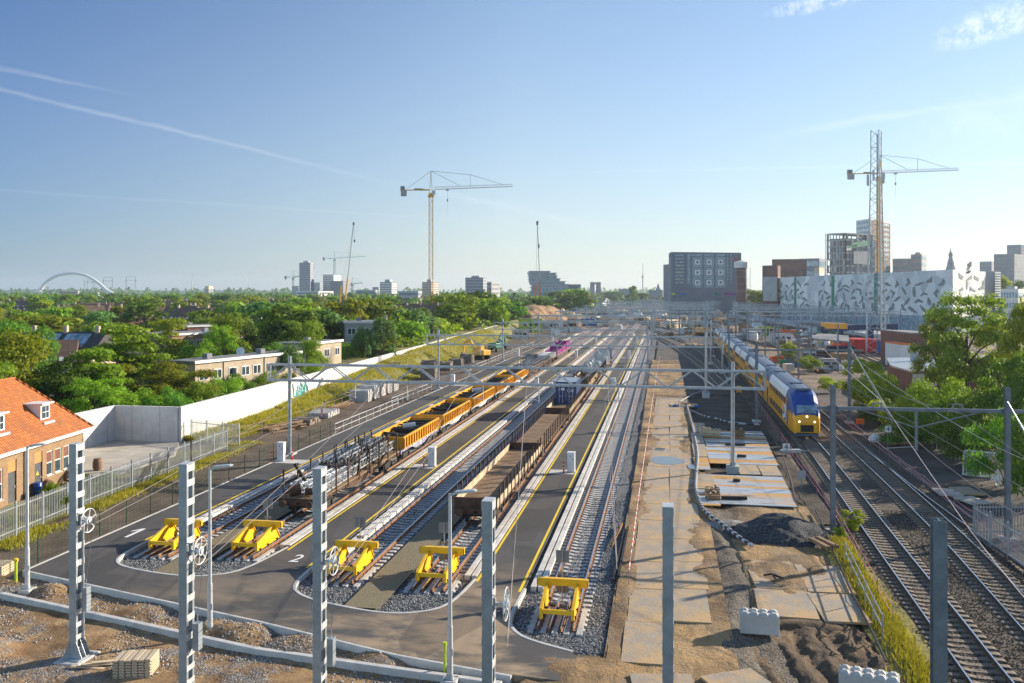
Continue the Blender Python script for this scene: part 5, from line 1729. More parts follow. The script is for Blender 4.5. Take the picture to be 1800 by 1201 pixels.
fence('palisade_fence', 'short grey palisade fence turning towards the pale wall', [(-39.6, 77.5), (-45.9, 79.5)], 2.1, 2.0, 'steel', 'steel', 'pale', -.1)
fence('mesh_fence', 'dark green post and wire fence along the leftmost platform', [(-33.4, 36.5), (-32.75, 41), (-32.75, 84)], 2.6, 1.75, 'green_post', 'green_post', 'mesh', -.3)
fence('handrail', 'pale tubular railing along the left platform edge, behind the green fence', [(-32.75, 84.5), (-32.75, 108)], 2.4, 1.15, 'steel_light', 'steel_light', 'rail', -.1, 'railing')
fence('handrail', 'pale tubular railing continuing past the second portal', [(-33.6, 106), (-33.6, 126)], 2.4, 1.15, 'steel_light', 'steel_light', 'rail', -.1, 'railing')
fence('handrail', 'far pale railing beside the third portal', [(-34, 150), (-34, 235)], 3.4, 1.15, 'steel_light', 'steel_light', 'rail', -.1, 'railing')
fence('post_fence', 'low wire fence at the foot of the grass bank', [(-41.6, 79), (-40.3, 90), (-40.0, 103), (-40.8, 122)], 3.0, 1.3, 'steel', 'wood', 'rail', -.3)
fence('palisade_fence', 'grey palisade fence at the right edge, below the beam portal post', [(19.2, 43.0), (18.3, 56.2)], 2.2, 2.1, 'steel', 'steel', 'pale', -.3)
fence('palisade_fence', 'rear part of the right hand palisade fence, running back to the bushes', [(18.4, 56.4), (25, 57.4)], 2.2, 2.1, 'steel', 'steel', 'pale', -.3)
fence('mesh_fence', 'low wire mesh fence along the foot of the dark bushes', [(25.5, 60), (25.8, 76), (24.5, 96), (23.5, 112)], 2.7, 1.7, 'steel', 'steel_dark', 'mesh', -.3)
fence('handrail', 'grey tubular handrail beside the orange grass strip', [(9.0, 38.5), (9.65, 49.5)], 2.15, 1.1, 'steel', 'steel', 'rail', -.1, 'railing')
def tape(label, path, zs, bay=3.2, m='pink_tape', pz=-.3, r=.016):
 t_ = T('tape_barrier', label, 'barrier tape')
 pts = along(path, bay)
 for x, y, a in pts:
  g = G(); g.cyl((x, y, pz), (x, y, max(zs) + .03), .018, .018, 6); g.ob('post', M['steel_dark'], t_)
 for z in zs:
  g = G()
  q = []
  for (a, b) in zip(pts, pts[1:]): q += sag((a[0], a[1], z), (b[0], b[1], z), .06 + random.uniform(0, .05), 4)[(1 if q else 0):]
  g.tube(q, r, 5)
  g.ob('tape', M[m], t_)
t = NT('red_white_stripes')
p_ = t.xyz()
k = t.math('LESS_THAN', t.math('FRACT', t.math('DIVIDE', p_[1], 1.15)), .5)
M['stripe_tape'] = t.done(t.mix(k, (.78, .74, .72), (.70, .06, .10)), .5, 0, .2)
tape('red and white barrier tape between the rightmost siding and the haul road', [(-1.65, 43.5), (-1.6, 60), (-1.3, 110), (-.6, 190)], (.72, .66), 4.0, 'stripe_tape', -.4, .022)
tape('pink tape barrier left of the train track', [(9.9, 40.5), (10.75, 57), (11.0, 73), (11.5, 100), (12.0, 122)], (.75, .35), 3.6)
tape('pink tape barrier right of the outer main line track', [(18.9, 44), (19.0, 64), (19.3, 84), (19.7, 124)], (.75, .35), 3.6)
# ---------------------------------------------------------------- retaining beam, small things in front
g = G()
g.sweep([(-33.6, 37.9), (-31.55, 37.45), (-16.3, 33.35), (-5.9, 31.95)], [(-.13, -.9), (.13, -.9), (.13, -.08), (-.13, -.08)])
tag(g.ob('retaining_beam', M['kerb'], None, bevel=.02), 'long pale concrete beam holding the gravel in front of the road end', 'retaining wall')
r = T('marker_post', 'yellow marker post by the leftmost lamp post', 'marker post', at(28, 1020, -.2))
g = G(); g.cyl((0, 0, -.1), (0, 0, .95), .07, .07, 12); g.ob('post', M['lime'], r)
g = G(); g.cyl((0, 0, .95), (0, 0, 1.1), .10, .09, 12); g.box(-.12, .12, -.04, .04, .98, 1.05); g.ob('head', M['yellow_line'], r)
r = T('marker_post', 'yellow green marker post beside the middle lamp post', 'marker post', at(782, 1180, -.2))
g = G(); g.cyl((0, 0, -.1), (0, 0, 1.0), .055, .055, 12); g.ob('post', M['lime'], r)
g = G(); g.cyl((0, 0, 1.0), (0, 0, 1.12), .085, .08, 12); g.ob('head', M['lime'], r)
c = at(240, 1185, -.4)
r = T('slab_stack', 'stack of cream coloured ribbed slabs beside the leftmost mast', 'stack', (c.x, c.y, -.62), R(14))
for k in range(9):
 g = G()
 for q in range(6): g.prism([(-.72 + q * .24, -.5), (-.53 + q * .24, -.5), (-.50 + q * .24, .5), (-.70 + q * .24, .5)], .05 + k * .105, .05 + k * .105 + .06 + .02 * (q % 2))
 g.box(-.73, .72, -.46, .46, .02 + k * .105, .055 + k * .105)
 o = g.ob('slab', M['wood_pale'] if False else M['beige_far'], r)
 o.rotation_euler = (0, 0, random.uniform(-.02, .02))
c = at(172, 1178, -.45)
r = T('pallet', 'broken dark pallet left of the cream slab stack', 'pallet', (c.x, c.y, -.5), R(-20))
for k in range(7):
 g = G(); g.box(-.6, .6, -.55 + k * .17, -.43 + k * .17, .1, .125); g.ob('slat', M['wood'], r)
for x in (-.5, 0, .5):
 g = G(); g.box(x - .05, x + .05, -.55, .6, 0, .1); g.ob('runner', M['wood'], r)
for k in range(3):
 g = G(); g.cbox((0, 0, 0), (1.5, .16, .035), R(12 + k * 14), (R(6), 'Y'))
 tag(g.ob('board', M['wood_pale'], None, loc=(c.x + .3 * k - .2, c.y + .25 * k - .15, -.30 + .05 * k)), ['pale loose board lying across the broken pallet', 'pale loose board beside the broken pallet', 'pale board leaning over the back of the broken pallet'][k], 'board')
c = at(12, 1005, -.2)
r = T('pallet_stack', 'stack of wooden pallets behind the green fence at the left edge', 'pallets', (c.x - .6, c.y, -.4), R(8))
for k in range(4):
 g = G()
 for q in range(6): g.box(-.6, .6, -.5 + q * .2, -.38 + q * .2, .12 + k * .15, .14 + k * .15)
 for x in (-.52, 0, .52): g.box(x - .06, x + .06, -.5, .62, .0 + k * .15, .12 + k * .15)
 g.ob('pallet', M['wood_pale'], r)
def m_hose():
 t = NT('banded_hose')
 p = t.xyz()
 k = t.math('LESS_THAN', t.math('FRACT', t.math('DIVIDE', t.math('ADD', p[1], t.math('MULTIPLY', p[0], .6)), .62)), .42)
 return t.done(t.mix(k, (.035, .037, .045), (.50, .50, .52)), .5, 0, .4)
M['hose'] = m_hose()
hp = [at(*p, -.05) for p in [(1205, 706), (1213, 735), (1221, 770), (1226, 800), (1224, 835), (1223, 862), (1232, 890), (1243, 905), (1270, 925), (1300, 948), (1322, 963)]]
g = G(); g.tube([(p.x, p.y, .06) for p in [Vector((a, b, 0)) for a, b in arc([(q.x, q.y) for q in hp], 8)]], .115, 8)
tag(g.ob('hose', M['hose'], None, True), 'long black hose with white bands winding along the haul road to the dark gravel heap', 'hose')
hp = [at(*p, -.1) for p in [(1212, 722), (1240, 733), (1262, 738), (1290, 745), (1340, 748)]]
g = G(); g.tube([(a, b, .0) for a, b in arc([(q.x, q.y) for q in hp], 8)], .10, 8)
tag(g.ob('hose', M['hose'], None, True), 'second black hose branching off behind the steel plates', 'hose')
hp = [at(*p, -.1) for p in [(1195, 707), (1215, 696), (1240, 682), (1232, 660)]]
g = G(); g.tube([(a, b, .0) for a, b in arc([(q.x, q.y) for q in hp], 8)], .09, 8)
tag(g.ob('hose', M['hose'], None, True), 'third black hose running back towards the mast foot', 'hose')
hp = [at(*p, -.1) for p in [(1350, 760), (1372, 795), (1388, 840), (1398, 880), (1410, 890)]]
g = G(); g.tube([(a, b, .02) for a, b in arc([(q.x, q.y) for q in hp], 8)], .05, 6)
tag(g.ob('cable', M['black'], None, True), 'dark cable along the right edge of the steel plates', 'cable')
hp = [(8.55, 36), (8.75, 40), (8.9, 44), (9.2, 49), (9.6, 55), (9.9, 60)]
g = G(); g.tube([(a, b, .05) for a, b in arc(hp, 8)], .05, 6)
tag(g.ob('cable', M['black'], None, True), 'dark cable on the ground beside the tubular handrail', 'cable')
rnd = random.Random(3)
y = 34.5
k = 0
while y < 118:
 L = 4.35
 for col in (0, 1):
  if y < 38.5 and col == 1: continue
  x0 = -1.55 + col * 1.86 + rnd.uniform(-.05, .05) + .008 * (y - 40)
  w = 1.84
  g = G(); g.cbox((0, 0, 0), (w, L - .05, .10), rnd.uniform(-.012, .012))
  o = g.ob('road_plate', M['plate'], None, loc=(x0 + w / 2, y + L / 2 + (.35 if col else 0), -.135 + rnd.uniform(0, .03)))
  tag(o, 'sandy concrete road plate laid in the %s row of the haul road' % ('left' if col == 0 else 'right'), 'road plate', 'road plates of the haul road, %s row' % ('left' if col == 0 else 'right'))
  k += 1
 y += L
for i, (x, y_, a, w, L) in enumerate(((5.6, 46.5, .05, 2.4, 4.4), (8.0, 46.2, .02, 2.2, 4.2), (5.6, 42.2, -.04, 2.6, 3.6), (7.9, 42.0, .06, 2.0, 3.6), (3.2, 32.5, .5, 2.2, 3.6), (.2, 31.5, .15, 2.3, 4.0))):
 g = G(); g.cbox((0, 0, 0), (w, L, .10), a)
 tag(g.ob('road_plate', M['plate'], None, loc=(x, y_, -.11 + .015 * i)), ['sandy road plate left of the handrail, nearest the dark heap', 'sandy road plate beside the two old beams', 'sandy road plate with a bent pipe on it', 'sandy road plate nearest the handrail corner', 'tilted road plate at the bottom edge right of the square mast', 'road plate at the bottom edge behind the square mast'][i], 'road plate')
rows = [(61.2, 3.9, 8.9), (63.1, 3.9, 9.0), (65.0, 3.9, 9.05), (66.9, 3.8, 9.1), (68.8, 3.8, 9.15), (75.4, 3.9, 9.5), (77.4, 3.9, 9.55), (79.4, 3.9, 9.6), (81.4, 3.9, 9.7), (83.6, 4.0, 9.8), (86.0, 4.0, 9.9), (88.6, 4.0, 10), (91.2, 4.0, 10)]
for i, (y_, a, b) in enumerate(rows):
 g = G()
 x = a
 g.prism([(a, y_), (b, y_ - .1), (b, y_ + 1.85), (a, y_ + 1.9)], 0, .05)
 tag(g.ob('steel_plate', M['steel_plate'], None, loc=(0, 0, -.06 + .004 * i)), 'long grey steel plate smeared with orange sand beside the train track', 'steel plate', 'long steel plates beside the train track')
for i, (x0, x1, y0_, y1_, m_) in enumerate(((2.5, 3.85, 60.2, 65, 'steel_plate'), (2.45, 3.75, 65.3, 70.5, 'plate'), (2.6, 3.8, 72.3, 77.6, 'steel_plate'), (2.7, 3.85, 77.9, 84.5, 'plate'), (2.8, 3.9, 84.8, 91, 'plate'), (3.0, 4.4, 91.5, 98, 'plate'), (6.0, 7.6, 71.0, 74.9, 'plate'), (7.7, 9.2, 70.8, 74.8, 'plate'))):
 g = G(); g.prism([(x0, y0_), (x1, y0_ + .1), (x1 + .05, y1_), (x0, y1_)], 0, .06)
 tag(g.ob('road_plate', M[m_], None, loc=(0, 0, .0)), ['square plate at the near left corner of the steel plates', 'second square plate along the left edge of the steel plates', 'orange sandy square plate left of the round portal column', 'fourth square plate along the left edge of the steel plates', 'fifth square plate along the left edge of the steel plates', 'farthest square plate, under the two crates', 'pale square plate right of the portal column foot', 'second pale square plate right of the portal column foot'][i], 'road plate')
def crate(label, loc, s, rz, m='wood_pale'):
 r = T('crate', label, 'crate', loc, rz)
 x, y_, z = s
 for a, b in ((-1, 0), (1, 0), (0, -1), (0, 1)):
  for k in range(3):
   g = G()
   if a: g.box(a * x / 2 - .02, a * x / 2 + .02, -y_ / 2, y_ / 2, k * z / 3 + .02, (k + 1) * z / 3 - .04)
   else: g.box(-x / 2 + .021, x / 2 - .021, b * y_ / 2 - .02, b * y_ / 2 + .02, k * z / 3 + .02, (k + 1) * z / 3 - .04)
   g.ob('board', M[m], r)
 g = G(); g.box(-x / 2 + .03, x / 2 - .03, -y_ / 2 + .03, y_ / 2 - .03, 0, .05); g.ob('bottom', M['wood'], r)
 for k in range(5):
  g = G(); g.bar((random.uniform(-.3, .3) * x, -y_ * .4, z * .6 + .1 * k * z), (random.uniform(-.4, .4) * x, y_ * .4, z * .5 + .12 * k * z), .07); g.ob('content', M['dark_metal' if k % 2 else 'wood_pale'], r)
p = at(1240, 765, 0); crate('left of the two wooden crates at the back of the steel plates', (p.x, p.y, .06), (1.0, 1.2, .7), .1)
p = at(1258, 766, 0); crate('right of the two wooden crates at the back of the steel plates', (p.x, p.y, .06), (.9, 1.1, .6), -.05)
p = at(1298, 768, 0); crate('dark crate behind the round portal column', (p.x, p.y, .02), (1.0, 1.0, .8), .1, 'wood')
p = at(1252, 868, 0); crate('crate with blue and white boxes, upper of the two beside the hose', (p.x, p.y, .06), (.95, .8, .4), .05, 'wood')
p = at(1253, 878, 0); crate('crate with white canisters, lower of the two beside the hose', (p.x, p.y, .06), (.95, .8, .45), .02, 'wood')
for i, (x0, x1, y_, w_) in enumerate(((1268, 1313, 877, 'long dark beam at the front of the steel plates'), (1278, 1300, 757, 'dark beam beside the crates'), (1275, 1310, 783, 'dark beam in the middle of the steel plates'), (1289, 1301, 846, 'short dark block on the steel plates'), (1296, 1312, 803, 'small dark beam left of the square plates'))):
 a, b = at(x0, y_, 0), at(x1, y_ + 1, 0)
 g = G(); g.bar((a.x, a.y, .10), (b.x, b.y, .10), .28, .2)
 tag(g.ob('timber_beam', M['dark_metal'], None, bevel=.01), w_, 'beam')
r = T('pump_raft', 'low pallet with blue edges where the hoses meet', 'pallet', at(1203, 714, -.1), .1)
g = G(); g.box(-1.7, 1.7, -1.1, 1.1, .02, .16); g.ob('raft', M['wood_pale'], r)
for x in (-1.2, 1.5):
 g = G(); g.box(x - .4, x + .3, -1.2, -1.12, .0, .3); g.ob('blue_board', M['blue'], r)
for i in range(6):
 g = G(); g.bar((-1.2 + .4 * i, -.5, .3), (-1 + .3 * i, .6, .35), .12); g.ob('board', M['wood'], r)
def lego(label, loc, rz, nx=4, ny=2):
 r = T('concrete_block', label, 'concrete block', loc, rz)
 u = .40
 g = G(); g.box(-nx * u / 2, nx * u / 2, -ny * u / 2, ny * u / 2, 0, .8); g.ob('body', M['concrete'], r, bevel=.02)
 for i in range(nx):
  for j in range(ny):
   x, y_ = -nx * u / 2 + (i + .5) * u, -ny * u / 2 + (j + .5) * u
   g = G(); g.add([(x - .15, y_ - .15, .8), (x + .15, y_ - .15, .8), (x + .15, y_ + .15, .8), (x - .15, y_ + .15, .8), (x - .07, y_ - .07, .89), (x + .07, y_ - .07, .89), (x + .07, y_ + .07, .89), (x - .07, y_ + .07, .89)], [(0, 1, 5, 4), (1, 2, 6, 5), (2, 3, 7, 6), (3, 0, 4, 7), (4, 5, 6, 7), (3, 2, 1, 0)])
   g.ob('stud', M['concrete'], r)
p = at(1336, 1114, 0); lego('pale concrete block with eight studs standing on the muddy road', (p.x, p.y + .4, -.05), -.03)
p = at(1532, 1232, 0); lego('concrete block with studs at the bottom edge, by the grass strip', (p.x, p.y + .4, 0.0), -.22, 5, 2)
for i, (px, py, a) in enumerate(((1440, 960, .38), (1454, 958, .42))):
 p = at(px, py, 0)
 g = G(); g.cbox((0, 0, 0), (.26, 1.9, .18), a)
 tag(g.ob('old_sleeper', M['wood'], None, loc=(p.x, p.y, .16), bevel=.01), ['left of two old beams lying by the handrail', 'right of two old beams lying by the handrail'][i], 'beam')
p = at(1358, 1020, 0)
g = G(); g.tube([(-.4, .2, .06), (0, .35, .1), (.1, -.2, .06)], .05); g.tube([(0, .3, .1), (.5, -.1, .06)], .05)
tag(g.ob('bent_pipe', M['dark_metal'], None, loc=(p.x, p.y, .10)), 'bent dark pipe lying on a sandy road plate', 'pipe')
for i, (a, b) in enumerate((((1078, 1022), (1098, 935)), ((1087, 1018), (1104, 930)), ((1074, 965), (1093, 925)))):
 a, b = at(*a, -.1), at(*b, -.1)
 g = G(); g.bar((a.x, a.y, -.05 + .05 * i), (b.x, b.y, -.05 + .05 * i), .12, .14)
 tag(g.ob('loose_rail', M['rust'] if i == 2 else M['dark_metal']), ['dark loose rail beside the striped tape', 'outer dark loose rail beside the sandy road', 'short rusty rail leaning by the striped tape'][i], 'rail')
def heap(name, label, c, rx, ry, h, m, seed=0, cat='heap', n=60, flat=0.0, p=1.3):
 X, Y = np.meshgrid(np.linspace(-1.15, 1.15, n), np.linspace(-1.15, 1.15, n))
 r2 = np.sqrt(X * X + Y * Y)
 Z = h * np.clip(1 - r2 * (1 + .5 * fbm(X * 2 + seed, Y * 2, 3, seed)), 0, 1) ** (1 / p)
 if flat: Z = np.minimum(Z, h * flat) + .02 * h * fbm(X * 6, Y * 6, 3, seed)
 Z = Z + h * .22 * fbm(X * 4, Y * 4, 4, seed + 3) * np.clip(Z / h * 4, 0, 1) - .15
 vs = np.stack([X.ravel() * rx, Y.ravel() * ry, Z.ravel()], 1)
 i = np.arange(n * n).reshape(n, n)
 q = np.stack([i[:-1, :-1], i[:-1, 1:], i[1:, 1:], i[1:, :-1]], -1).reshape(-1, 4)
 me = np_mesh(name, vs, q, m); me.shade_smooth()
 o = bpy.data.objects.new(name, me); put(o); o.location = c
 return tag(o, label, cat)
heap('gravel_heap', 'heap of dark grey gravel at the end of the banded hose', (6.9, 54.6, -.12), 3.1, 2.4, 1.5, M['gravel_dark'], 4)
heap('gravel_heap', 'low spread of paler gravel left of the dark heap', (4.2, 56.0, -.16), 2.0, 1.6, .5, M['gravel_light'], 8)
g = G()
for i, pts in enumerate(([(-.6, 74.8), (.4, 74.2), (1.6, 75.2), (1.9, 76.2), (1.2, 77.6), (.2, 78.2), (-.8, 77.6), (-1.1, 76)], [(2.1, 73.0), (2.9, 72.4), (3.2, 73.0), (2.7, 74.4), (2.0, 74.6)], [(-.7, 81.2), (.0, 80.8), (.2, 81.9), (-.5, 82.4)])):
 g = G(); g.prism(arc(pts + [pts[0]], 5)[:-1], -.3, -.045 if i != 1 else -.03); S(g.ob('puddle', M['puddle']))
def plate_sign(label, loc, txt, h, s=.62, rz=0.0, m='white_gloss'):
 r = T('track_sign', label, 'sign', loc, rz)
 g = G(); g.cyl((0, .03, 0), (0, .03, h), .03, .03, 8); g.ob('pole', M['steel_dark'], r)
 g = G(); g.box(-s / 2, s / 2, -.02, .0, h - s * .5, h + s * .5); g.ob('board', M[m], r)
 if txt: text_ob('numeral', txt, s * 1.15, M['black'], r, .003, (0, -.024, h), (R(90), 0, 0))
a = at(1382, 806, -.2); plate_sign('small white board with a black 4 left of the train track', (a.x, a.y, -.2), '4', 1.0, .62, A)
a = at(1561, 795, -.2); plate_sign('white board with a black 4 on a dark pole right of the outer track', (a.x, a.y, -.2), '4', 2.1, .55, A)
a = at(1409, 862, -.2); plate_sign('pale grey board with faint lettering at the pink tape', (a.x, a.y, -.2), '', 1.15, .6, A, 'grey_mid')
r = T('point_machine', 'white trackside point machine beside the small 4 board', 'point machine', at(1390, 796, -.1), .3)
g = G(); g.box(-.9, .9, -.25, .25, .02, .3); g.ob('body', M['steel_light'], r, bevel=.03)
g = G(); g.box(.9, 1.8, -.06, .06, .08, .16); g.ob('rod', M['steel'], r)
a = at(1512, 752, -.2)
r = T('signal_box', 'orange trackside box by the mast foot right of the train', 'box', (a.x, a.y, -.2), .2)
g = G(); g.box(-.35, .35, -.25, .25, .4, .95); g.ob('body', M['orange'], r, bevel=.02)
g = G(); g.box(-.3, -.24, -.05, .05, 0, .4); g.box(.24, .3, -.05, .05, 0, .4); g.ob('legs', M['steel_dark'], r)
a = at(1538, 778, -.2)
r = T('tarp_bundle', 'white and red wrapped bundle at the pink tape right of the tracks', 'bundle', (a.x, a.y, -.1), .5)
g = G(); g.lathe([(.5, 0), (.62, .2), (.5, .5), (.2, .7), (.02, .72)], (0, 0, 0), 9); o = g.ob('wrapping', M['white_gloss'], r); o.scale = (1.2, .6, 1)
a = at(1665, 868, -.3)
for i, (dx, dy, w, l, m_) in enumerate(((0, 0, 1.6, 2.2, 'slab'), (1.5, .6, 1.5, 2.4, 'plate'), (.9, -2.4, 1.5, 2.0, 'slab'))):
 g = G(); g.cbox((0, 0, 0), (w, l, .1), .15 * i)
 tag(g.ob('ground_slab', M[m_], None, loc=(a.x + dx, a.y + dy, -.18)), ['grey slab on the ground before the right hand palisade fence', 'pale slab on the ground behind the fence corner', 'nearest slab at the foot of the right hand palisade fence'][i], 'slab')
a = at(1722, 838, -.3)
fp = T('site_fence_panels', 'stack of grey site fence panels leaning against the bushes', 'fence panels', (a.x, a.y, -.35), R(-25))
for k in range(6):
 g = G()
 y0_, t_ = k * .13, .55
 def q(x, z): return (x, y0_ + z * t_, z * .9)
 for z in (.05, 2.0): g.tube([q(-1.25, z), q(1.25, z)], .022, 6)
 for x in (-1.25, 0, 1.25): g.tube([q(x, .05), q(x, 2.0)], .022, 6)
 for j in range(16): g.bar(q(-1.2 + j * .16, .05), q(-1.2 + j * .16, 2.0), .006)
 for j in range(7): g.bar(q(-1.25, .2 + j * .26), q(1.25, .2 + j * .26), .006)
 g.ob('panel', M['steel_light'], fp)
# ---------------------------------------------------------------- noise wall
nw = T('noise_wall', 'long pale concrete noise wall running back beside the grass bank', 'wall')
def wall_seg(path, z0, z1, th=.32):
 g = G(); g.sweep(path, [(-th / 2, z0), (th / 2, z0), (th / 2, z1), (-th / 2, z1)]); return g.ob('wall_segment', M['wall_white'], nw)
wall_seg([(-53.3, 58), (-53.3, 78.62)], -.5, 3.2)
wall_seg([(-53.14, 78.5), (-46.45, 78.5)], -.5, 3.195)
wall_seg(arc(WALL, 4), -.5, 3.2)
rnd = random.Random(21)
def graffiti(s0, s1, z0, z1, m, n):
 g = G()
 for k in range(n):
  s = s0 + (s1 - s0) * rnd.random()
  pts = []
  for j in range(5):
   yy = s + rnd.uniform(-.9, .9)
   pts.append((float(wall_n(yy)) + .185, yy, rnd.uniform(z0, z1)))
  g.tube(pts, .10, 4)
 o = g.ob('graffiti', m, nw)
 return o
M['teal_paint'] = mat('teal_spray_paint', (.10, .48, .46), .6, 0, .2, 1)
M['paleblue_paint'] = mat('pale_blue_spray_paint', (.50, .62, .76), .6, 0, .1, 1)
graffiti(107, 112.5, .5, 2.6, M['teal_paint'], 8)
# ---------------------------------------------------------------- sleeper stacks and timber on the soil strip
def stack(label, n_, s, L, layers, m, cols=9, rz=0.0, z=-.3, along_y=True, ln=2.5):
 r = T('sleeper_stack', label, 'sleeper stack', (n_, s, z), rz, 'stacks of sleepers beside the grass bank')
 for k in range(layers):
  for j in range(cols):
   if k == layers - 1 and random.random() < .3: continue
   o = bpy.data.objects.new('sleeper', SLPB[m]); put(o, r)
   o.location = (random.uniform(-.05, .05), (j - (cols - 1) / 2) * .34, .14 + k * .31)
   o.rotation_euler = (0, 0, random.uniform(-.02, .02))
  if k % 1 == 0:
   for x in (-.7, .7):
    g = G(); g.box(x - .05, x + .05, -cols * .17, cols * .17, k * .31 - .03, k * .31 + .012); g.ob('batten', M['wood_pale'], r)
SLPB = {}
for nm, m_ in (('pale', 'sleeper'), ('dark', 'sleeper_old'), ('wood', 'wood')):
 g = G(); g.box(-1.25, 1.25, -.14, .14, -.12, .14); g.xprism([(-.14, .14), (.14, .14), (.11, .18), (-.11, .18)], -1.25, -.45); g.xprism([(-.14, .14), (.14, .14), (.11, .18), (-.11, .18)], .45, 1.25)
 SLPB[nm] = g.mesh('sleeper', M[m_])
for i, (n_, s, l, m_, c_, w_) in enumerate([(-39.4, 92.5, 2, 'dark', 10, 'low flat stack of dark sleepers by the striped beacon'), (-39.6, 98.5, 2, 'pale', 12, 'low stack of pale sleepers behind the striped beacon'), (-39.9, 112.5, 5, 'pale', 7, 'front stack in the long row of pale sleepers'), (-40.0, 115.6, 6, 'pale', 7, 'second stack in the long row of pale sleepers'), (-40.1, 118.8, 6, 'pale', 7, 'third stack in the long row of pale sleepers'), (-40.2, 122, 6, 'pale', 7, 'fourth stack in the long row of pale sleepers'), (-40.2, 125.2, 5, 'pale', 7, 'last stack in the long row of pale sleepers'),
           (-39.0, 144, 6, 'dark', 9, 'big dark sleeper stack left of the second portal column'), (-41.2, 152, 8, 'dark', 9, 'tall dark sleeper stack behind the second portal column'), (-40.3, 160, 5, 'dark', 8, 'dark sleeper stack in the middle of the far row'), (-40.0, 168, 5, 'dark', 10, 'long dark sleeper stack of the far row'), (-39.9, 177, 6, 'dark', 10, 'dark sleeper stack beside the yellow excavator')]):
 stack(w_, n_, s, 0, l, m_, c_, R(2 + i % 3))
g = G()
rnd = random.Random(8)
for k in range(26): 
 a = rnd.uniform(-.3, .3)
 g.bar((-40.8 + rnd.uniform(-1, 1), 86 + rnd.uniform(-1, 1.5), -.2 + .03 * k * .6), (-38.6 + rnd.uniform(-1, 1), 90 + rnd.uniform(-1.5, 2.5), -.2 + .03 * k * .6), .14, .12)
tag(g.ob('timber_pile', M['rust'] if False else M['wood'], None), 'sprawling pile of brown timber by the foot of the bank', 'timber pile')
g = G()
for k in range(16): g.bar((-40.6 + rnd.uniform(-.6, .6), 103 + rnd.uniform(-1, 1), -.2 + .03 * k), (-39.4 + rnd.uniform(-.6, .6), 106.5 + rnd.uniform(-1, 1.5), -.1 + .03 * k), .12, .1)
tag(g.ob('timber_pile', M['wood'], None), 'small pile of reddish timber between the two groups of sleeper stacks', 'timber pile')
def beacon(label, loc, h=1.25):
 r = T('beacon', label, 'beacon', loc)
 g = G(); g.prism([(-.4, -.2), (.4, -.2), (.4, .2), (-.4, .2)], 0, .12); g.ob('foot', M['black'], r)
 for k in range(5):
  g = G()
  g.add([(-.14, -.02, .15 + k * .24), (.14, -.02, .27 + k * .24), (.14, -.02, .39 + k * .24), (-.14, -.02, .27 + k * .24), (-.14, .02, .15 + k * .24), (.14, .02, .27 + k * .24), (.14, .02, .39 + k * .24), (-.14, .02, .27 + k * .24)], [(0, 1, 2, 3), (7, 6, 5, 4), (0, 4, 5, 1), (1, 5, 6, 2), (2, 6, 7, 3), (3, 7, 4, 0)])
  g.ob('red_stripe', M['red'], r)
 g = G(); g.box(-.138, .138, -.016, .016, .12, 1.45); g.ob('board', M['white_gloss'], r)
p = at(566, 736, -.3); beacon('red and white striped beacon by the low sleeper stacks', (p.x, p.y, -.3))
p = at(680, 693, -.3); beacon('red and white striped beacon before the long row of pale sleepers', (p.x, p.y, -.3))
p = at(762, 662, -.3); beacon('far red and white striped beacon beside the second portal column', (p.x, p.y, -.3))
# ---------------------------------------------------------------- brick station house
HC = Vector((-45.7, 63.3, -.2))
HR = math.atan2(1.5, 10.3)
house = T('brick_house', 'yellow brown brick house with an orange tiled hip roof at the left edge', 'house', HC, HR)
def hit(px, py=None, c=HC, rz=HR):
 """pixel column -> local y on the trackside wall; with py also the height"""
 v = Vector(((px - X0) / F, 1.0))
 d = Vector((v.x * cA - v.y * sA, v.x * sA + v.y * cA))
 w = Vector((-math.sin(rz), math.cos(rz)))
 det = d.x * -w.y + w.x * d.y
 t = (c.x * -w.y + w.x * c.y) / det
 u = (d.x * c.y - d.y * c.x) / det
 return u, (H - (py - Y0) * t / F - c.z) if py else None
HW, HL, HE = 7.6, 24.0, 3.75
def wall_open(g, y0, y1, z0, z1, holes):
 """brick wall in the plane x = 0 with real openings"""
 ys = sorted({y0, y1} | {h[0] for h in holes} | {h[1] for h in holes})
 for a, b in zip(ys, ys[1:]):
  hs = sorted([h for h in holes if h[0] <= a + 1e-6 and h[1] >= b - 1e-6], key=lambda h: h[2])
  z = z0
  for h in hs:
   if h[2] > z + .01: g.box(-.3, 0, a, b, z, h[2])
   z = h[3]
  if z < z1 - .01: g.box(-.3, 0, a, b, z, z1)
wins = [(112, 121), (97, 106), (82, 91)]
holes, WN = [], []
for a, b in wins:
 ya, yb = hit(a)[0], hit(b)[0]
 WN.append((ya, ya + .85, .95, 2.75)); holes.append(WN[-1])
D1 = (hit(61)[0], hit(61)[0] + 1.0, .02, 2.95)
D2 = (hit(14)[0], hit(14)[0] + 1.0, .02, 2.95)
W4 = (hit(-2)[0] - .9, hit(-2)[0] + .45, .5, 2.6)
holes += [D1, D2, W4]
g = G()
wall_open(g, -HL, 0, -.3, HE, holes)
g.box(-HW, -.3, -.3, 0, -.3, HE)
g.box(-HW, -HW + .3, -HL, -.3, -.3, HE)
g.box(-HW + .3, -.3, -HL, -HL + .3, -.3, HE)
g.ob('wall', M['brick_yellow'], house)
g = G(); g.box(-.22, -.14, -HL, -.3, -.3, HE - .1); g.ob('inner_wall', M['dark_metal'], house)
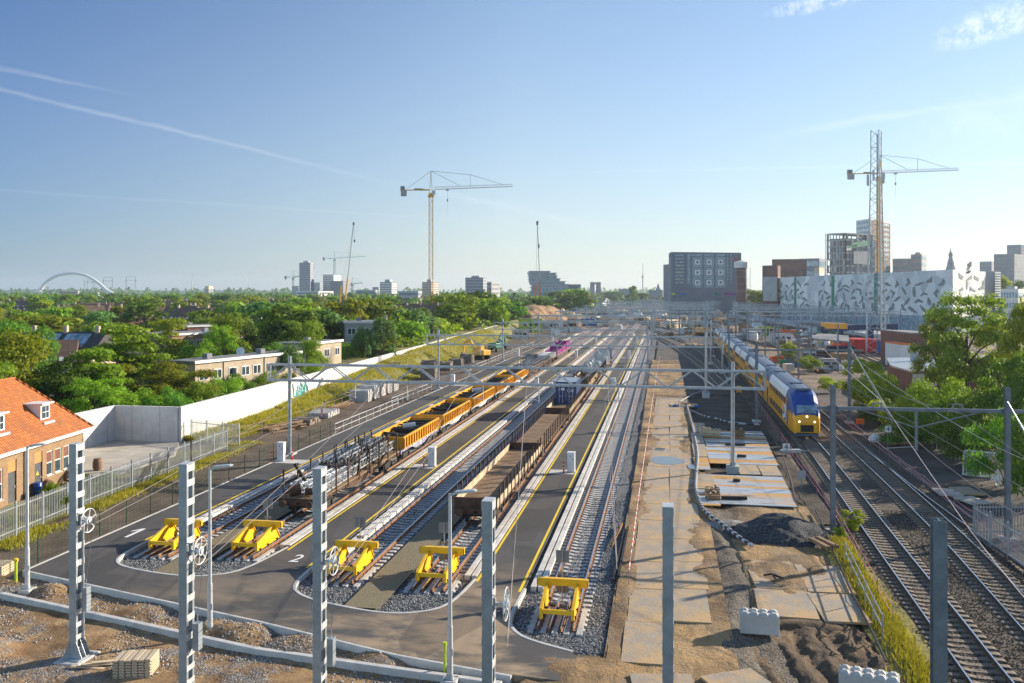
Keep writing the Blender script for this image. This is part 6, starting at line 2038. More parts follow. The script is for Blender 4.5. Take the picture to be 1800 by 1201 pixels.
for a, b, z0, z1 in WN + [W4]:
 g = G()
 for y in (a, b - .07): g.box(-.13, -.05, y, y + .07, z0, z1)
 for z in (z0, z0 + (z1 - z0) * .5, z1 - .07): g.box(-.128, -.052, a + .07, b - .07, z, z + .07)
 f = g.ob('window', M['window_white'], house)
 g = G(); g.box(-.11, -.09, a + .02, b - .02, z0 + .02, z0 + (z1 - z0) * .5); g.ob('pane', M['glass'], f)
 g = G(); g.box(-.11, -.085, a + .06, b - .06, z0 + (z1 - z0) * .52, z1 - .05); g.ob('upper_panel', M['brick_red'], f)
 g = G(); g.box(-.05, .06, a - .05, b + .05, z0 - .07, z0 - .003); g.ob('sill', M['concrete'], f)
for (a, b, z0, z1), y_ in ((D1, 1), (D2, 0)):
 g = G(); g.box(-.16, -.10, a, b, z0, z0 + 2.1); d = g.ob('door', M['door_grey'], house)
 g = G(); g.box(-.10, -.04, b - .16, b - .10, z0 + .95, z0 + 1.1); g.ob('handle', M['steel_light'], d)
 g = G(); g.box(-.14, -.06, a, b, z0 + 2.12, z1); g.ob('transom_panel', M['orange_panel'], house)
 if y_:
  g = G(); m_ = (a + b) / 2; g.xprism([(m_ - .17, 1.25), (m_ + .17, 1.25), (m_, 1.55)], -.098, -.09); g.ob('warning_triangle', M['yellow_line'], d)
for py in (42, 46):
 y = hit(py)[0]
 g = G(); g.cyl((.09, y, 0), (.09, y, HE - .1), .055, .055, 8); g.ob('downpipe', M['steel_dark'], house)
rx, ry, rzh, ov = -HW / 2, -3.0, 7.95, .55
E0, z_e = [(ov, ov), (-HW - ov, ov), (-HW - ov, -HL - ov), (ov, -HL - ov)], HE - .05
g = G()
top = [(rx, ry, rzh), (rx, -HL + 2.5, rzh)]
e = [(p[0], p[1], z_e) for p in E0]
g.add(e + top, [(0, 4, 5, 3), (0, 1, 4), (1, 2, 5, 4), (2, 3, 5), (3, 2, 1, 0)])
g.ob('roof', M['tiles'], house)
g = G()
g.bar((rx, ry - .1, rzh + .04), (rx, -HL + 2.5, rzh + .04), .24, .16)
for a in (e[0], e[1]):
 p, q = Vector(a), Vector(top[0])
 n = 26
 for k in range(n): g.bar(p.lerp(q, (k + .04) / n) + Vector((0, 0, .05)), p.lerp(q, (k + .92) / n) + Vector((0, 0, .07)), .20, .13)
g.ob('ridge_tiles', M['tiles'], house)
g = G()
g.box(.0, ov + .02, -HL - ov, ov - .02, z_e - .20, z_e - .06)
g.bar((ov + .06, -HL - ov, z_e - .02), (ov + .06, ov, z_e - .02), .16, .16)
g.box(-HW, 0, 0.003, ov, z_e - .20, z_e - .06)
g.ob('eaves_gutter', M['window_white'], house)
yc = hit(-12)[0] - 1.0
g = G(); g.box(rx - .5, rx + .5, -7.6, -6.6, 6.6, 9.35); g.box(rx - .56, rx + .56, -7.66, -6.54, 9.35, 9.5); ch = g.ob('chimney', M['brick_red'], house)
g = G(); g.box(rx - .6, rx + .8, -7.75, -6.45, 7.3, 7.55); g.ob('flashing', M['steel_light'], ch)
def roof_x(z): return ov + (rx - ov) * (z - z_e) / (rzh - z_e)
for yd, w_ in ((-4.1, .62), (-9.8, .62), (-16, .62)):
 zb, zt = 4.95, 6.15
 xb = roof_x(zb) - .05
 g = G()
 g.yprism([(xb, zb - .1), (xb, zt), (roof_x(zt) - .1, zt), ], yd - w_, yd + w_)
 d = g.ob('dormer', M['white_gloss'], house)
 g = G(); g.prism([(xb + .25, yd - w_ - .18), (xb + .25, yd + w_ + .18), (roof_x(zt) - .5, yd + w_ + .18), (roof_x(zt) - .5, yd - w_ - .18)], zt + .003, zt + .10); g.ob('dormer_roof', M['white_gloss'], d)
 g = G(); g.box(xb + .003, xb + .03, yd - w_ + .18, yd + w_ - .18, zb + .15, zt - .15); g.ob('dormer_window', M['glass'], d)
 g = G(); g.box(xb + .03, xb + .045, yd - .02, yd + .02, zb + .15, zt - .15); g.box(xb + .03, xb + .045, yd - w_ + .18, yd + w_ - .18, (zb + zt) / 2 - .02, (zb + zt) / 2 + .02); g.ob('glazing_bar', M['window_white'], d)
 g = G(); g.box(xb, xb + .35, yd - w_ - .1, yd + w_ + .1, zb - .28, zb - .1); g.ob('apron', M['steel_light'], d)
g = G(); g.box(-HW + 1.6, -HW + 3.2, ov - 1.2, ov + 2.6, 5.0, 5.2); g.box(-HW + 1.7, -HW + 3.1, -1.6, 1.4, 3.9, 5.0); g.ob('rear_dormer', M['white_gloss'], house)
def barrel(label, loc, lying=None, s=1.0):
 r = T('wooden_barrel', label, 'barrel', loc)
 pr = [(.26, -.45), (.33, -.2), (.35, 0), (.33, .2), (.26, .45)]
 g = G(); g.lathe(pr, (0, 0, 0), 18); b = g.ob('staves', M['barrel_wood'], r, True)
 for z, rr in ((-.40, .283), (-.18, .342), (.18, .342), (.40, .283)):
  g = G(); g.lathe([(rr, -.03), (rr + .008, 0), (rr, .03)], (0, 0, z), 18); g.ob('hoop', M['rust'], r)
 if lying is not None: r.rotation_euler = (R(90), 0, lying)
 r.scale = (s, s, s)
for i, (px, py, ly) in enumerate(((65, 855, 1.1), (98, 840, 1.2), (116, 837, 1.0), (156, 822, None))):
 p = at(px, py, 0)
 barrel(['reddish barrel lying before the grey door with the yellow triangle', 'barrel lying under the house windows', 'barrel lying at the corner of the house', 'wooden barrel standing alone on the concrete yard'][i], (p.x + .8, p.y, .20 if ly else .28), ly, 1.1)
def drum(label, loc):
 r = T('plastic_drum', label, 'drum', loc)
 g = G(); g.lathe([(.27, 0), (.29, .03), (.29, .28), (.305, .3), (.29, .32), (.29, .58), (.305, .6), (.29, .62), (.29, .86), (.26, .9)], (0, 0, 0), 20); g.ob('body', M['blue_plastic'], r, True)
 g = G(); g.cyl((-.12, 0, .9), (-.12, 0, .93), .05, .05, 8); g.cyl((.12, 0, .9), (.12, 0, .93), .05, .05, 8); g.ob('bung', M['black'], r)
for i, (px, py) in enumerate(((4, 878), (11, 872), (36, 866), (50, 868))):
 p = at(px, py, -.15)
 drum(['blue plastic drum at the left edge', 'second blue plastic drum beside the left house door', 'blue plastic drum right of the left house door', 'blue plastic drum behind the leftmost lamp post'][i], (p.x + .75, p.y, -.2))
# ---------------------------------------------------------------- trees
def crown_mesh(name, m, lobes, n, leaf, up=.25, fill=.35):
 """many small leaf sized faces spread through overlapping lobes"""
 vol = np.array([l[3] * l[4] for l in lobes]); cnt = np.maximum(8, (n * vol / vol.sum())).astype(int)
 P, N = [], []
 for (cx, cy, cz, rr, rz), k in zip(lobes, cnt):
  d = RNG.normal(size=(k, 3)); d /= np.linalg.norm(d, axis=1)[:, None]
  d[:, 2] = np.where(d[:, 2] < -.35, -d[:, 2] * .6, d[:, 2])
  rad = 1 - fill * RNG.random(k) ** 2
  rad *= 1 + .20 * np.sin(d[:, 0] * 6 + cx * 30) * np.sin(d[:, 1] * 6 + cy * 20) * np.cos(d[:, 2] * 5 + cz * 20) + RNG.normal(0, .09, k)
  P.append(np.stack([cx + d[:, 0] * rr * rad, cy + d[:, 1] * rr * rad, cz + d[:, 2] * rz * rad], 1))
  N.append(d)
 P, N = np.concatenate(P), np.concatenate(N)
 k = len(P)
 nn = N + RNG.normal(0, .65, (k, 3)) + np.array([0, 0, up]); nn /= np.linalg.norm(nn, axis=1)[:, None]
 a = np.cross(nn, RNG.normal(size=(k, 3))); a /= np.linalg.norm(a, axis=1)[:, None]
 b = np.cross(nn, a)
 s = leaf * RNG.uniform(.55, 1.35, k)
 a *= s[:, None]; b *= (s * RNG.uniform(.4, .75, k))[:, None]
 V = np.stack([P - a, P - b * .9, P + a, P + b], 1).reshape(-1, 3)
 q = np.arange(4 * k).reshape(k, 4)
 return np_mesh(name, V, q, m)
def lobes_for(kind, rnd):
 L = []
 if kind == 'round':
  for i in range(24):
   t, z = rnd.uniform(0, 6.28), rnd.uniform(.20, .92)
   w = math.sin(math.pi * min(1, (z - .12) / .92)) ** .7
   rr = rnd.uniform(.05, .30) * w
   s = rnd.uniform(.12, .20)
   L.append((rr * math.cos(t) * 1.1, rr * math.sin(t) * 1.1, min(z, .86), s, s * .8))
 elif kind == 'tall':
  for i in range(16):
   z = .2 + .75 * i / 16; w = .20 * math.sin(math.pi * min(1, (z) / 1.08)) + .02; t = rnd.uniform(0, 6.28)
   s = rnd.uniform(.09, .15); L.append((w * math.cos(t), w * math.sin(t), min(z, .88), s, s * 1.1))
 elif kind == 'layer':
  for i in range(22):
   z = rnd.choice((.38, .50, .60, .72, .82, .90)) + rnd.uniform(-.03, .03); w = .40 * (1.12 - z) ** .5; t = rnd.uniform(0, 6.28); rr = rnd.uniform(.1, 1) * w
   s = rnd.uniform(.11, .19); L.append((rr * math.cos(t), rr * math.sin(t), z, s, s * .38))
 elif kind == 'bush':
  for i in range(18):
   t = rnd.uniform(0, 6.28); rr = rnd.uniform(0, .50); z = rnd.uniform(.15, .80) * (1 - rr * .55)
   s = rnd.uniform(.15, .25); L.append((rr * math.cos(t), rr * math.sin(t), z, s, s * .85))
 elif kind == 'airy':
  for i in range(46):
   z = rnd.uniform(.20, .93); w = .36 * math.sin(math.pi * min(1, (z - .1) / .98)) ** .6; t = rnd.uniform(0, 6.28); rr = w * rnd.uniform(.3, 1.15)
   s = rnd.uniform(.08, .14); L.append((rr * math.cos(t), rr * math.sin(t), z, s, s * .8))
 elif kind == 'weep':
  for i in range(26):
   t = rnd.uniform(0, 6.28); rr = rnd.uniform(.05, .32); z = .85 - rr * .9 - rnd.uniform(0, .22)
   s = rnd.uniform(.07, .11); L.append((rr * math.cos(t), rr * math.sin(t), z, s, s * 1.9))
 return L
def trunk_mesh(kind, rnd):
 g = G()
 top = .62
 bush = kind == 'bush'
 if not bush: g.tube([(0, 0, -.06), (.006, .0, .12), (-.004, .008, .32), (.01, 0, top)], [.030, .022, .017, .009], 8)
 for i in range(7 if bush else 9):
  t = i * 2.4 + rnd.uniform(-.4, .4)
  z0 = rnd.uniform(-.03, .02) if bush else rnd.uniform(.22, .5)
  l = rnd.uniform(.2, .34)
  z1 = z0 + rnd.uniform(.18, .34)
  g.tube([(0, 0, z0), (l * .45 * math.cos(t), l * .45 * math.sin(t), z0 + (z1 - z0) * .6), (l * math.cos(t), l * math.sin(t), z1)], [.011, .007, .003], 5)
 return g.mesh('trunk', M['bark'])
TREE = {}
trnd = random.Random(4)
def species(key, kind, m, n, leaf, fill=.35):
 cm = crown_mesh('crown', M[m], lobes_for(kind, trnd), n, leaf, .25, fill)
 TREE[key] = (trunk_mesh(kind, trnd), cm)
for sfx, n, leaf in (('', 11500, .0165), ('_far', 2200, .038)):
 species('round_a' + sfx, 'round', 'leaf_a', n, leaf)
 species('round_b' + sfx, 'round', 'leaf_b', n, leaf)
 species('round_c' + sfx, 'round', 'leaf_c', n, leaf)
 species('tall_b' + sfx, 'tall', 'leaf_b', int(n * .7), leaf)
 species('tall_d' + sfx, 'tall', 'leaf_d', int(n * .7), leaf)
 species('layer_a' + sfx, 'layer', 'leaf_a', n, leaf)
 species('layer_c' + sfx, 'layer', 'leaf_c', n, leaf)
 species('bush_a' + sfx, 'bush', 'leaf_a', n, leaf * 1.2)
 species('bush_b' + sfx, 'bush', 'leaf_b', n, leaf * 1.2)
 species('bush_c' + sfx, 'bush', 'leaf_c', n, leaf * 1.2)
 species('airy_a' + sfx, 'airy', 'leaf_a', int(n * 1.5), leaf * .86, .85)
 species('airy_c' + sfx, 'airy', 'leaf_c', int(n * 1.4), leaf * .88, .85)
 species('weep_d' + sfx, 'weep', 'leaf_d', n, leaf * .85, .5)
 species('round_d' + sfx, 'round', 'leaf_d', n, leaf)
BASEW = {'round': .42, 'tall': .27, 'layer': .47, 'bush': .62, 'airy': .42, 'weep': .36}
trees = []
def tree(key, loc, h, w, label, group=None, cat=None, name=None):
 kind = key.split('_')[0]
 bush = kind == 'bush'
 r = T(name or ('bush' if bush else 'tree'), label, cat or ('bush' if bush else 'tree'), loc, random.uniform(0, 6.28), group)
 k = w / BASEW[kind]
 for nm, me in zip(('trunk', 'crown'), TREE[key]):
  o = bpy.data.objects.new(nm, me); put(o, r)
  o.scale = (k, k, h)
 return r
def plant(px, ytop, Yd, hw, key, label, z=-.4, group=None):
 h = hz(ytop, Yd) - z
 w = hw * Yd / F
 if Yd > 185 and not key.endswith('_far'): key += '_far'
 return tree(key, far(px, Yd, z), h, w, label, group)
near = [
 (630, 588, 163, 34, 'bush_a', 'leafy bush covering the front of the flat roofed box house'),
 (672, 584, 166, 28, 'airy_a', 'loose green tree at the right corner of the flat roofed box house'),
 (545, 596, 138, 30, 'round_a', 'round green tree covering the low grey terrace left of the box house'),
 (28, 582, 96, 76, 'round_c', 'broad yellow green tree behind the orange roofed house, at the left edge'),
 (-20, 634, 84, 61, 'round_a', 'green tree behind the chimney of the orange roofed house'),
 (112, 630, 98, 68, 'round_b', 'dark round tree behind the ridge of the orange roof'),
 (165, 666, 93, 59, 'airy_a', 'pale leaved tree right behind the dormer of the orange roof'),
 (158, 606, 100, 76, 'layer_a', 'flat tiered bright green tree below the solar panelled house'),
 (235, 566, 108, 95, 'layer_a', 'largest tiered bright green tree left of the middle of the suburb'),
 (262, 634, 105, 73, 'airy_c', 'feathery yellow green tree above the grey wall corner'),
 (318, 646, 107, 63, 'airy_c', 'second feathery yellow green tree, before the long beige building'),
 (205, 664, 98, 54, 'bush_b', 'dark bush behind the left end of the pale wall'),
 (250, 668, 96, 49, 'bush_a', 'bright bush over the grey part of the wall'),
 (300, 668, 97, 44, 'bush_b', 'dark bush over the wall corner'),
 (345, 656, 104, 41, 'bush_a', 'bright bush just right of the wall corner'),
 (385, 650, 110, 39, 'bush_a', 'bright bush below the beige building'),
 (420, 646, 116, 37, 'bush_b', 'dark bush over the wall left of the nearest portal'),
 (455, 638, 123, 37, 'bush_a', 'bush over the wall by the graffiti'),
 (492, 630, 128, 32, 'bush_b', 'bush behind the left column of the nearest portal'),
 (530, 614, 134, 37, 'bush_a', 'bright bush right of the left portal column'),
 (575, 602, 156, 39, 'bush_a', 'bush behind the left bay of the nearest portal'),
 (612, 602, 166, 34, 'bush_b', 'dark bush at the foot of the flat roofed box house'),
 (650, 588, 174, 44, 'bush_a', 'broad bush before the flat roofed box house'),
 (695, 582, 186, 39, 'bush_a', 'bush over the wall right of the box house'),
 (735, 570, 203, 34, 'bush_a', 'bush left of the second portal'),
 (60, 552, 190, 95, 'round_c', 'wide olive green tree crown behind the solar panelled house'),
 (20, 560, 140, 49, 'round_b', 'dark tree left of the solar panelled house'),
 (70, 570, 128, 32, 'round_b', 'small dark round tree touching the solar panelled house'),
 (300, 556, 140, 54, 'layer_c', 'tiered olive tree left of the long flat roofed terrace'),
 (400, 554, 150, 44, 'round_a', 'green tree growing before the long flat roofed terrace'),
 (388, 572, 142, 29, 'airy_a', 'slim green tree at the terrace wall'),
 (355, 579, 139, 41, 'bush_a', 'light bush in the garden of the terrace'),
 (430, 562, 155, 27, 'tall_b', 'slender tree at the right end of the terrace'),
 (482, 540, 170, 51, 'layer_a', 'tall tiered green tree right of the sunlit gable'),
 (520, 560, 158, 37, 'layer_a', 'bright tree beside the tall tiered tree'),
 (548, 564, 150, 34, 'round_a', 'round green tree above the sloping roof end'),
 (500, 594, 128, 37, 'weep_d', 'drooping birch behind the nearest portal'),
 (478, 600, 132, 32, 'round_b', 'dark tree beside the drooping birch'),
 (570, 566, 172, 37, 'bush_b', 'dark bush left of the box house'),
 (608, 524, 215, 44, 'airy_c', 'tall light green tree behind the box house'),
 (660, 524, 232, 56, 'round_a', 'big round green tree behind the box house roof'),
 (690, 539, 240, 37, 'round_a', 'round green tree right of the box house'),
 (640, 564, 160, 24, 'weep_d', 'grey green poplar before the box house'),
 (670, 560, 162, 24, 'tall_d', 'slim grey green tree before the box house'),
 (718, 564, 192, 41, 'round_a', 'bright tree at the wall, left of the tower crane foot'),
 (745, 554, 216, 37, 'round_d', 'grey green tree by the tower crane foot'),
 (775, 552, 234, 49, 'bush_c', 'pale shrubby tree right of the tower crane foot'),
 (803, 518, 262, 61, 'round_a', 'biggest round tree right of the tower crane'),
 (835, 510, 330, 49, 'round_b', 'dark blue green tree behind the biggest round tree'),
 (865, 524, 300, 46, 'round_a', 'round green tree at the end of the pale wall'),
 (895, 528, 360, 37, 'round_b', 'dark tree left of the earth heap'),
 (1700, 516, 112, 73, 'airy_a', 'tall airy tree before the bright gable of the white building'),
 (1650, 552, 118, 46, 'airy_a', 'left shoulder of tall trees before the white building'),
 (1752, 560, 110, 51, 'airy_c', 'tall yellow green tree right of the bright gable'),
 (1798, 528, 98, 44, 'round_c', 'sunlit yellow green tree at the right edge'),
 (1562, 632, 101, 60, 'bush_c', 'sunlit bush right of the post of the second beam portal'),
 (1518, 628, 106, 36, 'airy_c', 'slim sunlit shrub touching the portal post'),
 (1590, 672, 90, 58, 'bush_c', 'yellow green bush before the low flat roofed building'),
 (1640, 690, 82, 60, 'bush_b', 'dark bush below the yellow green bush'),
 (1668, 640, 86, 64, 'bush_a', 'green bush at the corner of the flat roofed building'),
 (1722, 634, 80, 62, 'bush_b', 'large dark bush right of the flat roofed building'),
 (1790, 612, 76, 62, 'round_b', 'dark tree at the right edge above the portal post'),
 (1700, 700, 74, 55, 'bush_b', 'dark bush behind the leaning fence panels'),
 (1768, 692, 67, 62, 'bush_b', 'dark bush behind the right hand portal post'),
 (1545, 690, 97, 46, 'bush_b', 'dark bush left of the yellow green bush, by the mesh fence'),
 (1600, 726, 84, 50, 'bush_b', 'low dark bush along the mesh fence'),
 (1830, 660, 62, 66, 'bush_b', 'dark bush cut by the right edge, behind the palisade fence'),
 (1460, 655, 128, 24, 'bush_c', 'low bush on the verge right of the train'),
 (1385, 592, 185, 18, 'bush_c', 'small bush among the site cabins'),
 (1422, 618, 160, 24, 'bush_a', 'bush left of the low canopy roof'),
]
for a in near: plant(*a)
for px, py, h, k, w_ in ((100, 905, 2.2, 'bush_a', 'leafy bush growing through the palisade fence'), (88, 872, 1.3, 'bush_a', 'small bush before the barrels'), (188, 868, 1.7, 'airy_a', 'thin sapling at the palisade fence right of the leftmost mast'), (150, 850, 1.1, 'bush_c', 'weeds behind the leftmost mast'), (20, 930, 1.3, 'bush_c', 'weeds behind the palisade fence at the left edge'), (1500, 935, 1.5, 'airy_c', 'bright sapling beside the train track'), (1478, 945, .9, 'bush_a', 'low green weed by the two old beams'), (1655, 790, .9, 'bush_b', 'low weeds under the beam portal')):
 p = at(px, py, -.2)
 tree(k, (p.x, p.y, -.3), h, h * .5, w_, None, 'plant', 'plant')
kinds = ['round_a', 'round_b', 'round_c', 'round_a', 'layer_a', 'round_d', 'tall_b', 'layer_c', 'bush_a', 'airy_a']
words = {'round_a': 'rounded mid green tree among the suburb roofs', 'round_b': 'rounded dark green tree among the suburb roofs', 'round_c': 'olive green tree among the suburb roofs', 'layer_a': 'flat tiered tree among the suburb roofs', 'round_d': 'blue green tree among the suburb roofs', 'tall_b': 'slender dark tree among the suburb roofs', 'layer_c': 'tiered olive tree among the suburb roofs', 'bush_a': 'low bushy tree among the suburb roofs', 'airy_a': 'loose light tree among the suburb roofs'}
trnd = random.Random(31)
cnt = 0
Yd = 118.0
while cnt < 205:
 Yd = 170 + 780 * (trnd.random() ** 1.35)
 px = trnd.uniform(-80, 900)
 p = far(px, Yd, -.5)
 if p.x > float(wall_n(min(p.y, 345))) - 5 - max(0, (Yd - 330) * .02): continue
 if 60 < px < 160 and Yd < 215: continue
 if 320 < px < 470 and Yd < 240: continue
 if 590 < px < 700 and Yd < 240: continue
 k = trnd.choice(kinds)
 h = trnd.uniform(8.5, 13.0) * (1 if Yd < 500 else 1.05)
 tree(k + '_far', p, h, h * trnd.uniform(.36, .52) * (1.25 if k.startswith('round') else 1), words[k], words[k].split(' among')[0].replace('tree', 'trees') + ' of the suburb')
 cnt += 1
for px, yt, Yd, hw, k, w_ in [(915, 526, 430, 34, 'round_b', 'dark tree behind the earth heap'), (945, 522, 450, 34, 'round_b', 'second dark tree behind the earth heap'), (985, 512, 560, 34, 'round_d', 'row of tall trees before the stepped glass block, left one'), (1008, 508, 580, 30, 'round_a', 'tall tree before the stepped glass block, right one'), (1030, 512, 620, 24, 'round_a', 'tree at the right end of the row before the stepped block'), (1113, 502, 900, 9, 'tall_d', 'lone slim tree far down the yard'),
                              (1325, 508, 560, 18, 'round_c', 'sunlit tree between the water tower and the brick block'), (1338, 512, 540, 14, 'round_a', 'green tree beside the brick block'), (1305, 537, 420, 12, 'bush_a', 'green bush at the foot of the water tower'), (1768, 484, 520, 16, 'round_c', 'tree in front of the dark tower blocks'), (1790, 492, 480, 16, 'round_d', 'tree above the white town house'), (1760, 524, 330, 14, 'round_d', 'blue green tree before the white town house'),
                              (1130, 515, 1000, 20, 'round_d', 'far tree left of the dark block'), (1080, 512, 1200, 25, 'round_d', 'far tree near the gate shaped towers')]:
 plant(px, yt, Yd, hw, k, w_)
def wood(name, label, n, lo, hi, xr, hh, m, q=26, leaf=2.2):
 P, S_ = [], []
 k = 0
 while k < n:
  Yd = lo + (hi - lo) * trnd.random() ** 1.3
  px = trnd.uniform(*xr)
  c = far(px, Yd)
  h = trnd.uniform(*hh)
  for j in range(q):
   t, z = trnd.uniform(0, 6.28), trnd.uniform(.1, 1)
   rr = h * .55 * math.sin(math.pi * min(1, z * .9 + .12)) * trnd.uniform(.3, 1)
   P.append((c.x + rr * math.cos(t), c.y + rr * math.sin(t), h * z - .5)); S_.append(leaf * trnd.uniform(.6, 1.3))
  k += 1
 P, S_ = np.array(P), np.array(S_)
 kk = len(P)
 nn = RNG.normal(size=(kk, 3)) + np.array([0, -.4, .6]); nn /= np.linalg.norm(nn, axis=1)[:, None]
 a = np.cross(nn, RNG.normal(size=(kk, 3))); a /= np.linalg.norm(a, axis=1)[:, None]; b = np.cross(nn, a)
 a *= S_[:, None]; b *= S_[:, None] * .7
 me = np_mesh(name, np.stack([P - a, P - b, P + a, P + b], 1).reshape(-1, 3), np.arange(4 * kk).reshape(kk, 4), m)
 o = bpy.data.objects.new(name, me); put(o)
 tag(o, label, 'wood', None, 'stuff')
wood('distant_wood', 'mass of far green treetops reaching from the suburb to the horizon', 1500, 850, 2600, (-150, 1020), (8, 14), M['leaf_b'], 26, 2.0)
wood('distant_wood', 'paler far treetops scattered between the distant roofs', 500, 700, 2000, (-150, 1000), (7, 12), M['leaf_a'], 26, 1.8)
wood('distant_wood', 'far treetops on both sides of the dark block', 260, 900, 2600, (1000, 1900), (8, 14), M['leaf_d'], 26, 2.0)
wood('distant_wood', 'hazy line of woods along the horizon', 900, 2600, 4400, (-250, 2050), (14, 30), M['leaf_d'], 20, 5)
def tufts(name, label, n, gen, h, m):
 x, y, z = gen(n)
 k = len(x)
 a = RNG.uniform(0, 6.28, k); w = RNG.uniform(.02, .05, k) * h * 3; hh = h * RNG.uniform(.4, 1.3, k)
 lx, ly = RNG.normal(0, .35, k) * hh, RNG.normal(0, .35, k) * hh
 c, s = np.cos(a) * w, np.sin(a) * w
 V = np.stack([np.stack([x - c, y - s, z], 1), np.stack([x + c, y + s, z], 1), np.stack([x + lx, y + ly, z + hh], 1)], 1).reshape(-1, 3)
 me = np_mesh(name, V, np.arange(3 * k).reshape(k, 3), m)
 o = bpy.data.objects.new(name, me); put(o)
 tag(o, label, 'grass', None, 'stuff')
def gen_bank(n):
 y = 79 + 180 * RNG.random(n) ** 1.7
 wn_ = wall_n(y); bn = np.interp(y, [78, 82, 99, 118, 155, 220, 266, 340], [-45.6, -42.0, -40.9, -41.5, -41.5, -43.8, -46, -49])
 x = wn_ + .3 + (bn - wn_ + .2) * RNG.random(n)
 k = fbm(x * .7, y * .4, 3, 5) > -.12
 return x[k], y[k], bank_z(x, y)[k]
tufts('grass', 'rough yellow green grass covering the bank below the pale wall', 52000, gen_bank, .42, M['grass'])
def gen_strip(n):
 y = 24 + 30 * RNG.random(n)
 x = np.interp(y, [24, 36, 50, 56], [9.6, 9.6, 9.9, 10.2]) + RNG.normal(0, .28, n)
 return x, y, -.18 + 0 * x
tufts('grass', 'orange and yellow green grass strip between the handrail and the train track', 17000, gen_strip, .30, M['grass'])
def gen_verge(n):
 y = 42 + 38 * RNG.random(n)
 x = np.interp(y, [36, 45, 54.7, 77.5], [-37.0, -37.83, -38.67, -39.6]) + RNG.normal(.3, .55, n)
 k = fbm(x * .5, y * .3, 3, 15) > -.05
 return x[k], y[k], -.30 + 0 * x[k]
tufts('grass', 'weedy grass along the palisade fence left of the raked soil', 16000, gen_verge, .26, M['grass'])
# ---------------------------------------------------------------- skyline
def V3(p, z): return (p[0], p[1], z)
def tower(name, label, px, ytop, Yd, floors, m, wm='glass_blue', back=1.02, near_=.985, z0=-.5, bands=True, cat='building', side_m=None, cols=0, roof_h=0.0, recess=False):
 """block seen over a corner: px = (left edge, corner, right edge) in the photo"""
 a, b, c = far(px[0], Yd), far(px[1], Yd * near_), far(px[2], Yd * back)
 d = a + (c - b)
 h = hz(ytop, Yd)
 r = T(name, label, cat, (b.x, b.y, 0))
 o = Vector((b.x, b.y, 0))
 A_, B_, C_, D_ = a - o, b - o, c - o, d - o
 g = G(); g.prism([A_, B_, C_, D_], z0, h); g.ob('wall', M[m], r)
 fh = (h - 1.5) / floors
 cen = (A_ + C_) / 2
 for k in range(floors):
  z = .8 + k * fh
  if z < -2: continue
  for P, Q in ((A_, B_), (B_, C_)):
   n = Vector(((Q - P).y, -(Q - P).x, 0)).normalized()
   if n.dot((P + Q) / 2 - cen) < 0: n = -n
   t = (Q - P)
   L = t.length
   if L < 1.5: continue
   cc = cols if cols and P is A_ else 0
   if cc:
    for q in range(cc):
     u0, u1 = .04 + .92 * (q + .15) / cc, .04 + .92 * (q + .85) / cc
     g = G(); g.prism([P + t * u0 + n * .02, P + t * u1 + n * .02, P + t * u1 + n * .10, P + t * u0 + n * .10], z + fh * .3, z + fh * .82)
     g.ob('window', M[wm], r)
   else:
    g = G(); g.prism([P + t * .05 + n * .02, P + t * .95 + n * .02, P + t * .95 + n * .10, P + t * .05 + n * .10], z + fh * .32, z + fh * .80)
    g.ob('window_band', M[wm], r)
 if roof_h:
  g = G(); m_ = lambda p: cen + (p - cen) * .45
  g.prism([m_(A_), m_(B_), m_(C_), m_(D_)], h, h + roof_h); g.ob('plant_room', M['grey_mid'], r)
 return r
tower('tower_block', 'tallest pale residential tower left of the yellow crawler crane', (526, 545.5, 552), 462, 1300, 17, 'grey_mid', 'grey_dark_far', 1.03, .99, cols=7, roof_h=3)
tower('low_block', 'small dark block at the foot of the pale tower, left side', (514, 524, 527), 503, 1350, 5, 'grey_far')
tower('low_block', 'rounded grey block right of the pale tower', (552, 562, 566), 497, 1400, 6, 'grey_far')
tower('low_block', 'long low beige block right of the pale tower', (552, 571, 574), 512, 1280, 3, 'beige_far', 'grey_far')
tower('tower_block', 'glassy tower under construction behind the yellow crawler crane', (568, 586, 600), 483, 1320, 12, 'glass_blue', 'white_far', 1.03, .99)
tower('tower_block', 'beige block partly behind the yellow crawler crane boom', (580, 603, 616), 494, 1250, 8, 'grey_far', 'grey_dark_far', 1.03, .99, cols=6)
tower('tower_block', 'dark balcony block with a sunlit right side, right of the yellow crawler crane', (668, 688, 698), 496, 1000, 9, 'grey_far', 'white_far', 1.03, .99, roof_h=3)
tower('low_block', 'little grey block left of the dark balcony block', (655, 665, 668), 505, 1050, 4, 'grey_far')
tower('tower_block', 'dark balcony block behind the foot of the tower crane', (742, 758, 772), 496, 1000, 9, 'grey_far', 'beige_far', 1.03, .99, roof_h=3)
tower('tower_block', 'broad dark block right of the tower crane', (818, 849, 856), 488, 900, 9, 'grey_dark_far', 'grey_mid', 1.03, .99, cols=9, roof_h=2)
tower('tower_block', 'narrow pinkish block right of the broad dark block', (856, 864, 879), 496, 950, 5, 'grey_mid', 'grey_far')
tower('old_tower', 'tan square tower beside the far brick viaduct', (360, 367, 375), 503, 1700, 1, 'beige_far', 'grey_far', 1.02, .99)
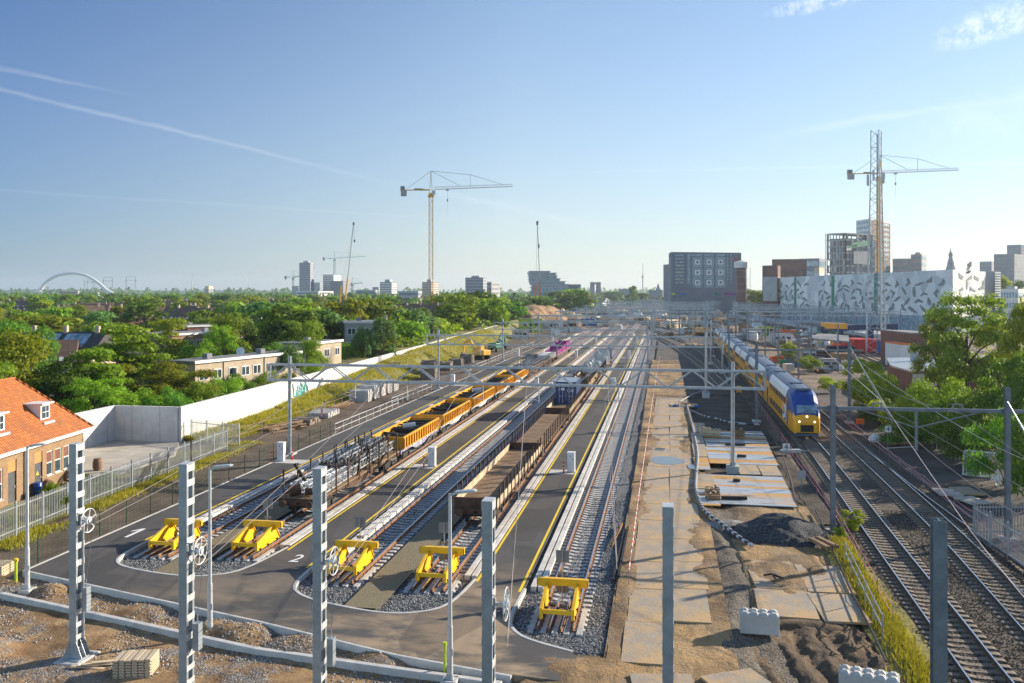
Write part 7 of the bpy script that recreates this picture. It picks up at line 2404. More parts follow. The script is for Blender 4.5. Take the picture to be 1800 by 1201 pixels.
for i, (px, yt, Yd, fl, m, w_) in enumerate([
 ((30, 75, 78), 520, 1500, 2, 'white_far', 'row of pale houses under the left foot of the white arch'), ((102, 137, 140), 512, 1450, 4, 'beige_far', 'stepped beige apartment block under the white arch'),
 ((158, 172, 175), 515, 1500, 3, 'white_far', 'small pale block under the right half of the arch'), ((210, 217, 219), 517, 1500, 2, 'white_far', 'pale little block by the right foot of the arch'), ((223, 240, 241), 518, 1450, 2, 'white_far', 'white block beyond the suburb'),
 ((204, 250, 252), 530, 760, 2, 'brick_far', 'long dark brick terrace in the middle of the suburb'), ((250, 268, 270), 525, 720, 3, 'beige_far', 'cream block among the suburb trees'), ((262, 285, 288), 534, 700, 2, 'white_far', 'white row of houses among the suburb trees'),
 ((108, 122, 123), 538, 600, 2, 'orange_panel', 'orange brick house end far in the suburb'), ((123, 180, 183), 540, 590, 2, 'brick_far', 'long brick terrace with dark upper windows in the suburb'), ((-10, 10, 14), 530, 700, 2, 'beige_far', 'tan block at the left edge of the suburb'),
 ((300, 345, 348), 537, 640, 2, 'white_far', 'pale terrace behind the olive trees'), ((445, 470, 478), 535, 620, 2, 'brick_far', 'reddish houses left of the pale tower'), ((700, 735, 742), 512, 800, 3, 'grey_mid', 'pale low office left of the crane foot'), ((625, 660, 664), 510, 950, 3, 'grey_mid', 'long low grey block behind the trees'),
 ((700, 735, 738), 556, 330, 2, 'grey_mid', 'blue grey flat roofed block left of the tower crane foot'), ((520, 560, 586), 512, 1150, 3, 'white_far', 'white low block at the foot of the yellow crawler crane'), ((390, 410, 412), 540, 520, 2, 'white_far', 'pale houses among the trees'),
 ((1248, 1270, 1275), 507, 2000, 3, 'grey_far', 'faint low block right of the gate towers') if False else ((1088, 1110, 1112), 508, 1300, 3, 'grey_far', 'long faint block behind the far portals'), ((1140, 1165, 1167), 510, 1200, 3, 'grey_far', 'faint low block left of the dark hotel block')]):
 tower('low_block', w_, px, yt, Yd, fl, m, 'grey_dark_far')
r = T('stepped_block', 'stepped glass office block with jutting floors beyond the trees', 'building')
ST = [(932, 1009, 520, 512), (934, 1000, 512, 505), (934, 998, 505, 500), (931, 993, 500, 495), (930, 984, 495, 490), (930, 979, 490, 485), (929, 977, 485, 480), (931, 966, 480, 477)]
for k, (x0, x1, yb, yt) in enumerate(ST):
 a, b = far(x0, 900), far(x1, 900)
 d = Vector((-sA, cA, 0)) * 30
 g = G(); g.prism([a, b, b + d, a + d], max(-.5, hz(yb, 900)), hz(yt, 900) - .45); g.ob('glazed_storey', M['glass_blue'], r)
 g = G(); e = Vector((cA, sA, 0)) * 1.0; f = Vector((sA, -cA, 0)) * 1.0
 g.prism([a - e + f, b + e + f, b + e + d, a - e + d], hz(yt, 900) - .44, hz(yt, 900) + .35); g.ob('floor_slab', M['grey_mid'], r)
g = G(); a, b = far(980, 905), far(1021, 905); d = Vector((-sA, cA, 0)) * 25; g.prism([a, b, b + d, a + d], -.5, hz(500, 905)); g.ob('side_wing', M['grey_far'], r)
r = T('gate_towers', 'pair of leaning towers joined at the top, far down the railway', 'building')
for x0, x1, x2, x3 in ((1038, 1045, 1046, 1040), (1049, 1056, 1060, 1055)):
 d = Vector((-sA, cA, 0)) * 18
 p = [far(x0, 1500), far(x1, 1500), far(x2, 1500), far(x3, 1500)]
 zb, zt = -.5, hz(496, 1500)
 g = G()
 bt = [far(x0 - .5, 1500, zb), far(x1 + .5, 1500, zb)]; tp = [far(x0 + 1, 1500, zt), far(x1 - 0, 1500, zt)]
 vs = bt + [bt[1] + d, bt[0] + d] + tp + [tp[1] + d, tp[0] + d]
 g.add(vs, [(0, 3, 2, 1), (4, 5, 6, 7), (0, 1, 5, 4), (1, 2, 6, 5), (2, 3, 7, 6), (3, 0, 4, 7)]); g.ob('tower_leg', M['grey_far'], r)
a, b = far(1045, 1500), far(1050, 1500); d = Vector((-sA, cA, 0)) * 18
g = G(); g.prism([a, b, b + d, a + d], hz(500, 1500), hz(496.5, 1500)); g.ob('link', M['grey_far'], r)
def strip_plane(A_, B_):
 """vertical plane through two plan points; returns a function from photo pixel to a point on it"""
 t = (B_ - A_); t.z = 0
 n = Vector((t.y, -t.x, 0)).normalized()
 if n.dot(-A_) < 0: n = -n
 o = Vector((0, 0, H))
 def f(x, y, off=.0):
  d = ray(x, y)
  k = (A_ + n * off - o).dot(n) / d.dot(n)
  return o + d * k
 return f, n
def patch(g, f, pts, n, th=.12):
 P = [f(*p) for p in pts]
 k = len(P)
 g.add(P + [p + n * th for p in P], [tuple(range(k)), tuple(range(2 * k - 1, k - 1, -1))] + [(i, (i + 1) % k, k + (i + 1) % k, k + i) for i in range(k)])
r = T('dark_block', 'big dark grey block with nine white square rings and small coloured windows', 'building')
a, b = far(1180, 600), far(1303, 612)
d = Vector((-sA, cA, 0)) * 22 + Vector((-cA, -sA, 0)) * .5
sl = far(1175.5, 622)
g = G(); g.prism([a, b, b + d, sl], -.5, hz(443.5, 604)); g.ob('main_wall', M['grey_dark_far'], r)
a2, b2 = far(1166, 616), far(1180, 601.5)
g = G(); g.prism([a2, b2, far(1180, 640), far(1168, 640)], -.5, hz(465, 610)); g.ob('side_wing', M['grey_far'], r)
f, n = strip_plane(a, b)
for ry_ in (461, 479.2, 497):
 for rx_ in (1225.8, 1246.2, 1266.5):
  s, q = 4.7, 2.1
  g = G()
  for P in ([(rx_ - s, ry_ - s), (rx_ + s, ry_ - s), (rx_ + s, ry_ - q), (rx_ - s, ry_ - q)], [(rx_ - s, ry_ + q), (rx_ + s, ry_ + q), (rx_ + s, ry_ + s), (rx_ - s, ry_ + s)],
                  [(rx_ - s, ry_ - q), (rx_ - q, ry_ - q), (rx_ - q, ry_ + q), (rx_ - s, ry_ + q)], [(rx_ + q, ry_ - q), (rx_ + s, ry_ - q), (rx_ + s, ry_ + q), (rx_ + q, ry_ + q)]):
   patch(g, f, P, n, .30)
  g.ob('square_ring', M['train_white'], r)
  for dx, dy, w, h in ((0, -7, 8, 1.4), (0, 7, 8, 1.4), (-7.3, 0, 1.3, 5), (7.3, 0, 1.3, 5)):
   g = G(); patch(g, f, [(rx_ + dx - w, ry_ + dy - h), (rx_ + dx + w, ry_ + dy - h), (rx_ + dx + w, ry_ + dy + h), (rx_ + dx - w, ry_ + dy + h)], n, .1); g.ob('window', M['teal_window'], r)
for k, yy in enumerate((449, 455, 461, 467, 473, 479, 485, 491, 497)):
 g = G(); patch(g, f, [(1187, yy - 1.5), (1202, yy - 1.5), (1202, yy + 1.5), (1187, yy + 1.5)], n, .1); g.ob('window', M['teal_window'], r)
 g = G(); patch(g, f, [(1208.5, yy - 2.6), (1213, yy - 2.6), (1213, yy + 2.6), (1208.5, yy + 2.6)], n, .1); g.ob('window', M['teal_window'], r)
 for xx in (1279, 1285):
  g = G(); patch(g, f, [(xx - 1, yy - 2), (xx + 1, yy - 2), (xx + 1, yy + 2), (xx - 1, yy + 2)], n, .1); g.ob('window', M['teal_window'], r)
 if 1 < k:
  g = G(); patch(g, f, [(1192.2, yy - 2.6), (1194, yy - 2.6), (1194, yy + 2.6), (1192.2, yy + 2.6)], n, .16); g.ob('coloured_panel', M['magenta' if k % 2 == 0 else 'lime'], r)
g = G(); patch(g, f, [(1214, 447.5), (1222, 447.5), (1222, 450), (1214, 450)], n, .1); g.ob('window', M['teal_window'], r)
for xx in (1225.8, 1246.2, 1266.5):
 g = G(); patch(g, f, [(xx - 8, 447), (xx + 8, 447), (xx + 8, 450.5), (xx - 8, 450.5)], n, .1); g.ob('window', M['teal_window'], r)
g = G(); patch(g, f, [(1290.5, 453), (1295, 453), (1295, 457.3), (1290.5, 457.3)], n, .4); g.ob('red_sign', M['red'], r)
for x0, x1, m in ((1180, 1186, 'lime'), (1195, 1206, 'blue'), (1257, 1266, 'green'), (1274, 1289, 'magenta'), (1289, 1295, 'blue')):
 g = G(); patch(g, f, [(x0, 515), (x1, 515), (x1 + 1, 519), (x0 + 1, 519)], n, .5); g.ob('coloured_base_panel', M[m], r)
r = T('water_tower', 'brick water tower with a pale box shaped head', 'water tower')
W_ = 555
c = far(1303.5, W_)
g = G(); g.cyl((c.x, c.y, -.5), (c.x, c.y, hz(471, W_)), 3.3, 3.2, 10); g.ob('shaft', M['brick_far'], r)
g = G(); g.cyl((c.x, c.y, hz(471, W_)), (c.x, c.y, hz(461, W_)), 4.6, 4.7, 8); g.cyl((c.x, c.y, hz(461, W_)), (c.x, c.y, hz(457.5, W_)), 4.8, .4, 8); g.ob('head', M['white_far'], r)
for k in range(4):
 g = G(); g.cyl((c.x, c.y, hz(512 - k * 12, W_)), (c.x, c.y, hz(511.6 - k * 12, W_)), 3.5, 3.5, 10); g.ob('band', M['grey_mid'], r)
g = G(); g.bar((c.x + 5.3, c.y, 0), (c.x + 5.3, c.y, hz(470, W_)), .25)
for k in range(12): g.bar((c.x + 3.2, c.y, 2 + k * 2), (c.x + 5.3, c.y, 2 + k * 2), .12)
g.ob('stair_frame', M['steel'], r)
tower('brick_block', 'windowless red brown brick block left of the white building', (1340, 1367, 1372), 467, 470, 1, 'brick_far', 'grey_mid', 1.02, .99)
tower('scaffolded_block', 'red scaffolded building behind the far end of the white building', (1357, 1408, 1418), 456, 620, 4, 'brick_far', 'brick_red', 1.02, .99)
tower('low_block', 'blue grey office with lit corner behind the white building', (1405, 1440, 1452), 455, 700, 5, 'grey_far', 'glass_blue')
tower('low_block', 'sunlit beige gable above the white building', (1431, 1440, 1449), 471, 560, 2, 'beige_far', 'white_far')
tower('tower_block', 'dark red slab tower with a pale patterned left face', (1505, 1531, 1564), 388, 760, 17, 'white_far', 'glass_blue', 1.03, .97, cols=8)
g = G(); a, b = far(1532, 738), far(1565, 784); d = Vector((-sA, cA, 0)) * 22; g.prism([a, b, b + d, a + d], -.5, hz(390, 760)); r2 = T('slab_tower', 'dark brick right half of the slab tower behind the lattice mast', 'building')
g.ob('wall', M['brick_far'], r2)
f, n = strip_plane(a, b)
for k in range(9):
 for xx in (1552, 1558):
  yy = 396 + k * 7.5
  g = G(); patch(g, f, [(xx - 1, yy - .9), (xx + 1, yy - .9), (xx + 1, yy + .9), (xx - 1, yy + .9)], n, .1); g.ob('window', M['white_far'], r2)
r = T('unfinished_building', 'unfinished concrete frame wrapped in scaffolding and green netting', 'building')
fr = [(1452, 416), (1475, 411), (1533, 410)]
Yd = 640
zt = hz(413, Yd)
nfl = 12
a, b, c = far(1454, Yd), far(1487, Yd * .985), far(1542, Yd * 1.02)
core = (b - a)
g = G(); k_ = .94
cen = (a + c) / 2
sh = [cen + (p - cen) * .90 for p in (a, b, c, a + (c - b))]
g.prism(sh, -.5, zt - 3); g.ob('inner_wall', M['grey_far'], r)
for k in range(nfl + 1):
 z = k * zt / nfl
 g = G(); g.prism([a, b, c, a + (c - b)], z, z + .9); g.ob('floor_slab', M['grey_mid'], r)
for k in range(7):
 for P, Q in ((a, b), (b, c)):
  p = P.lerp(Q, k / 6)
  g = G(); g.prism([(p.x - .3, p.y - .3), (p.x + .3, p.y - .3), (p.x + .3, p.y + .3), (p.x - .3, p.y + .3)], -.5, zt); g.ob('pillar', M['grey_mid'], r)
rnd = random.Random(6)
for k in range(nfl):
 for P, Q in ((a, b), (b, c)):
  n = Vector(((Q - P).y, -(Q - P).x, 0)).normalized()
  if n.dot((P + Q) / 2 - cen) < 0: n = -n
  for i in range(6):
   if rnd.random() < .42: continue
   u, v = P.lerp(Q, (i + .08) / 6), P.lerp(Q, (i + rnd.choice((.5, .92))) / 6)
   g = G(); g.prism([u - n * .5, v - n * .5, v - n * .3, u - n * .3], k * zt / nfl + .9, (k + 1) * zt / nfl - .02); g.ob('wall_panel', M[rnd.choice(('grey_mid', 'grey_far', 'grey_mid', 'white_far', 'brick_far'))], r)
g = G()
sx_ = far(1451, Yd * 1.0)
for k in range(14): g.bar((sx_.x, sx_.y, k * zt / 13), (a.x, a.y, k * zt / 13), .3)
g.bar((sx_.x, sx_.y, 0), (sx_.x, sx_.y, zt + 1), .35)
g.ob('scaffold', M['steel'], r)
f, n = strip_plane(b, c)
for P, m in (([(1497, 426), (1527, 423), (1527, 432), (1497, 436)], 'green'), ([(1488, 433), (1505, 430), (1505, 434), (1488, 437)], 'green'), ([(1487, 435), (1496, 434), (1496, 440), (1487, 441)], 'white_far'), ([(1500, 442), (1528, 442), (1528, 466), (1500, 464)], 'grey_mid')):
 g = G(); patch(g, f, P, n, .4); g.ob('netting', M[m], r)
tower('office_block', 'long grey office with a yellow gabled end right of the lattice mast', (1569, 1602, 1606), 455, 800, 8, 'grey_mid', 'glass_blue', 1.02, .99, cols=8)
tower('office_block', 'taller step of the grey office, its right side sunlit yellow', (1601, 1620, 1629), 447.5, 790, 8, 'grey_mid', 'glass_blue', 1.02, .99, cols=5, roof_h=2)
for i, (px, yt, Yd_, fl, m, w_) in enumerate([((1722, 1743, 1752), 460, 1100, 10, 'grey_far', 'blue grey slab right of the bright gable'), ((1747, 1783, 1800), 447, 900, 13, 'grey_far', 'dark grey tower with a brown banded side'), ((1770, 1795, 1825), 431, 1000, 16, 'grey_far', 'tallest blue grey tower at the right edge')]):
 tower('tower_block', w_, px, yt, Yd_, fl, m, 'grey_dark_far', 1.02, .99, cols=0 if i != 1 else 4)
r = T('striped_block', 'narrow block with white horizontal stripes right of the bright gable', 'building')
a, b = far(1748, 335), far(1758, 338); d = Vector((-sA, cA, 0)) * 14; e = far(1733, 350)
g = G(); g.prism([a, b, b + d, e + d * .3, e], -.5, hz(477, 336)); g.ob('wall', M['grey_dark_far'], r)
for k in range(17):
 z = hz(477, 336) - .6 - k * .95
 if z < 0: break
 g = G(); nv = Vector((sA, -cA, 0)) * .25
 g.prism([a + nv, b + nv, b + nv * 2, a + nv * 2], z - .28, z + .25); g.ob('stripe', M['train_white'], r)
tower('town_house', 'white town house with a pale roof terrace at the right edge', (1757, 1790, 1800), 508, 400, 3, 'white_far', 'glass_blue', 1.02, .99, cols=6, roof_h=1.2)
r = T('white_building', 'long white metal clad building pierced by irregular slanted windows', 'building')
A0, B0 = far(1367, 470), far(1675, 300)
Bn = Vector((B0.x, B0.y, 0))
dirv = Vector((.66, .75, 0)); dirw = Vector((dirv.x * cA - dirv.y * sA, dirv.x * sA + dirv.y * cA, 0)).normalized()
C0 = Bn + dirw * 44
D0 = Vector((A0.x, A0.y, 0)) + dirw * 36
ztop = hz(474, 300)
for nm, z0, z1, m in (('glass_base', -.5, 5.6, 'glass_blue'), ('wall', 5.6, ztop, None)):
 g = G(); ins = .6 if nm == 'glass_base' else 0
 P = [Vector((p.x, p.y, 0)) for p in (A0, B0, C0, D0)]
 cc = (P[0] + P[2]) / 2
 P = [p + (cc - p).normalized() * ins for p in P]
 g.prism(P, z0, z1)
 if m is None:
  t = NT('perforated_white_cladding')
  p_ = t.xyz()
  uv = t.comb(t.math('MULTIPLY', p_[1], .16), t.math('MULTIPLY', p_[2], .2))
  v = t.vor(1.0, vec=uv)
  tone = t.ramp(t.xyz(v.outputs['Color'])[0], 0, 1)
  M['cladding'] = t.done(t.mix(tone, (.42, .46, .50), (.78, .78, .77)), .5, .1)
  m = 'cladding'
 g.ob(nm, M[m], r)
f, n = strip_plane(Vector((A0.x, A0.y, 0)), Bn)
rnd = random.Random(77)
u_all = (Bn - Vector((A0.x, A0.y, 0)))
Lw = u_all.length
ud = u_all.normalized()
base = Vector((A0.x, A0.y, 0)) + n * .02
rows_ = [8.0, 11.2, 14.4, 17.8]
cnt = 0
for ri, zc in enumerate(rows_):
 u = 3 + (ri % 2) * 2.5
 while u < Lw - 4:
  if not (42 < u < 56):
   zc_ = zc + rnd.uniform(-.8, .8)
   th = rnd.choice((rnd.uniform(50, 130), rnd.uniform(15, 60), rnd.uniform(120, 165)))
   ln = rnd.uniform(1.6, 2.5); bd = rnd.choice((0, 0, rnd.uniform(35, 75), -rnd.uniform(35, 75)))
   q0 = Vector((0, 0)); d0 = Vector((math.cos(R(th)) * 2.1, math.sin(R(th)))); d1 = Vector((math.cos(R(th + bd)) * 2.1, math.sin(R(th + bd))))
   pl = [q0 - d0 * ln * .8, q0, q0 + d1 * ln * .8]
   wd = [rnd.uniform(.12, .45), rnd.uniform(.45, .75), rnd.uniform(.12, .6)]
   L_, R_ = [], []
   for k_, p_ in enumerate(pl):
    dd = (d0 if k_ == 0 else d1 if k_ == 2 else d0 + d1).normalized()
    nn_ = Vector((-dd.y, dd.x)) * wd[k_]
    L_.append((p_.x + nn_.x * 1.9, p_.y + nn_.y)); R_.append((p_.x - nn_.x * 1.9, p_.y - nn_.y))
   pts = L_ + R_[::-1]
   g = G()
   P = [base + ud * (u + a_) + Vector((0, 0, zc_ + b_)) for a_, b_ in pts]
   k = len(P)
   g.add(P + [p + n * .10 for p in P], [tuple(range(k)), tuple(range(2 * k - 1, k - 1, -1))] + [(i, (i + 1) % k, k + (i + 1) % k, k + i) for i in range(k)])
   w_ob = g.ob('window', M['far_glass'], r)
   cnt += 1
  u += rnd.uniform(6.4, 9)
for u0, u1, m in ((24, 27, 'green'), (70, 73, 'green'), (112, 114, 'green')):
 g = G(); P = [base + ud * u0, base + ud * u1]
 g.prism([P[0] + n * .03, P[1] + n * .03, P[1] + n * .14, P[0] + n * .14], 5.7, ztop - .2); g.ob('green_strip', M['green'], r)
for k in range(40):
 u = 2 + k * (Lw - 4) / 39
 p = base + ud * u
 g = G(); g.prism([p - ud * .12 - n * .3, p + ud * .12 - n * .3, p + ud * .12 + n * .1, p - ud * .12 + n * .1], -.4, 5.55); g.ob('base_pillar', M['steel'], r)
f2, n2 = strip_plane(Bn, C0)
for pts in ([(150, 395), (235, 465), (210, 520), (155, 480)], [(380, 430), (380, 505), (290, 540), (270, 525)], [(425, 440), (505, 500), (495, 545), (415, 500)], [(280, 550), (312, 545), (305, 690), (280, 685)], [(215, 645), (237, 700), (155, 735), (155, 690)], [(355, 645), (455, 715), (440, 735), (342, 705)], [(595, 530), (592, 680), (510, 705), (490, 670), (565, 615), (565, 540)]):
 g = G(); P = [f2(1670 + x / 10, 440 + y / 10, .02) for x, y in pts]
 k = len(P); g.add(P + [p + n2 * .1 for p in P], [tuple(range(k)), tuple(range(2 * k - 1, k - 1, -1))] + [(i, (i + 1) % k, k + (i + 1) % k, k + i) for i in range(k)]); g.ob('window', M['far_glass'], r)
sg = T('roof_sign', 'dark red letters ROC on a frame standing on the white building', 'sign')
p = f2(1702, 474); rz_ = math.atan2(n2.x, -n2.y)
text_ob('letters', 'ROC', 2.6, M['wagon_brown'], sg, .1, (p.x + .6, p.y + .6, ztop + 1.9), (R(90), R(-12), rz_))
text_ob('letters', 'Nijmegen', 1.1, M['wagon_brown'], sg, .1, (p.x + n2.x * .3, p.y + n2.y * .3, ztop - .4), (R(90), R(-10), rz_))
g = G()
for k in range(5):
 q = p + ud * 0 + (C0 - Bn).normalized() * (k - 3) * .9; g.bar((q.x, q.y, ztop - .2), (q.x + 1.5, q.y + 1.5, ztop + 3), .12)
g.ob('frame', M['steel_dark'], sg)
r = T('church_tower', 'church tower with a tiered onion spire behind the white building', 'church')
c = far(1671, 1000)
pr = [(6.6, 0), (6.6, hz(482, 1000)), (5.0, hz(481, 1000)), (5.0, hz(476, 1000)), (5.6, hz(475, 1000)), (4.6, hz(470, 1000)), (3.4, hz(464, 1000)), (3.8, hz(463, 1000)), (2.6, hz(457, 1000)), (1.8, hz(452, 1000)), (2.6, hz(448, 1000)), (1.6, hz(445, 1000)), (.7, hz(442, 1000)), (.25, hz(436, 1000))]
g = G(); g.lathe(pr, (c.x, c.y, 0), 10); g.ob('spire', M['grey_far'], r)
c = far(1157, 1500)
g = G(); g.lathe([(4, 0), (4, hz(508, 1500)), (3.2, hz(507, 1500)), (.3, hz(498, 1500))], (c.x, c.y, 0), 8); tag(g.ob('church_spire', M['grey_far'], None), 'tiny pointed church spire left of the dark block', 'church')
c = far(1130, 1200)
g = G(); g.cyl((c.x, c.y, 0), (c.x, c.y, hz(480, 1200)), 1.0, .7, 8); g.cyl((c.x, c.y, hz(480, 1200)), (c.x, c.y, hz(463, 1200)), .35, .3, 6); g.cyl((c.x, c.y, hz(488, 1200)), (c.x, c.y, hz(485, 1200)), 1.8, 1.8, 8)
tag(g.ob('radio_mast', M['white_far'], None), 'slim pale radio mast standing over the far yard', 'mast')
r = T('arch_bridge', 'white steel arch of a distant bridge over the suburb roofs', 'bridge')
ap = arc([(69, 523), (74, 505), (84, 494), (97, 486), (112, 482), (130, 480.5), (147, 483), (162, 490), (176, 500), (188, 511), (201, 518)], 5)
g = G(); g.tube([V3(far(x, 2400), hz(y, 2400)) for x, y in ap], [5.6 - 1.8 * math.sin(math.pi * i / (len(ap) - 1)) for i in range(len(ap))], 8); g.ob('arch', M['train_white'], r, True)
for x0, y0, x1, y1 in ((55, 521, 77, 502), (189, 519, 184, 508)):
 g = G(); p, q = far(x0, 2430), far(x1, 2400); g.cyl((p.x, p.y, hz(y0, 2430)), (q.x, q.y, hz(y1, 2400)), 4.5, 3.2, 8); g.ob('leg', M['train_white'], r)
g = G(); p, q = far(40, 2400), far(215, 2400); g.bar((p.x, p.y, 4), (q.x, q.y, 4), 14, 2.5); g.ob('deck', M['white_far'], r)
r = T('viaduct', 'long brick railway viaduct with round arches on the horizon', 'viaduct')
for k, px in enumerate(range(242, 484, 12)):
 p = far(px, 1650)
 g = G(); g.prism([(p.x - 1.5, p.y - 4), (p.x + 1.5, p.y - 4), (p.x + 1.5, p.y + 4), (p.x - 1.5, p.y + 4)], -.5, hz(520, 1650)); g.ob('pier', M['beige_far'], r)
 if px < 476:
  q = far(px + 12, 1650)
  L = (q - p).length / 2 - 1.5
  mid = (p + q) / 2
  zt_ = hz(520, 1650)
  u = (q - p).normalized()
  nn = 10
  outer_ = [(-L - 1.6, zt_ + .1), (L + 1.6, zt_ + .1)]
  g = G()
  pts = [(L * math.cos(math.pi * i / nn), zt_ - 5.5 + min(L, 5.2) * math.sin(math.pi * i / nn)) for i in range(nn + 1)]
  for i in range(nn):
   (x0, z0), (x1, z1) = pts[i], pts[i + 1]
   a, b = mid + u * x0, mid + u * x1
   v = Vector((-u.y, u.x, 0)) * 3.8
   vs = [V3(a - v, z0), V3(b - v, z1), V3(b - v, zt_), V3(a - v, zt_), V3(a + v, z0), V3(b + v, z1), V3(b + v, zt_), V3(a + v, zt_)]
   g.add(vs, [(0, 1, 2, 3), (7, 6, 5, 4), (0, 4, 5, 1), (2, 6, 7, 3)])
  g.ob('arch', M['beige_far'], r)
g = G(); p, q = far(236, 1650), far(484, 1650); g.bar((p.x, p.y, hz(520, 1650) + .7), (q.x, q.y, hz(520, 1650) + .7), 9, 1.2); g.ob('deck', M['beige_far'], r)
pyl = None
for px, yt, Yd_ in ((156, 488, 3000), (190, 488, 2700), (230, 486, 2600), (160, 490, 3300)):
 loc = far(px, Yd_)
 if pyl is None:
  pyl = T('power_pylon', 'faint lattice power pylon beyond the white arch', 'pylon', loc, A, 'power pylons beyond the arch')
  g = G()
  for s in (-1, 1):
   g.bar((s * 16, 0, 0), (s * 13.5, 0, 60), .9); g.bar((s * 11, 0, 0), (s * 13.5, 0, 60), .9)
   for k in range(8): g.bar((s * (16 - k * .3), 0, k * 7.5), (s * (11 + k * .3), 0, (k + 1) * 7.5), .5)
  g.bar((-20, 0, 48), (20, 0, 48), 1.0); g.bar((-15, 0, 58), (15, 0, 58), .8)
  g.ob('lattice', M['grey_mid'], pyl)
 else: copy_tree(pyl, loc, A)
for i, (px, yh, Yd_) in enumerate(((337.5, 495, 3600), (437, 496, 3900))):
 r = T('wind_turbine', ['wind turbine standing between the pylons and the tan square tower', 'wind turbine right of the tan square tower'][i], 'wind turbine', far(px, Yd_), A)
 z = hz(yh, Yd_)
 g = G(); g.cyl((0, 0, 0), (0, 0, z), 2.4, 1.4, 8); g.ob('mast', M['white_far'], r)
 g = G(); g.cyl((0, -4, z), (0, 4, z), 2, 2, 8); g.ob('nacelle', M['white_far'], r)
 for k in range(3):
  a = R(80 + 120 * k + 30 * i)
  g = G(); g.bar((0, -4.5, z), (36 * math.cos(a), -4.5, z + 36 * math.sin(a)), 1.6, .6); g.ob('blade', M['white_far'], r)
def hills(Yd, x0, x1, h, seed, m):
 n = 90
 g = G()
 up, lo = [], []
 for i in range(n + 1):
  px = x0 + (x1 - x0) * i / n
  p = far(px, Yd)
  hh = h * max(.15, .6 + float(fbm(px * .006, seed, 4, seed)) * 1.6)
  up.append((p, hh))
 bk = Vector((-sA, cA, 0)) * 900
 vs, fs = [], []
 for p, hh in up: vs += [V3(p - bk, -2), V3(p, hh), V3(p + bk, -2)]
 for i in range(n):
  a, b = i * 3, i * 3 + 3
  fs += [(a, b, b + 1, a + 1), (a + 1, b + 1, b + 2, a + 2)]
 g.add(vs, fs)
 o = g.ob('hills', m, None, True); return S(o)
M['hill'] = mat('far_hill', (.05, .075, .05), .95, 0, .2, .003)
hills(4300, -400, 900, 26, 2, M['hill'])
hills(4200, 800, 2200, 22, 5, M['hill'])
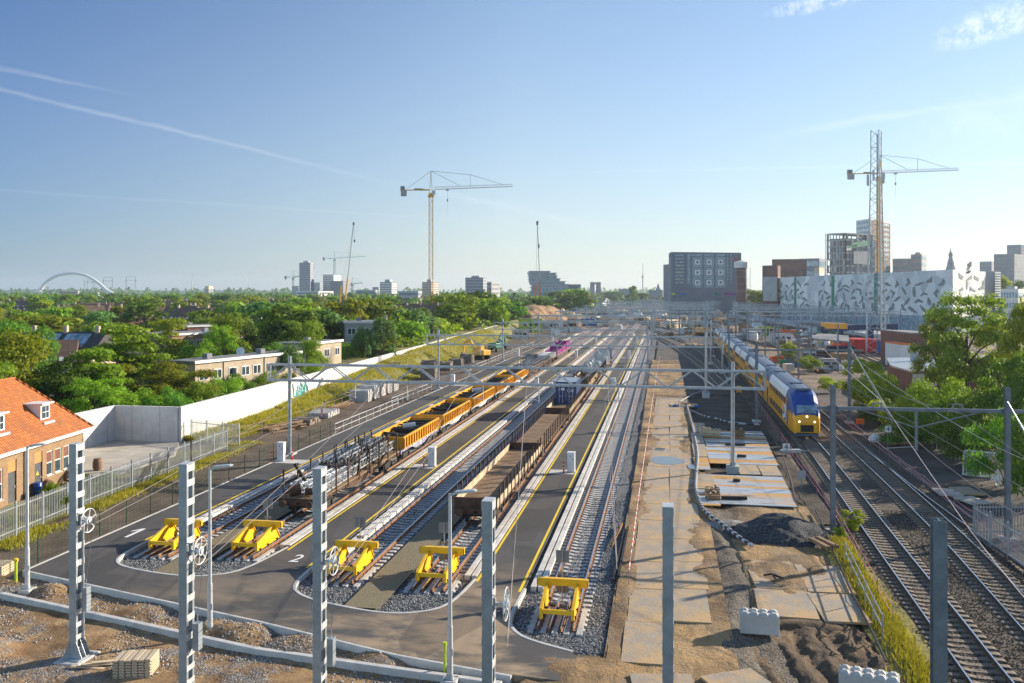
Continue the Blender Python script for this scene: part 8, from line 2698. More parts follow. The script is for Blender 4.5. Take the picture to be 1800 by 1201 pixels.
# ---------------------------------------------------------------- cranes and the lattice mast
def tower_crane(label, loc, h, rz, m='crane_yellow', jib=46, cj=17, w=2.0):
 r = T('tower_crane', label, 'tower crane', loc, rz, 'yellow tower cranes' if m == 'crane_yellow' else 'teal tower cranes')
 g = G()
 n = int(h / 2.4)
 for x in (-1, 1):
  for y in (-1, 1): g.bar((x * w / 2, y * w / 2, 0), (x * w / 2, y * w / 2, h), .36)
 for k in range(n):
  a, b = k * h / n, (k + 1) * h / n
  s = 1 if k % 2 else -1
  for y in (-1, 1): g.bar((-s * w / 2, y * w / 2, a), (s * w / 2, y * w / 2, b), .13); g.bar((-w / 2, y * w / 2, b), (w / 2, y * w / 2, b), .13)
  for x in (-1, 1): g.bar((x * w / 2, -s * w / 2, a), (x * w / 2, s * w / 2, b), .13); g.bar((x * w / 2, -w / 2, b), (x * w / 2, w / 2, b), .13)
 g.ob('mast', M[m], r)
 g = G(); g.box(-w * .8, w * .8, -w * .8, w * .8, h, h + 1.0); g.cyl((0, 0, h + 1), (0, 0, h + 2.2), 1.2, 1.2, 12); g.ob('slewing_ring', M[m], r)
 zj = h + 4.0
 g = G()
 for x in (-1, 1):
  for y in (-1, 1): g.bar((x * .8, y * .8, h + 2.2), (0, 0, h + 14), .22)
 for k in range(5): g.bar((-.7 + .12 * k, -.7, h + 3 + 2 * k), (.7 - .12 * k, -.7, h + 4.4 + 2 * k), .12)
 g.ob('apex', M[m], r)
 g = G(); n = 30
 for k in range(n):
  a, b = 1.5 + (jib - 1.5) * k / n, 1.5 + (jib - 1.5) * (k + 1) / n
  rise = .05
  for y in (-.6, .6): g.bar((a, y, zj + a * rise), (b, y, zj + b * rise), .2); g.bar((a, y, zj + a * rise), ((a + b) / 2, 0, zj + 1.3 + a * rise), .1); g.bar(((a + b) / 2, 0, zj + 1.3 + a * rise), (b, y, zj + b * rise), .1)
  g.bar((a, 0, zj + 1.3 + a * rise), (b, 0, zj + 1.3 + b * rise), .18)
 g.ob('jib', M['steel_light'] if m == 'crane_yellow' else M[m], r)
 g = G(); g.bar((-cj, -.6, zj - .6), (-1, -.6, zj), .35); g.bar((-cj, .6, zj - .6), (-1, .6, zj), .35); g.box(-cj, -1, -.6, .6, zj - .5, zj - .35); g.ob('counter_jib', M[m], r)
 g = G(); g.box(-cj + .5, -cj + 3.6, -1, 1, zj - 3.6, zj - .7); g.ob('counterweight', M['grey_mid'], r)
 g = G(); g.box(-cj + .3, -cj + 2.6, -.9, .9, zj - .3, zj + 1.6); g.ob('winch', M['steel_dark'], r)
 g = G(); g.box(-9, -4, -.64, .64, zj - .3, zj + .5); g.ob('banner', M['green'] if m == 'crane_yellow' else M[m], r)
 g = G(); g.box(.5, 2.4, -1.6, -.5, h + 1.2, h + 3.4); g.ob('cab', M['white_far'], r)
 g = G()
 top = Vector((0, 0, h + 14)); pk = Vector((jib * .48, 0, zj + 7.2 + jib * .024))
 for p, q in ((top, pk), (pk, Vector((jib * .88, 0, zj + 1.3 + jib * .044))), (top, Vector((jib * .36, 0, zj + 1.3 + jib * .018))), (pk, Vector((jib * .48, 0, zj + 1.3))), (top, Vector((-cj * .8, 0, zj)))): g.bar(p, q, .16)
 g.ob('tie_rods', M['steel_dark'], r)
 g = G(); x = jib * .20; g.box(x - .8, x + .8, -.6, .6, zj - .4, zj + .1); g.bar((x, 0, zj), (x, 0, zj - 5), .1); g.box(x - .3, x + .3, -.3, .3, zj - 6.2, zj - 5); g.bar((x, 0, zj - 6), (x, 0, zj - 14), .06); g.ob('trolley_hook', M['steel_dark'], r)
 return r
Yc = 470
tower_crane('yellow tower crane rising from the trees left of centre', far(757.5, Yc, -.5), hz(345, Yc), A + R(6), jib=44, cj=16.5)
tower_crane('yellow tower crane partly hidden behind the grey lattice mast', far(1546, 480, -.5), hz(316, 480), A + R(6), jib=46, cj=18.5)
tower_crane('teal tower crane with a wide jib left of the yellow crawler crane', far(588, 1350, 0), 62, A + R(4), 'crane_teal', 48, 18, 2.4)
tower_crane('small teal tower crane left of the pale tower', far(515, 1350, 0), 33, A + R(5), 'crane_teal', 14, 13, 2.2)
tower_crane('small blue grey crane right of the yellow crawler crane', far(619.5, 1300, 0), 22, A + R(4), 'crane_teal', 16, 3, 1.6)
def crawler(label, pb, pt, Yd, m):
 r = T('crawler_crane', label, 'mobile crane', far(pb[0], Yd, -.5), A)
 tb = Vector(((pt[0] - pb[0]) / F * Yd, 0, hz(pt[1], Yd)))
 g = G()
 p, q = Vector((0, 0, 3.2)), tb
 lattice(g, p, q, 1.8, 1.8, 22, 4.5)
 g.cur = 1
 g.ob('boom', [M['steel_light'], M['red']], r)
 lw = G(); lattice(lw, p, p.lerp(q, .36), 2.7, 2.4, 8, 8); lw.ob('boom_foot', M[m], r)
 g = G(); g.box(-5, 3.6, -2.2, 2.2, 1.6, 5.4); g.ob('upper_works', M[m], r)
 for y in (-2.6, 1.6):
  g = G(); g.xprism([(-1, 0), (1, 0), (1, 1.2), (-1, 1.2)], 0, 1); g.v = [(x * 8 - 4, y + yy * .5, z) for x, yy, z in g.v]; g.ob('crawler_track', M['dark_metal'], r)
 g = G(); g.bar((-4, 0, 4), (-3.2, 0, 19), 1.1); g.bar((-3.2, 0, 19), (1, 0, 5), .6); g.bar((-3.2, 0, 15), tb, .14); g.ob('mast', M[m], r)
 g = G(); g.bar(tb, tb + Vector((.8, 0, -12)), .12); g.box(tb.x + .3, tb.x + 1.3, -.5, .5, tb.z - 14, tb.z - 12); g.ob('hook_block', M['dark_metal'], r)
 g = G(); g.box(tb.x - .6, tb.x + .6, -.8, .8, tb.z - .5, tb.z + 1.8); g.ob('boom_head', M['dark_metal'], r)
crawler('yellow crawler crane with a steep lattice boom left of centre', (606, 520), (621.5, 394), 700, 'crane_yellow')
crawler('orange footed crawler crane with an upright boom before the stepped block', (951, 545), (944.5, 393), 520, 'crane_orange')
r = T('lattice_mast', 'tall grey three legged lattice mast with antenna panels near its top', 'mast', at(1540, 622, -.4))
hh = hz(224, 205) + .4
def leg(i, z):
 w = 2.6 - 1.25 * min(1, z / (hh * .86))
 a = [R(200), R(285), R(20)][i]
 return Vector((w * math.cos(a), w * math.sin(a), z))
for i in range(3):
 g = G(); g.tube([leg(i, 0), leg(i, hh * .86), leg(i, hh)], [.20, .13, .12], 8); g.ob('leg', M['steel'], r)
g = G(); n = 26
for k in range(n):
 z0, z1 = hh * k / n, hh * (k + 1) / n
 for i in range(3):
  j = (i + 1) % 3
  if k % 2: g.bar(leg(i, z0), leg(j, z1), .09)
  else: g.bar(leg(j, z0), leg(i, z1), .09)
  if k % 3 == 0: g.bar(leg(i, z0), leg(j, z0), .08)
g.ob('bracing', M['steel'], r)
za = hz(310, 205)
for i, (a, z) in enumerate(((R(185), 0), (R(240), 1.0), (R(300), .2), (R(20), .6))):
 c = Vector((1.9 * math.cos(a), 1.9 * math.sin(a), za + z))
 g = G(); g.cbox(c, (.5, .35, 2.6), a); g.ob('antenna_panel', M['white_far'], r)
g = G(); g.bar((0, -1.1, .5), (0, -1.1, hh - 1), .25, .1); g.ob('cable_ladder', M['steel_dark'], r)
# ---------------------------------------------------------------- suburb houses
def flat_house(label, px, ytop, Yd0, Yd1, h, depth, m='brick_pale', z0=-.5, wins=6, rows=1, gable_m=None):
 """flat roofed terrace whose front runs from px[0] at depth Yd0 to px[1] at depth Yd1"""
 a, b = far(px[0], Yd0), far(px[1], Yd1)
 a.z = b.z = 0
 t = (b - a); L = t.length; u = t.normalized()
 n = Vector((u.y, -u.x, 0))
 if n.dot(-a) < 0: n = -n
 r = T('terrace_house', label, 'house', (a.x, a.y, 0))
 q = lambda x, y: Vector((u.x * x - n.x * y, u.y * x - n.y * y, 0))
 zt = hz(ytop, Yd0)
 g = G(); g.prism([q(0, 0), q(L, 0), q(L, depth), q(0, depth)], z0, zt); g.ob('wall', M[m], r)
 g = G(); g.prism([q(-.25, -.25), q(L + .25, -.25), q(L + .25, depth + .25), q(-.25, depth + .25)], zt + .003, zt + .28); rf = g.ob('roof', M['roof_felt'], r)
 g = G(); g.prism([q(-.3, -.3), q(L + .3, -.3), q(L + .3, -.2), q(-.3, -.2)], zt - .05, zt + .33); g.ob('fascia', M['window_white'], rf)
 for k in range(rows):
  for i in range(wins):
   x = L * (i + .5) / wins + random.uniform(-.3, .3)
   z = zt - 1.7 - k * 2.8
   g = G(); g.prism([q(x - .8, -.06), q(x + .8, -.06), q(x + .8, .05), q(x - .8, .05)], z - .6, z + .7); f = g.ob('window', M['window_white'], r)
   for s in (-1, 1):
    g = G(); g.prism([q(x + s * .38 - .31, -.075), q(x + s * .38 + .31, -.075), q(x + s * .38 + .31, -.062), q(x + s * .38 - .31, -.062)], z - .5, z + .6); g.ob('pane', M['glass'], f)
 for i in range(max(1, wins // 3)):
  x = L * (i + .4) / max(1, wins // 3)
  c = q(x, depth * .5)
  g = G(); g.cbox((c.x, c.y, zt + .6), (.9, .9, .7), math.atan2(u.y, u.x)); g.ob('roof_box', M['grey_far'], rf)
 return r, q, zt
r, q, zt = flat_house('long pale brick building with a satellite dish behind the noise wall', (343, 527), 639, 111, 130, 5, 4, 'brick_pale', wins=8)
for x in (5, 13, 22):
 c = q(x, -.05); g = G(); g.cyl((c.x, c.y, 0), (c.x, c.y, zt - .2), .06, .06, 6); g.ob('downpipe', M['steel_dark'], r)
c = q(8.5, .2)
dish = T('satellite_dish', 'white satellite dish on the roof edge of the long pale brick building', 'satellite dish', (r.location.x + c.x, r.location.y + c.y, zt))
g = G(); g.lathe([(.02, 0), (.3, .04), (.55, .16), (.55, .19), (.3, .08), (.02, .05)], (0, 0, 0), 16); o = g.ob('reflector', M['white_gloss'], dish, True); o.rotation_euler = (R(70), 0, R(15)); o.location = (0, 0, 1.0)
g = G(); g.cyl((0, 0, .2), (0, .1, 1.0), .04, .04, 8); g.ob('bracket', M['steel'], dish)
c = q(6.6, -.15)
g = G(); g.cyl((0, 0, 0), (.0, .12, 0), .45, .45, 16); o = g.ob('satellite_dish', M['steel_dark'], None, loc=(r.location.x + c.x, r.location.y + c.y, zt - 1.5)); o.rotation_euler = (0, 0, A); tag(o, 'dark round dish fixed to the pale brick wall', 'satellite dish')
flat_house('grey flat roofed terrace with white dormers, behind the long pale building', (302, 470), 590, 158, 178, 7, 8, 'brick_yellow', wins=9, rows=2)
flat_house('flat roofed box house half hidden by bushes right of the terrace', (606, 676), 568, 172, 174, 8, 9, 'grey_mid', wins=3, rows=2)
flat_house('low grey terrace behind the birch, left of the box house', (545, 600), 606, 142, 152, 4, 6, 'brick_pale', wins=3)
flat_house('long dark flat roofed terrace behind the tiered trees', (330, 420), 575, 205, 215, 7, 8, 'brick_red', wins=6, rows=2)
flat_house('grey terrace with pale fascia at the middle of the suburb', (520, 590), 552, 290, 300, 7, 10, 'brick_red', wins=6, rows=2)
flat_house('pale walled garden house behind the wall corner', (178, 232), 664, 100, 112, 3, 5, 'brick_pale', wins=2)
def pitched(label, c, L, W_, he, hr, rz, m, roof='tiles_brown', panels=0, chim=2):
 r = T('pitched_house', label, 'house', c, rz)
 g = G(); g.box(-L / 2, L / 2, -W_ / 2, W_ / 2, -.3, he); g.yprism([(-1, 0), (1, 0), (0, 1)], 0, 1); g.v = g.v[:8]; g.f = g.f[:6]; g.m = g.m[:6]; g.ob('wall', M[m], r)
 g = G(); g.xprism([(-W_ / 2 - .4, he - .1), (W_ / 2 + .4, he - .1), (0, hr)], -L / 2 - .25, L / 2 + .25); rf = g.ob('roof', M[roof], r)
 sl = Vector((0, W_ / 2 + .4, hr - he + .1)); sl.normalize()
 nrm = Vector((0, -sl.z, sl.y))
 for k in range(panels):
  x0 = -L * .32 + k * 1.15 + (.9 if k >= panels // 2 else 0)
  P = []
  base = Vector((0, -W_ / 2 - .4, he - .1))
  for x, t_ in ((x0, .35), (x0 + 1.05, .35), (x0 + 1.05, .9), (x0, .9)):
   p = base + sl * (t_ * math.hypot(W_ / 2 + .4, hr - he + .1)); P.append(Vector((x, p.y, p.z)))
  g = G(); g.add([p + nrm * .03 for p in P] + [p + nrm * .09 for p in P], [(3, 2, 1, 0), (4, 5, 6, 7), (0, 1, 5, 4), (1, 2, 6, 5), (2, 3, 7, 6), (3, 0, 4, 7)]); g.ob('solar_panel', M['glass_blue'], rf)
 for k in range(4):
  x0 = -L * .38 + k * L * .22
  P = []
  for x, t_ in ((x0, .12), (x0 + .7, .12), (x0 + .7, .28), (x0, .28)):
   p = Vector((0, -W_ / 2 - .4, he - .1)) + sl * (t_ * math.hypot(W_ / 2 + .4, hr - he + .1)); P.append(Vector((x, p.y, p.z)))
  g = G(); g.add([p + nrm * .02 for p in P] + [p + nrm * .07 for p in P], [(3, 2, 1, 0), (4, 5, 6, 7), (0, 1, 5, 4), (1, 2, 6, 5), (2, 3, 7, 6), (3, 0, 4, 7)]); g.ob('roof_window', M['window_white'], rf)
 for k in range(chim):
  x = -L * .4 + k * L * .8 / max(1, chim - 1)
  g = G(); g.box(x - .35, x + .35, -.3, .3, hr - .8, hr + 1.0); g.ob('chimney', M['brick_pale'], rf)
 for k in range(4):
  x = -L * .36 + k * L * .24
  g = G(); g.box(x - .6, x + .6, -W_ / 2 - .05, -W_ / 2 + .02, he - 1.7, he - .4); g.ob('window', M['window_white'], r)
 return r
pitched('dark pitched roof house with solar panels and three chimneys', far(116, 152, -.5), 15, 9, 4.2, hz(583, 152) + .5, A - R(8), 'brick_pale', 'tiles_dark', 8, 3)
pitched('lower brown roofed house with roof windows left of the solar panelled house', far(76, 146, -.5), 10, 8, 3.2, hz(598, 146) + .5, A + R(20), 'beige_far', 'tiles_brown', 3, 0)
pitched('red roofed house deep in the trees at the left', far(35, 260, -.5), 14, 9, 5, hz(566, 260) + .5, A, 'brick_red', 'tiles_brown', 0, 2)
pitched('steep gabled house with orange gable above the suburb trees', far(448, 330, -.5), 12, 9, 6, hz(543, 330) + .5, A + R(60), 'beige_far', 'tiles_brown', 0, 2)
pitched('grey roofed house right of the box house', far(715, 215, -.5), 13, 9, 4, hz(562, 215) + .5, A, 'brick_pale', 'tiles_brown', 0, 1)
rnd = random.Random(14)
ph = None
for i in range(34):
 Yd = rnd.uniform(240, 800); px = rnd.uniform(-40, 760)
 loc = far(px, Yd, -.5)
 if loc.x > float(wall_n(345)) - 20: continue
 if ph is None: ph = pitched('brown roofed house showing between the suburb trees', loc, 16, 9, 5.5, 9.5, A + rnd.uniform(-.6, .6), 'brick_far', 'tiles_brown', 0, 2); ph['group'] = 'brown roofed houses of the suburb'
 else: copy_tree(ph, loc, A + rnd.uniform(-.8, .8))
# ---------------------------------------------------------------- right hand buildings and site
def slab_building(label, pts, h, m, roof='roof_wet', ov=.3):
 r = T('flat_roofed_building', label, 'building')
 g = G(); g.prism(pts, -.5, h); g.ob('wall', M[m], r)
 c = sum((Vector((p[0], p[1], 0)) for p in pts), Vector()) / len(pts)
 P = [Vector((p[0], p[1], 0)) + (Vector((p[0], p[1], 0)) - c).normalized() * ov for p in pts]
 g = G(); g.prism(P, h + .003, h + .25); g.ob('roof', M[roof], r)
 return r
zt = 3.2
P = [at(x, y, zt) for x, y in ((1568, 645), (1604, 655), (1740, 650), (1735, 628), (1560, 632))]
r = slab_building('low flat roofed building with a shiny wet roof among the right hand bushes', [(p.x, p.y) for p in P], zt, 'brick_red')
c = at(1607, 638, zt)
g = G(); g.box(-.5, .5, -.5, .5, 0, 1.6); g.box(-.7, .7, -.7, .7, 1.6, 1.8); g.cyl((0, 0, 1.8), (0, 0, 2.3), .3, .3, 8); o = g.ob('roof_vent', M['steel'], r); o.location = (c.x, c.y, zt + .25)
g = G(); p, q = P[1], P[2]; d = (q - p)
a = p + d * .0; b = p + d * .35
nn = Vector((d.y, -d.x, 0)).normalized()
nn = nn if nn.dot(-p) > 0 else -nn
g.prism([(a + nn * .03).to_2d(), (b + nn * .03).to_2d(), (b + nn * .1).to_2d(), (a + nn * .1).to_2d()], 1.2, 3.0); g.ob('pale_panel', M['white_far'], r)
Yb = 175
a, b = far(1600, Yb), far(1655, Yb * .98); d = Vector((-sA, cA, 0)) * 14
r = slab_building('tall windowed red brick box behind the bushes, beside the white hut', [(a.x, a.y), (b.x, b.y), ((b + d).x, (b + d).y), ((a + d).x, (a + d).y)], hz(587, Yb), 'brick_red', 'roof_felt')
f, n = strip_plane(a, b)
for x, y in ((1605, 611), (1617, 614), (1626, 628), (1606, 626), (1617, 628), (1640, 630)):
 g = G(); patch(g, f, [(x - 1.2, y - 2), (x + 1.2, y - 2), (x + 1.2, y + 2), (x - 1.2, y + 2)], n, .08); g.ob('window', M['window_white'], r)
a, b = far(1579, 172), far(1600, 170); d = Vector((-sA, cA, 0)) * 6
r = slab_building('small white hut with an orange roof edge left of the red brick box', [(a.x, a.y), (b.x, b.y), ((b + d).x, (b + d).y), ((a + d).x, (a + d).y)], hz(606, 171), 'white_far', 'orange')
zt = 4.0
P = [at(x, y, zt) for x, y in ((1420, 594), (1492, 600), (1492, 590), (1440, 586))]
r = T('canopy', 'low flat canopy roof on posts among the site stores', 'canopy')
g = G(); g.prism([(p.x, p.y) for p in P], zt - .35, zt); g.ob('roof', M['roof_felt'], r)
for p in P:
 g = G(); g.cyl((p.x, p.y, -.5), (p.x, p.y, zt - .36), .15, .15, 8); g.ob('post', M['steel_dark'], r)
r = T('gantry_crane', 'yellow and navy gantry crane standing over the site cabins', 'gantry crane')
Yg = 240
for x in (1449, 1477):
 p = far(x, Yg); g = G(); g.prism([(p.x - .7, p.y - .7), (p.x + .7, p.y - .7), (p.x + .7, p.y + .7), (p.x - .7, p.y + .7)], -.5, hz(580, Yg)); g.ob('leg', M['navy'], r)
p, q = far(1441, Yg), far(1486, Yg)
g = G(); g.bar((p.x, p.y, hz(578, Yg)), (q.x, q.y, hz(578, Yg)), 3.0, 1.2); g.ob('cross_beam', M['navy'], r)
p, q = far(1446, Yg), far(1486, Yg)
g = G(); g.bar((p.x, p.y, hz(572.5, Yg)), (q.x, q.y, hz(573.5, Yg)), 3.2, 1.5); g.ob('crane_bridge', M['crane_yellow'], r)
p, q = far(1486, Yg + 3), far(1575, Yg + 3)
g = G(); g.bar((p.x, p.y, hz(577, Yg)), (q.x, q.y, hz(574, Yg)), 2.2, 1.4); g.ob('runway_beam', M['navy'], r)
for x in (1530, 1572):
 p = far(x, Yg + 3); g = G(); g.prism([(p.x - .7, p.y - .7), (p.x + .7, p.y - .7), (p.x + .7, p.y + .7), (p.x - .7, p.y + .7)], -.5, hz(578, Yg)); g.ob('leg', M['navy'], r)
def box_thing(name, label, cat, loc, s, rz, m, style='container', group=None):
 """container, cabin or bin with its corner frame, doors and windows"""
 r = T(name, label, cat, loc, rz, group)
 x, y, z = s
 if style == 'bin':
  g = G(); g.add([(-x / 2 + .2, -y / 2 + .2, 0), (x / 2 - .2, -y / 2 + .2, 0), (x / 2 - .2, y / 2 - .2, 0), (-x / 2 + .2, y / 2 - .2, 0), (-x / 2, -y / 2, z), (x / 2, -y / 2, z), (x / 2, y / 2, z), (-x / 2, y / 2, z)], [(0, 3, 2, 1), (0, 1, 5, 4), (1, 2, 6, 5), (2, 3, 7, 6), (3, 0, 4, 7)]); g.ob('body', M[m], r)
  g = G()
  for a, b in (((-1, -1), (1, -1)), ((1, -1), (1, 1)), ((1, 1), (-1, 1)), ((-1, 1), (-1, -1))): g.bar((a[0] * x / 2, a[1] * y / 2, z), (b[0] * x / 2, b[1] * y / 2, z), .14)
  for k in range(5): g.box(-x / 2 + .3 + k * (x - .7) / 4, -x / 2 + .4 + k * (x - .7) / 4, -y / 2 - .02, -y / 2 + .16, .1, z - .1)
  g.ob('rim', M[m], r)
  g = G(); g.box(-x / 2 + .15, x / 2 - .15, -y / 2 + .15, y / 2 - .15, z * .6, z * .75); g.ob('fill', M['dark_metal'], r)
  return r
 g = G(); g.box(-x / 2, x / 2, -y / 2, y / 2, .12, z)
 if style == 'container':
  n = int(x / .45)
  for k in range(n): g.box(-x / 2 + .2 + k * (x - .4) / n, -x / 2 + .38 + k * (x - .4) / n, -y / 2 - .04, -y / 2 - .002, .25, z - .2)
 g.ob('body', M[m], r)
 g = G()
 for a in (-1, 1):
  for b in (-1, 1): g.box(a * x / 2 - .07, a * x / 2 + .07, b * y / 2 - .07, b * y / 2 + .07, 0, z + .05)
 g.ob('corner_post', M['steel_dark'] if style == 'cabin' else M[m], r)
 g = G(); g.box(-x / 2 - .05, x / 2 + .05, -y / 2 - .05, y / 2 + .05, z + .003, z + .12); g.ob('roof', M['roof_felt'] if style == 'cabin' else M[m], r)
 if style == 'cabin':
  for k in (-.25, .25):
   g = G(); g.box(x * k - .7, x * k + .7, -y / 2 - .05, -y / 2 - .002, z * .45, z * .82); f = g.ob('window', M['window_white'], r)
   g = G(); g.box(x * k - .6, x * k + .6, -y / 2 - .07, -y / 2 - .051, z * .48, z * .79); g.ob('pane', M['glass'], f)
  g = G(); g.box(-.4, .4, -y / 2 - .04, -y / 2 - .002, .15, z * .82); g.ob('door', M['door_grey'], r)
 else:
  g = G(); g.box(x / 2 + .002, x / 2 + .05, -y / 2 + .1, -.02, .2, z - .1); g.box(x / 2 + .002, x / 2 + .05, .02, y / 2 - .1, .2, z - .1); g.ob('door', M[m], r)
 return r
site = [
 ('site_cabin', 'lime green site cabin with a dark window at the end of the grass bank', 'cabin', (932, 585), (8, 3, 5), 'lime', 'cabin'),
 ('container', 'dark green container below the earth heap', 'container', (984, 561), (9, 3, 3.2), 'green', 'container'),
 ('container', 'blue container in the middle of the far yard', 'container', (1034, 573), (7, 3, 3), 'blue', 'container'),
 ('container', 'tall blue container left of the lime green one by the earth heap', 'container', (1001, 541), (9, 4, 4), 'blue', 'container'),
 ('site_cabin', 'lime green cabin stacked beside the blue container past the earth heap', 'cabin', (1006, 538), (12, 4, 6.5), 'lime', 'cabin'),
 ('site_cabin', 'dark cabin left of the stacked lime green cabin', 'cabin', (989, 541), (5, 4, 5), 'grey_far', 'cabin'),
 ('container', 'small green container beyond the stacked cabins', 'container', (1023, 534), (9, 4, 4), 'green', 'container'),
 ('site_cabin', 'lime green cabin among the far cranes', 'cabin', (1047, 538), (6, 4, 5), 'lime', 'cabin'),
 ('site_hut', 'white hut roof sheet leaning by the bank foot', 'hut', (915, 596), (5, 3, 2.6), 'white_far', 'cabin'),
 ('tank', 'pale grey tank cabin in front of the green container', 'cabin', (968, 580), (6, 3, 3), 'grey_mid', 'cabin'),
 ('site_cabin', 'row of white stores left of the far wagons', 'cabin', (1000, 585), (9, 2, 2), 'white_far', 'cabin'),
 ('site_cabin', 'lime and green site toilets right of the train tail', 'cabin', (1348, 590), (5, 3, 3), 'lime', 'cabin'),
 ('site_cabin', 'green site toilet beside the lime one', 'cabin', (1362, 590), (3, 3, 3), 'green', 'cabin'),
 ('bin', 'orange red bin beyond the train', 'bin', (1388, 592), (5.5, 3, 2.2), 'orange', 'bin'),
 ('white_store', 'white tarpaulin covered store before the orange bin', 'store', (1375, 604), (6, 3, 2.6), 'white_far', 'cabin'),
 ('white_store', 'second white store left of the bush', 'store', (1366, 602), (4, 3, 2.6), 'white_far', 'container'),
 ('container', 'green and white container under the gantry crane', 'container', (1452, 592), (5, 3, 3.2), 'green', 'container'),
 ('site_cabin', 'white cabin beside the green container under the gantry crane', 'cabin', (1462, 592), (3, 3, 3.2), 'white_far', 'cabin'),
 ('site_cabin', 'pale box hanging behind the right gantry leg', 'cabin', (1489, 590), (4, 3, 4), 'white_far', 'cabin'),
 ('container', 'red tank container left of the lattice mast', 'container', (1500, 618), (5, 3, 3.2), 'red', 'container'),
 ('container', 'red and white tank container at the lattice mast foot', 'container', (1519, 620), (6, 3, 3.2), 'red', 'container'),
 ('container', 'blue striped container right of the lattice mast', 'container', (1568, 624), (5.5, 2.6, 3.2), 'blue', 'container'),
 ('container', 'dark blue bin left of the red tank containers', 'bin', (1478, 624), (6, 2.6, 2), 'navy', 'bin'),
 ('bin', 'long orange bin behind the dark blue bin', 'bin', (1485, 616), (6, 2.6, 1.6), 'orange', 'bin'),
 ('bin', 'brown bin of rusty steel near the canopy', 'bin', (1440, 632), (6, 2.6, 1.8), 'wagon_brown', 'bin'),
 ('bin', 'turquoise skip in front of the canopy', 'bin', (1446, 628), (2.4, 2, 1.2), 'teal_paint', 'bin'),
 ('bin', 'green skip on the dirt right of the train', 'bin', (1378, 645), (1.8, 1.8, 1.3), 'green', 'bin'),
 ('cable_drum', 'orange brown skip left of the green skip', 'bin', (1366, 636), (2.6, 1.8, 1.0), 'orange', 'bin'),
 ('white_store', 'pale cube box on the dirt beside the train roof', 'box', (1386, 654), (1.5, 1.5, 1.4), 'white_far', 'container'),
 ('site_cabin', 'pale cabin near the mast foot right of the train', 'cabin', (1418, 636), (3, 2.4, 2.4), 'white_far', 'cabin'),
 ('site_cabin', 'grey white cabin before the bushes right of the second coach', 'cabin', (1456, 650), (3.2, 2.4, 2.0), 'grey_mid', 'cabin'),
 ('bin', 'blue pallet box beside the pale cube', 'bin', (1401, 645), (3, 1.4, .9), 'blue', 'bin'),
 ('timber_stack', 'timber coloured store before the bushes', 'store', (1478, 645), (3.2, 2.4, 2.6), 'wood', 'container'),
 ('site_cabin', 'grey white silo cabin right of the train tail', 'cabin', (1323, 598), (5, 3, 3.4), 'grey_mid', 'cabin'),
 ('yellow_box', 'small yellow box on a mast foot beside the nearest portal', 'box', at(1299, 690, 0), (.5, .4, .8), 'crane_yellow', 'container'),
]
for nm, lab, cat, p, s, m, st in site:
 loc = at(p[0], p[1], -.45) if not isinstance(p, Vector) else p
 box_thing(nm, lab, cat, loc, s, A + random.uniform(-.15, .15), m, st)
heap('earth_heap', 'big orange brown earth heap with steep dark sides at the end of the bank', far(932, 385, -.4), 19, 26, 11, M['earth'], 2, 'heap', 90, .76, 2.2)
heap('earth_heap', 'low dark earth bank in the middle of the far yard', at(1062, 566, -.4), 22, 6, 2.6, M['dark_dirt'], 5, 'heap', 50)
heap('earth_heap', 'mossy mound at the foot of the dark block', at(1235, 531, -.4), 60, 20, 4.0, M['lawn'], 9, 'heap', 50)
heap('earth_heap', 'sandy mound right of the mossy mound', at(1265, 533, -.4), 40, 16, 3.2, M['yard_dirt'], 12, 'heap', 50)
heap('earth_heap', 'grass mound with the lime cabin at its foot', at(905, 580, -.4), 12, 26, 3.5, M['lawn'], 14, 'heap', 50)
for i, (x, y, rx, ry, h, m, w_) in enumerate(((1215, 606, 5, 9, .7, 'mud', 'orange sand patch heaped between the far connecting tracks'), (1228, 592, 6, 10, .8, 'mud', 'second heap of orange sand left of the train tail'), (1180, 572, 7, 12, .8, 'yard_dirt', 'sandy heap among the far portals'), (1150, 560, 9, 14, .8, 'mud', 'pale sand heap far down the yard'), (1195, 548, 12, 18, 1.0, 'yard_dirt', 'flat heap of pale sand before the dark block'), (1395, 625, 4, 8, .6, 'mud', 'sand heap beside the train roof'), (1350, 615, 5, 9, .7, 'mud', 'sand heap behind the second beam portal'), (1100, 548, 9, 16, .9, 'mud', 'heap of orange sand in the hazy middle of the yard'))):
 heap('sand_heap', w_, at(x, y, -.4), rx, ry, h, M[m], 20 + i, 'heap', 40)
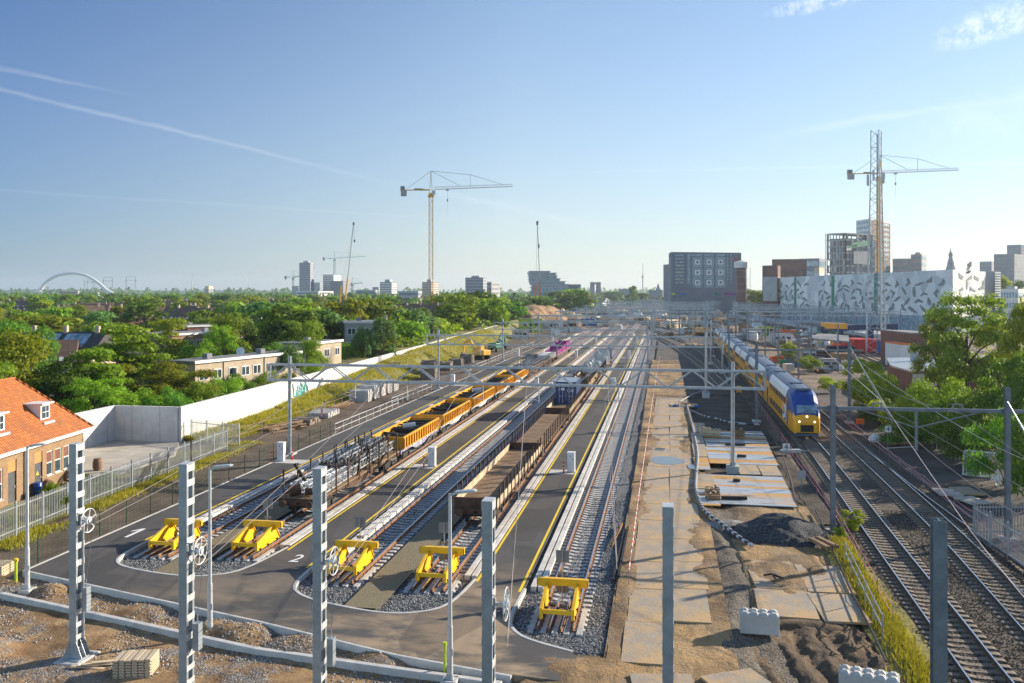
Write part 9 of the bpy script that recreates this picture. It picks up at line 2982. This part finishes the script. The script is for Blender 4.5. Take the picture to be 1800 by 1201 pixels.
def excavator(label, loc, rz, m, s=1.0):
 r = T('excavator', label, 'excavator', loc, rz)
 for y in (-1.1, 1.1):
  g = G(); g.v = []; g.xprism([(-1.8, .15), (-1.5, 0), (1.5, 0), (1.8, .15), (1.8, .75), (1.5, .9), (-1.5, .9), (-1.8, .75)], y - .28, y + .28); g.v = [(b, a, c) for a, b, c in g.v]; g.ob('crawler', M['dark_metal'], r)
 g = G(); g.box(-1.9, 1.3, -1.2, 1.2, 1.0, 2.1); g.ob('body', M[m], r, bevel=.1)
 g = G(); g.box(.1, 1.4, -1.25, -.2, 1.9, 3.1); c = g.ob('cab', M[m], r, bevel=.08)
 g = G(); g.box(1.3, 1.42, -1.15, -.3, 2.1, 2.95); g.box(.25, 1.25, -1.28, -1.24, 2.2, 2.95); g.ob('cab_window', M['glass'], c)
 g = G(); g.bar((1.0, .3, 1.7), (3.0, .3, 4.2), .35, .5); g.bar((3.0, .3, 4.2), (4.6, .3, 3.4), .32, .45); g.ob('boom', M[m], r)
 g = G(); g.bar((4.5, .3, 3.5), (4.9, .3, 1.4), .26, .36); a = g.ob('arm', M[m], r)
 g = G(); g.v = []; g.xprism([(4.5, .5), (5.3, .3), (5.2, 1.3), (4.8, 1.4)], -.2, .8); g.v = [(b, a_, c) for a_, b, c in g.v]; g.ob('bucket', M['dark_metal'], a)
 r.scale = (s, s, s)
 return r
excavator('yellow excavator beside the last dark sleeper stack', at(845, 632, -.35), 2.6, 'crane_yellow')
excavator('yellow excavator working among the sand heaps left of the train tail', at(1238, 592, -.3), .4, 'crane_yellow', 1.4)
excavator('lime excavator with a raised arm beyond the earth heap', at(1035, 545, -.4), 2.4, 'lime', 2.0)
excavator('grey excavator far beyond the earth heap', at(1060, 541, -.4), 1.0, 'steel_light', 2.0)
excavator('green excavator under the bank beside the third portal', at(872, 618, -.3), 1.2, 'green')
def van(label, loc, rz, m, group='vans parked in the far yard'):
 r = T('van', label, 'van', loc, rz, group)
 g = G(); g.xprism([(-2.4, .35), (2.4, .35), (2.4, 1.1), (1.7, 1.25), (1.0, 2.2), (-2.4, 2.2)], -.95, .95); g.ob('body', M[m], r, bevel=.06)
 g = G(); g.add([(-.8, 1.76, 1.28), (.8, 1.76, 1.28), (.75, 1.12, 2.1), (-.75, 1.12, 2.1)], [(0, 1, 2, 3)]); g.ob('windscreen', M['glass'], r)
 for x in (-.9, .9):
  for y in (-1.5, 1.5):
   g = G(); g.cyl((x - .1, y, .35), (x + .1, y, .35), .35, .35, 12); g.ob('wheel', M['black'], r)
 return r
v0 = None
for i, (x, y, m) in enumerate(((975, 590, 0), (985, 578, 0), (1105, 553, 0), (1122, 556, 0), (1150, 548, 0), (1170, 551, 0), (1300, 560, 0), (1312, 566, 0), (1240, 553, 0), (1402, 592, 0), (1427, 588, 0), (1092, 560, 0), (1350, 572, 0), (1333, 577, 0))):
 loc = at(x, y, -.45)
 if v0 is None: v0 = van('white van parked in the far yard', loc, .5, 'white_gloss')
 else: copy_tree(v0, loc, random.uniform(0, 6.28))
rnd = random.Random(99)
proto = []
for nm, lab, cat, m, s in (('pallet_pile', 'pile of pallets in the store yard right of the train', 'pallets', 'wood', (1.4, 1.2, .9)), ('pipe_bundle', 'bundle of pipes in the store yard right of the train', 'pipes', 'steel', (3.2, 1.0, .6)), ('crate_pile', 'pile of tan crates in the store yard right of the train', 'crates', 'wood_pale', (1.5, 1.2, 1.1)), ('white_bag', 'white bulk bag in the store yard right of the train', 'bag', 'white_far', (1, 1, 1)), ('steel_bundle', 'rusty bundle of steel in the store yard right of the train', 'steel', 'rust', (3.6, .8, .5))):
 g = G()
 if nm == 'pallet_pile' or nm == 'crate_pile':
  for k in range(5):
   for q in range(5): g.box(-s[0] / 2, s[0] / 2, -s[1] / 2 + q * s[1] / 5, -s[1] / 2 + (q + .75) * s[1] / 5, k * s[2] / 5, k * s[2] / 5 + .03)
   for q in (-.45, 0, .45): g.box(q * s[0] - .05, q * s[0] + .05, -s[1] / 2, s[1] / 2, k * s[2] / 5 + .03, (k + 1) * s[2] / 5)
 elif nm == 'white_bag': g.lathe([(.45, 0), (.55, .15), (.55, .7), (.42, .95), (.1, 1.0)], (0, 0, 0), 10)
 else:
  for k in range(5):
   for q in range(3): g.cyl((-s[0] / 2, -s[1] / 2 + (k + .5) * s[1] / 5, .1 + q * .19), (s[0] / 2, -s[1] / 2 + (k + .5) * s[1] / 5, .1 + q * .19), .09, .09, 8)
 o = g.ob(nm, M[m], None, loc=at(1400, 632, -.4)); tag(o, lab, cat, lab.split(' in the')[0] + 's of the store yard'); proto.append(o)
for k in range(170):
 px, py = rnd.uniform(1350, 1500), rnd.uniform(588, 655)
 if px < 1335 + (py - 560) * 1.15 - 20 or px > 1540: continue
 o = rnd.choice(proto).copy(); put(o); p = at(px, py, -.4); o.location = p; o.rotation_euler = (0, 0, rnd.uniform(0, 6.28)); f_ = rnd.uniform(.8, 1.5); o.scale = (f_, f_, f_)
for k in range(190):
 px, py = rnd.uniform(960, 1340), rnd.uniform(530, 600)
 o = rnd.choice(proto).copy(); p = at(px, py, -.4)
 if abs(p.x - float(n1(p.y))) < 5 or (p.x < 1 and p.x > -36 and p.y < 340): continue
 put(o); o.location = p; o.rotation_euler = (0, 0, rnd.uniform(0, 6.28)); f_ = rnd.uniform(1.5, 3.5); o.scale = (f_, f_, f_)
 o['label'] = o['label'].replace('in the store yard right of the train', 'scattered among the far portals'); o['group'] = o['group'].replace('store yard', 'far yard')
r = T('station_ramp', 'long pale concrete ramp before the white building', 'ramp')
p, q = far(1290, 420), far(1560, 262)
g = G(); g.bar((p.x, p.y, 3.0), (q.x, q.y, 1.2), 9, 1.0); g.ob('deck', M['grey_mid'], r)
for k in range(12):
 c = p.lerp(q, k / 11); g = G(); g.prism([(c.x - .5, c.y - 3), (c.x + .5, c.y - 3), (c.x + .5, c.y + 3), (c.x - .5, c.y + 3)], -.5, 2.6 - 1.8 * k / 11); g.ob('pier', M['grey_mid'], r)
p, q = far(1408, 330), far(1462, 300)
r = T('platform_roof', 'pale curved platform roof before the glass base of the white building', 'roof', p)
g = G(); d = q - p; g.bar((0, 0, 3.6), (d.x, d.y, 3.6), 5, .4)
g.ob('roof', M['grey_mid'], r)
for k in range(5):
 c = d * (k / 4); g = G(); g.cyl((c.x, c.y, -.5), (c.x, c.y, 3.4), .15, .15, 8); g.ob('post', M['steel'], r)
p = far(1630, 160)
r = T('flag_pole', 'white flag pole with a yellow flag by the red brick box', 'flag pole', p)
g = G(); g.cyl((0, 0, -.5), (0, 0, hz(583, 160)), .09, .06, 8); g.ob('pole', M['white_gloss'], r)
g = G(); zt = hz(585, 160)
n = 8
vs = [(.08 + .09 * k, .10 * math.sin(k * 1.1), zt - j * 2.4 - .12 * k) for k in range(n) for j in (0, 1)]
vs2 = [(x, y + .03, z) for x, y, z in vs]
fs = [(2 * k, 2 * k + 2, 2 * k + 3, 2 * k + 1) for k in range(n - 1)]
m0 = len(vs)
g.add(vs + vs2, fs + [tuple(i + m0 for i in reversed(q_)) for q_ in fs] + [(0, 1, m0 + 1, m0), (2 * n - 1, 2 * n - 2, m0 + 2 * n - 2, m0 + 2 * n - 1)])
g.ob('flag', M['yellow_line'], r)
# ---------------------------------------------------------------- haze
g = G()
g.box(-5600, 5600, -5200, 5800, -4, 110)
hm = bpy.data.materials.new('haze')
hm.use_nodes = True
ht = hm.node_tree
for n in list(ht.nodes):
 if n.type != 'OUTPUT_MATERIAL': ht.nodes.remove(n)
pv = ht.nodes.new('ShaderNodeVolumePrincipled')
pv.inputs['Color'].default_value = (.74, .87, 1.0, 1)
pv.inputs['Density'].default_value = 0.00011
pv.inputs['Anisotropy'].default_value = 0.35
out = [n for n in ht.nodes if n.type == 'OUTPUT_MATERIAL'][0]
ht.links.new(pv.outputs[0], out.inputs['Volume'])
ho = g.ob('haze', hm)
tag(ho, kind='stuff')
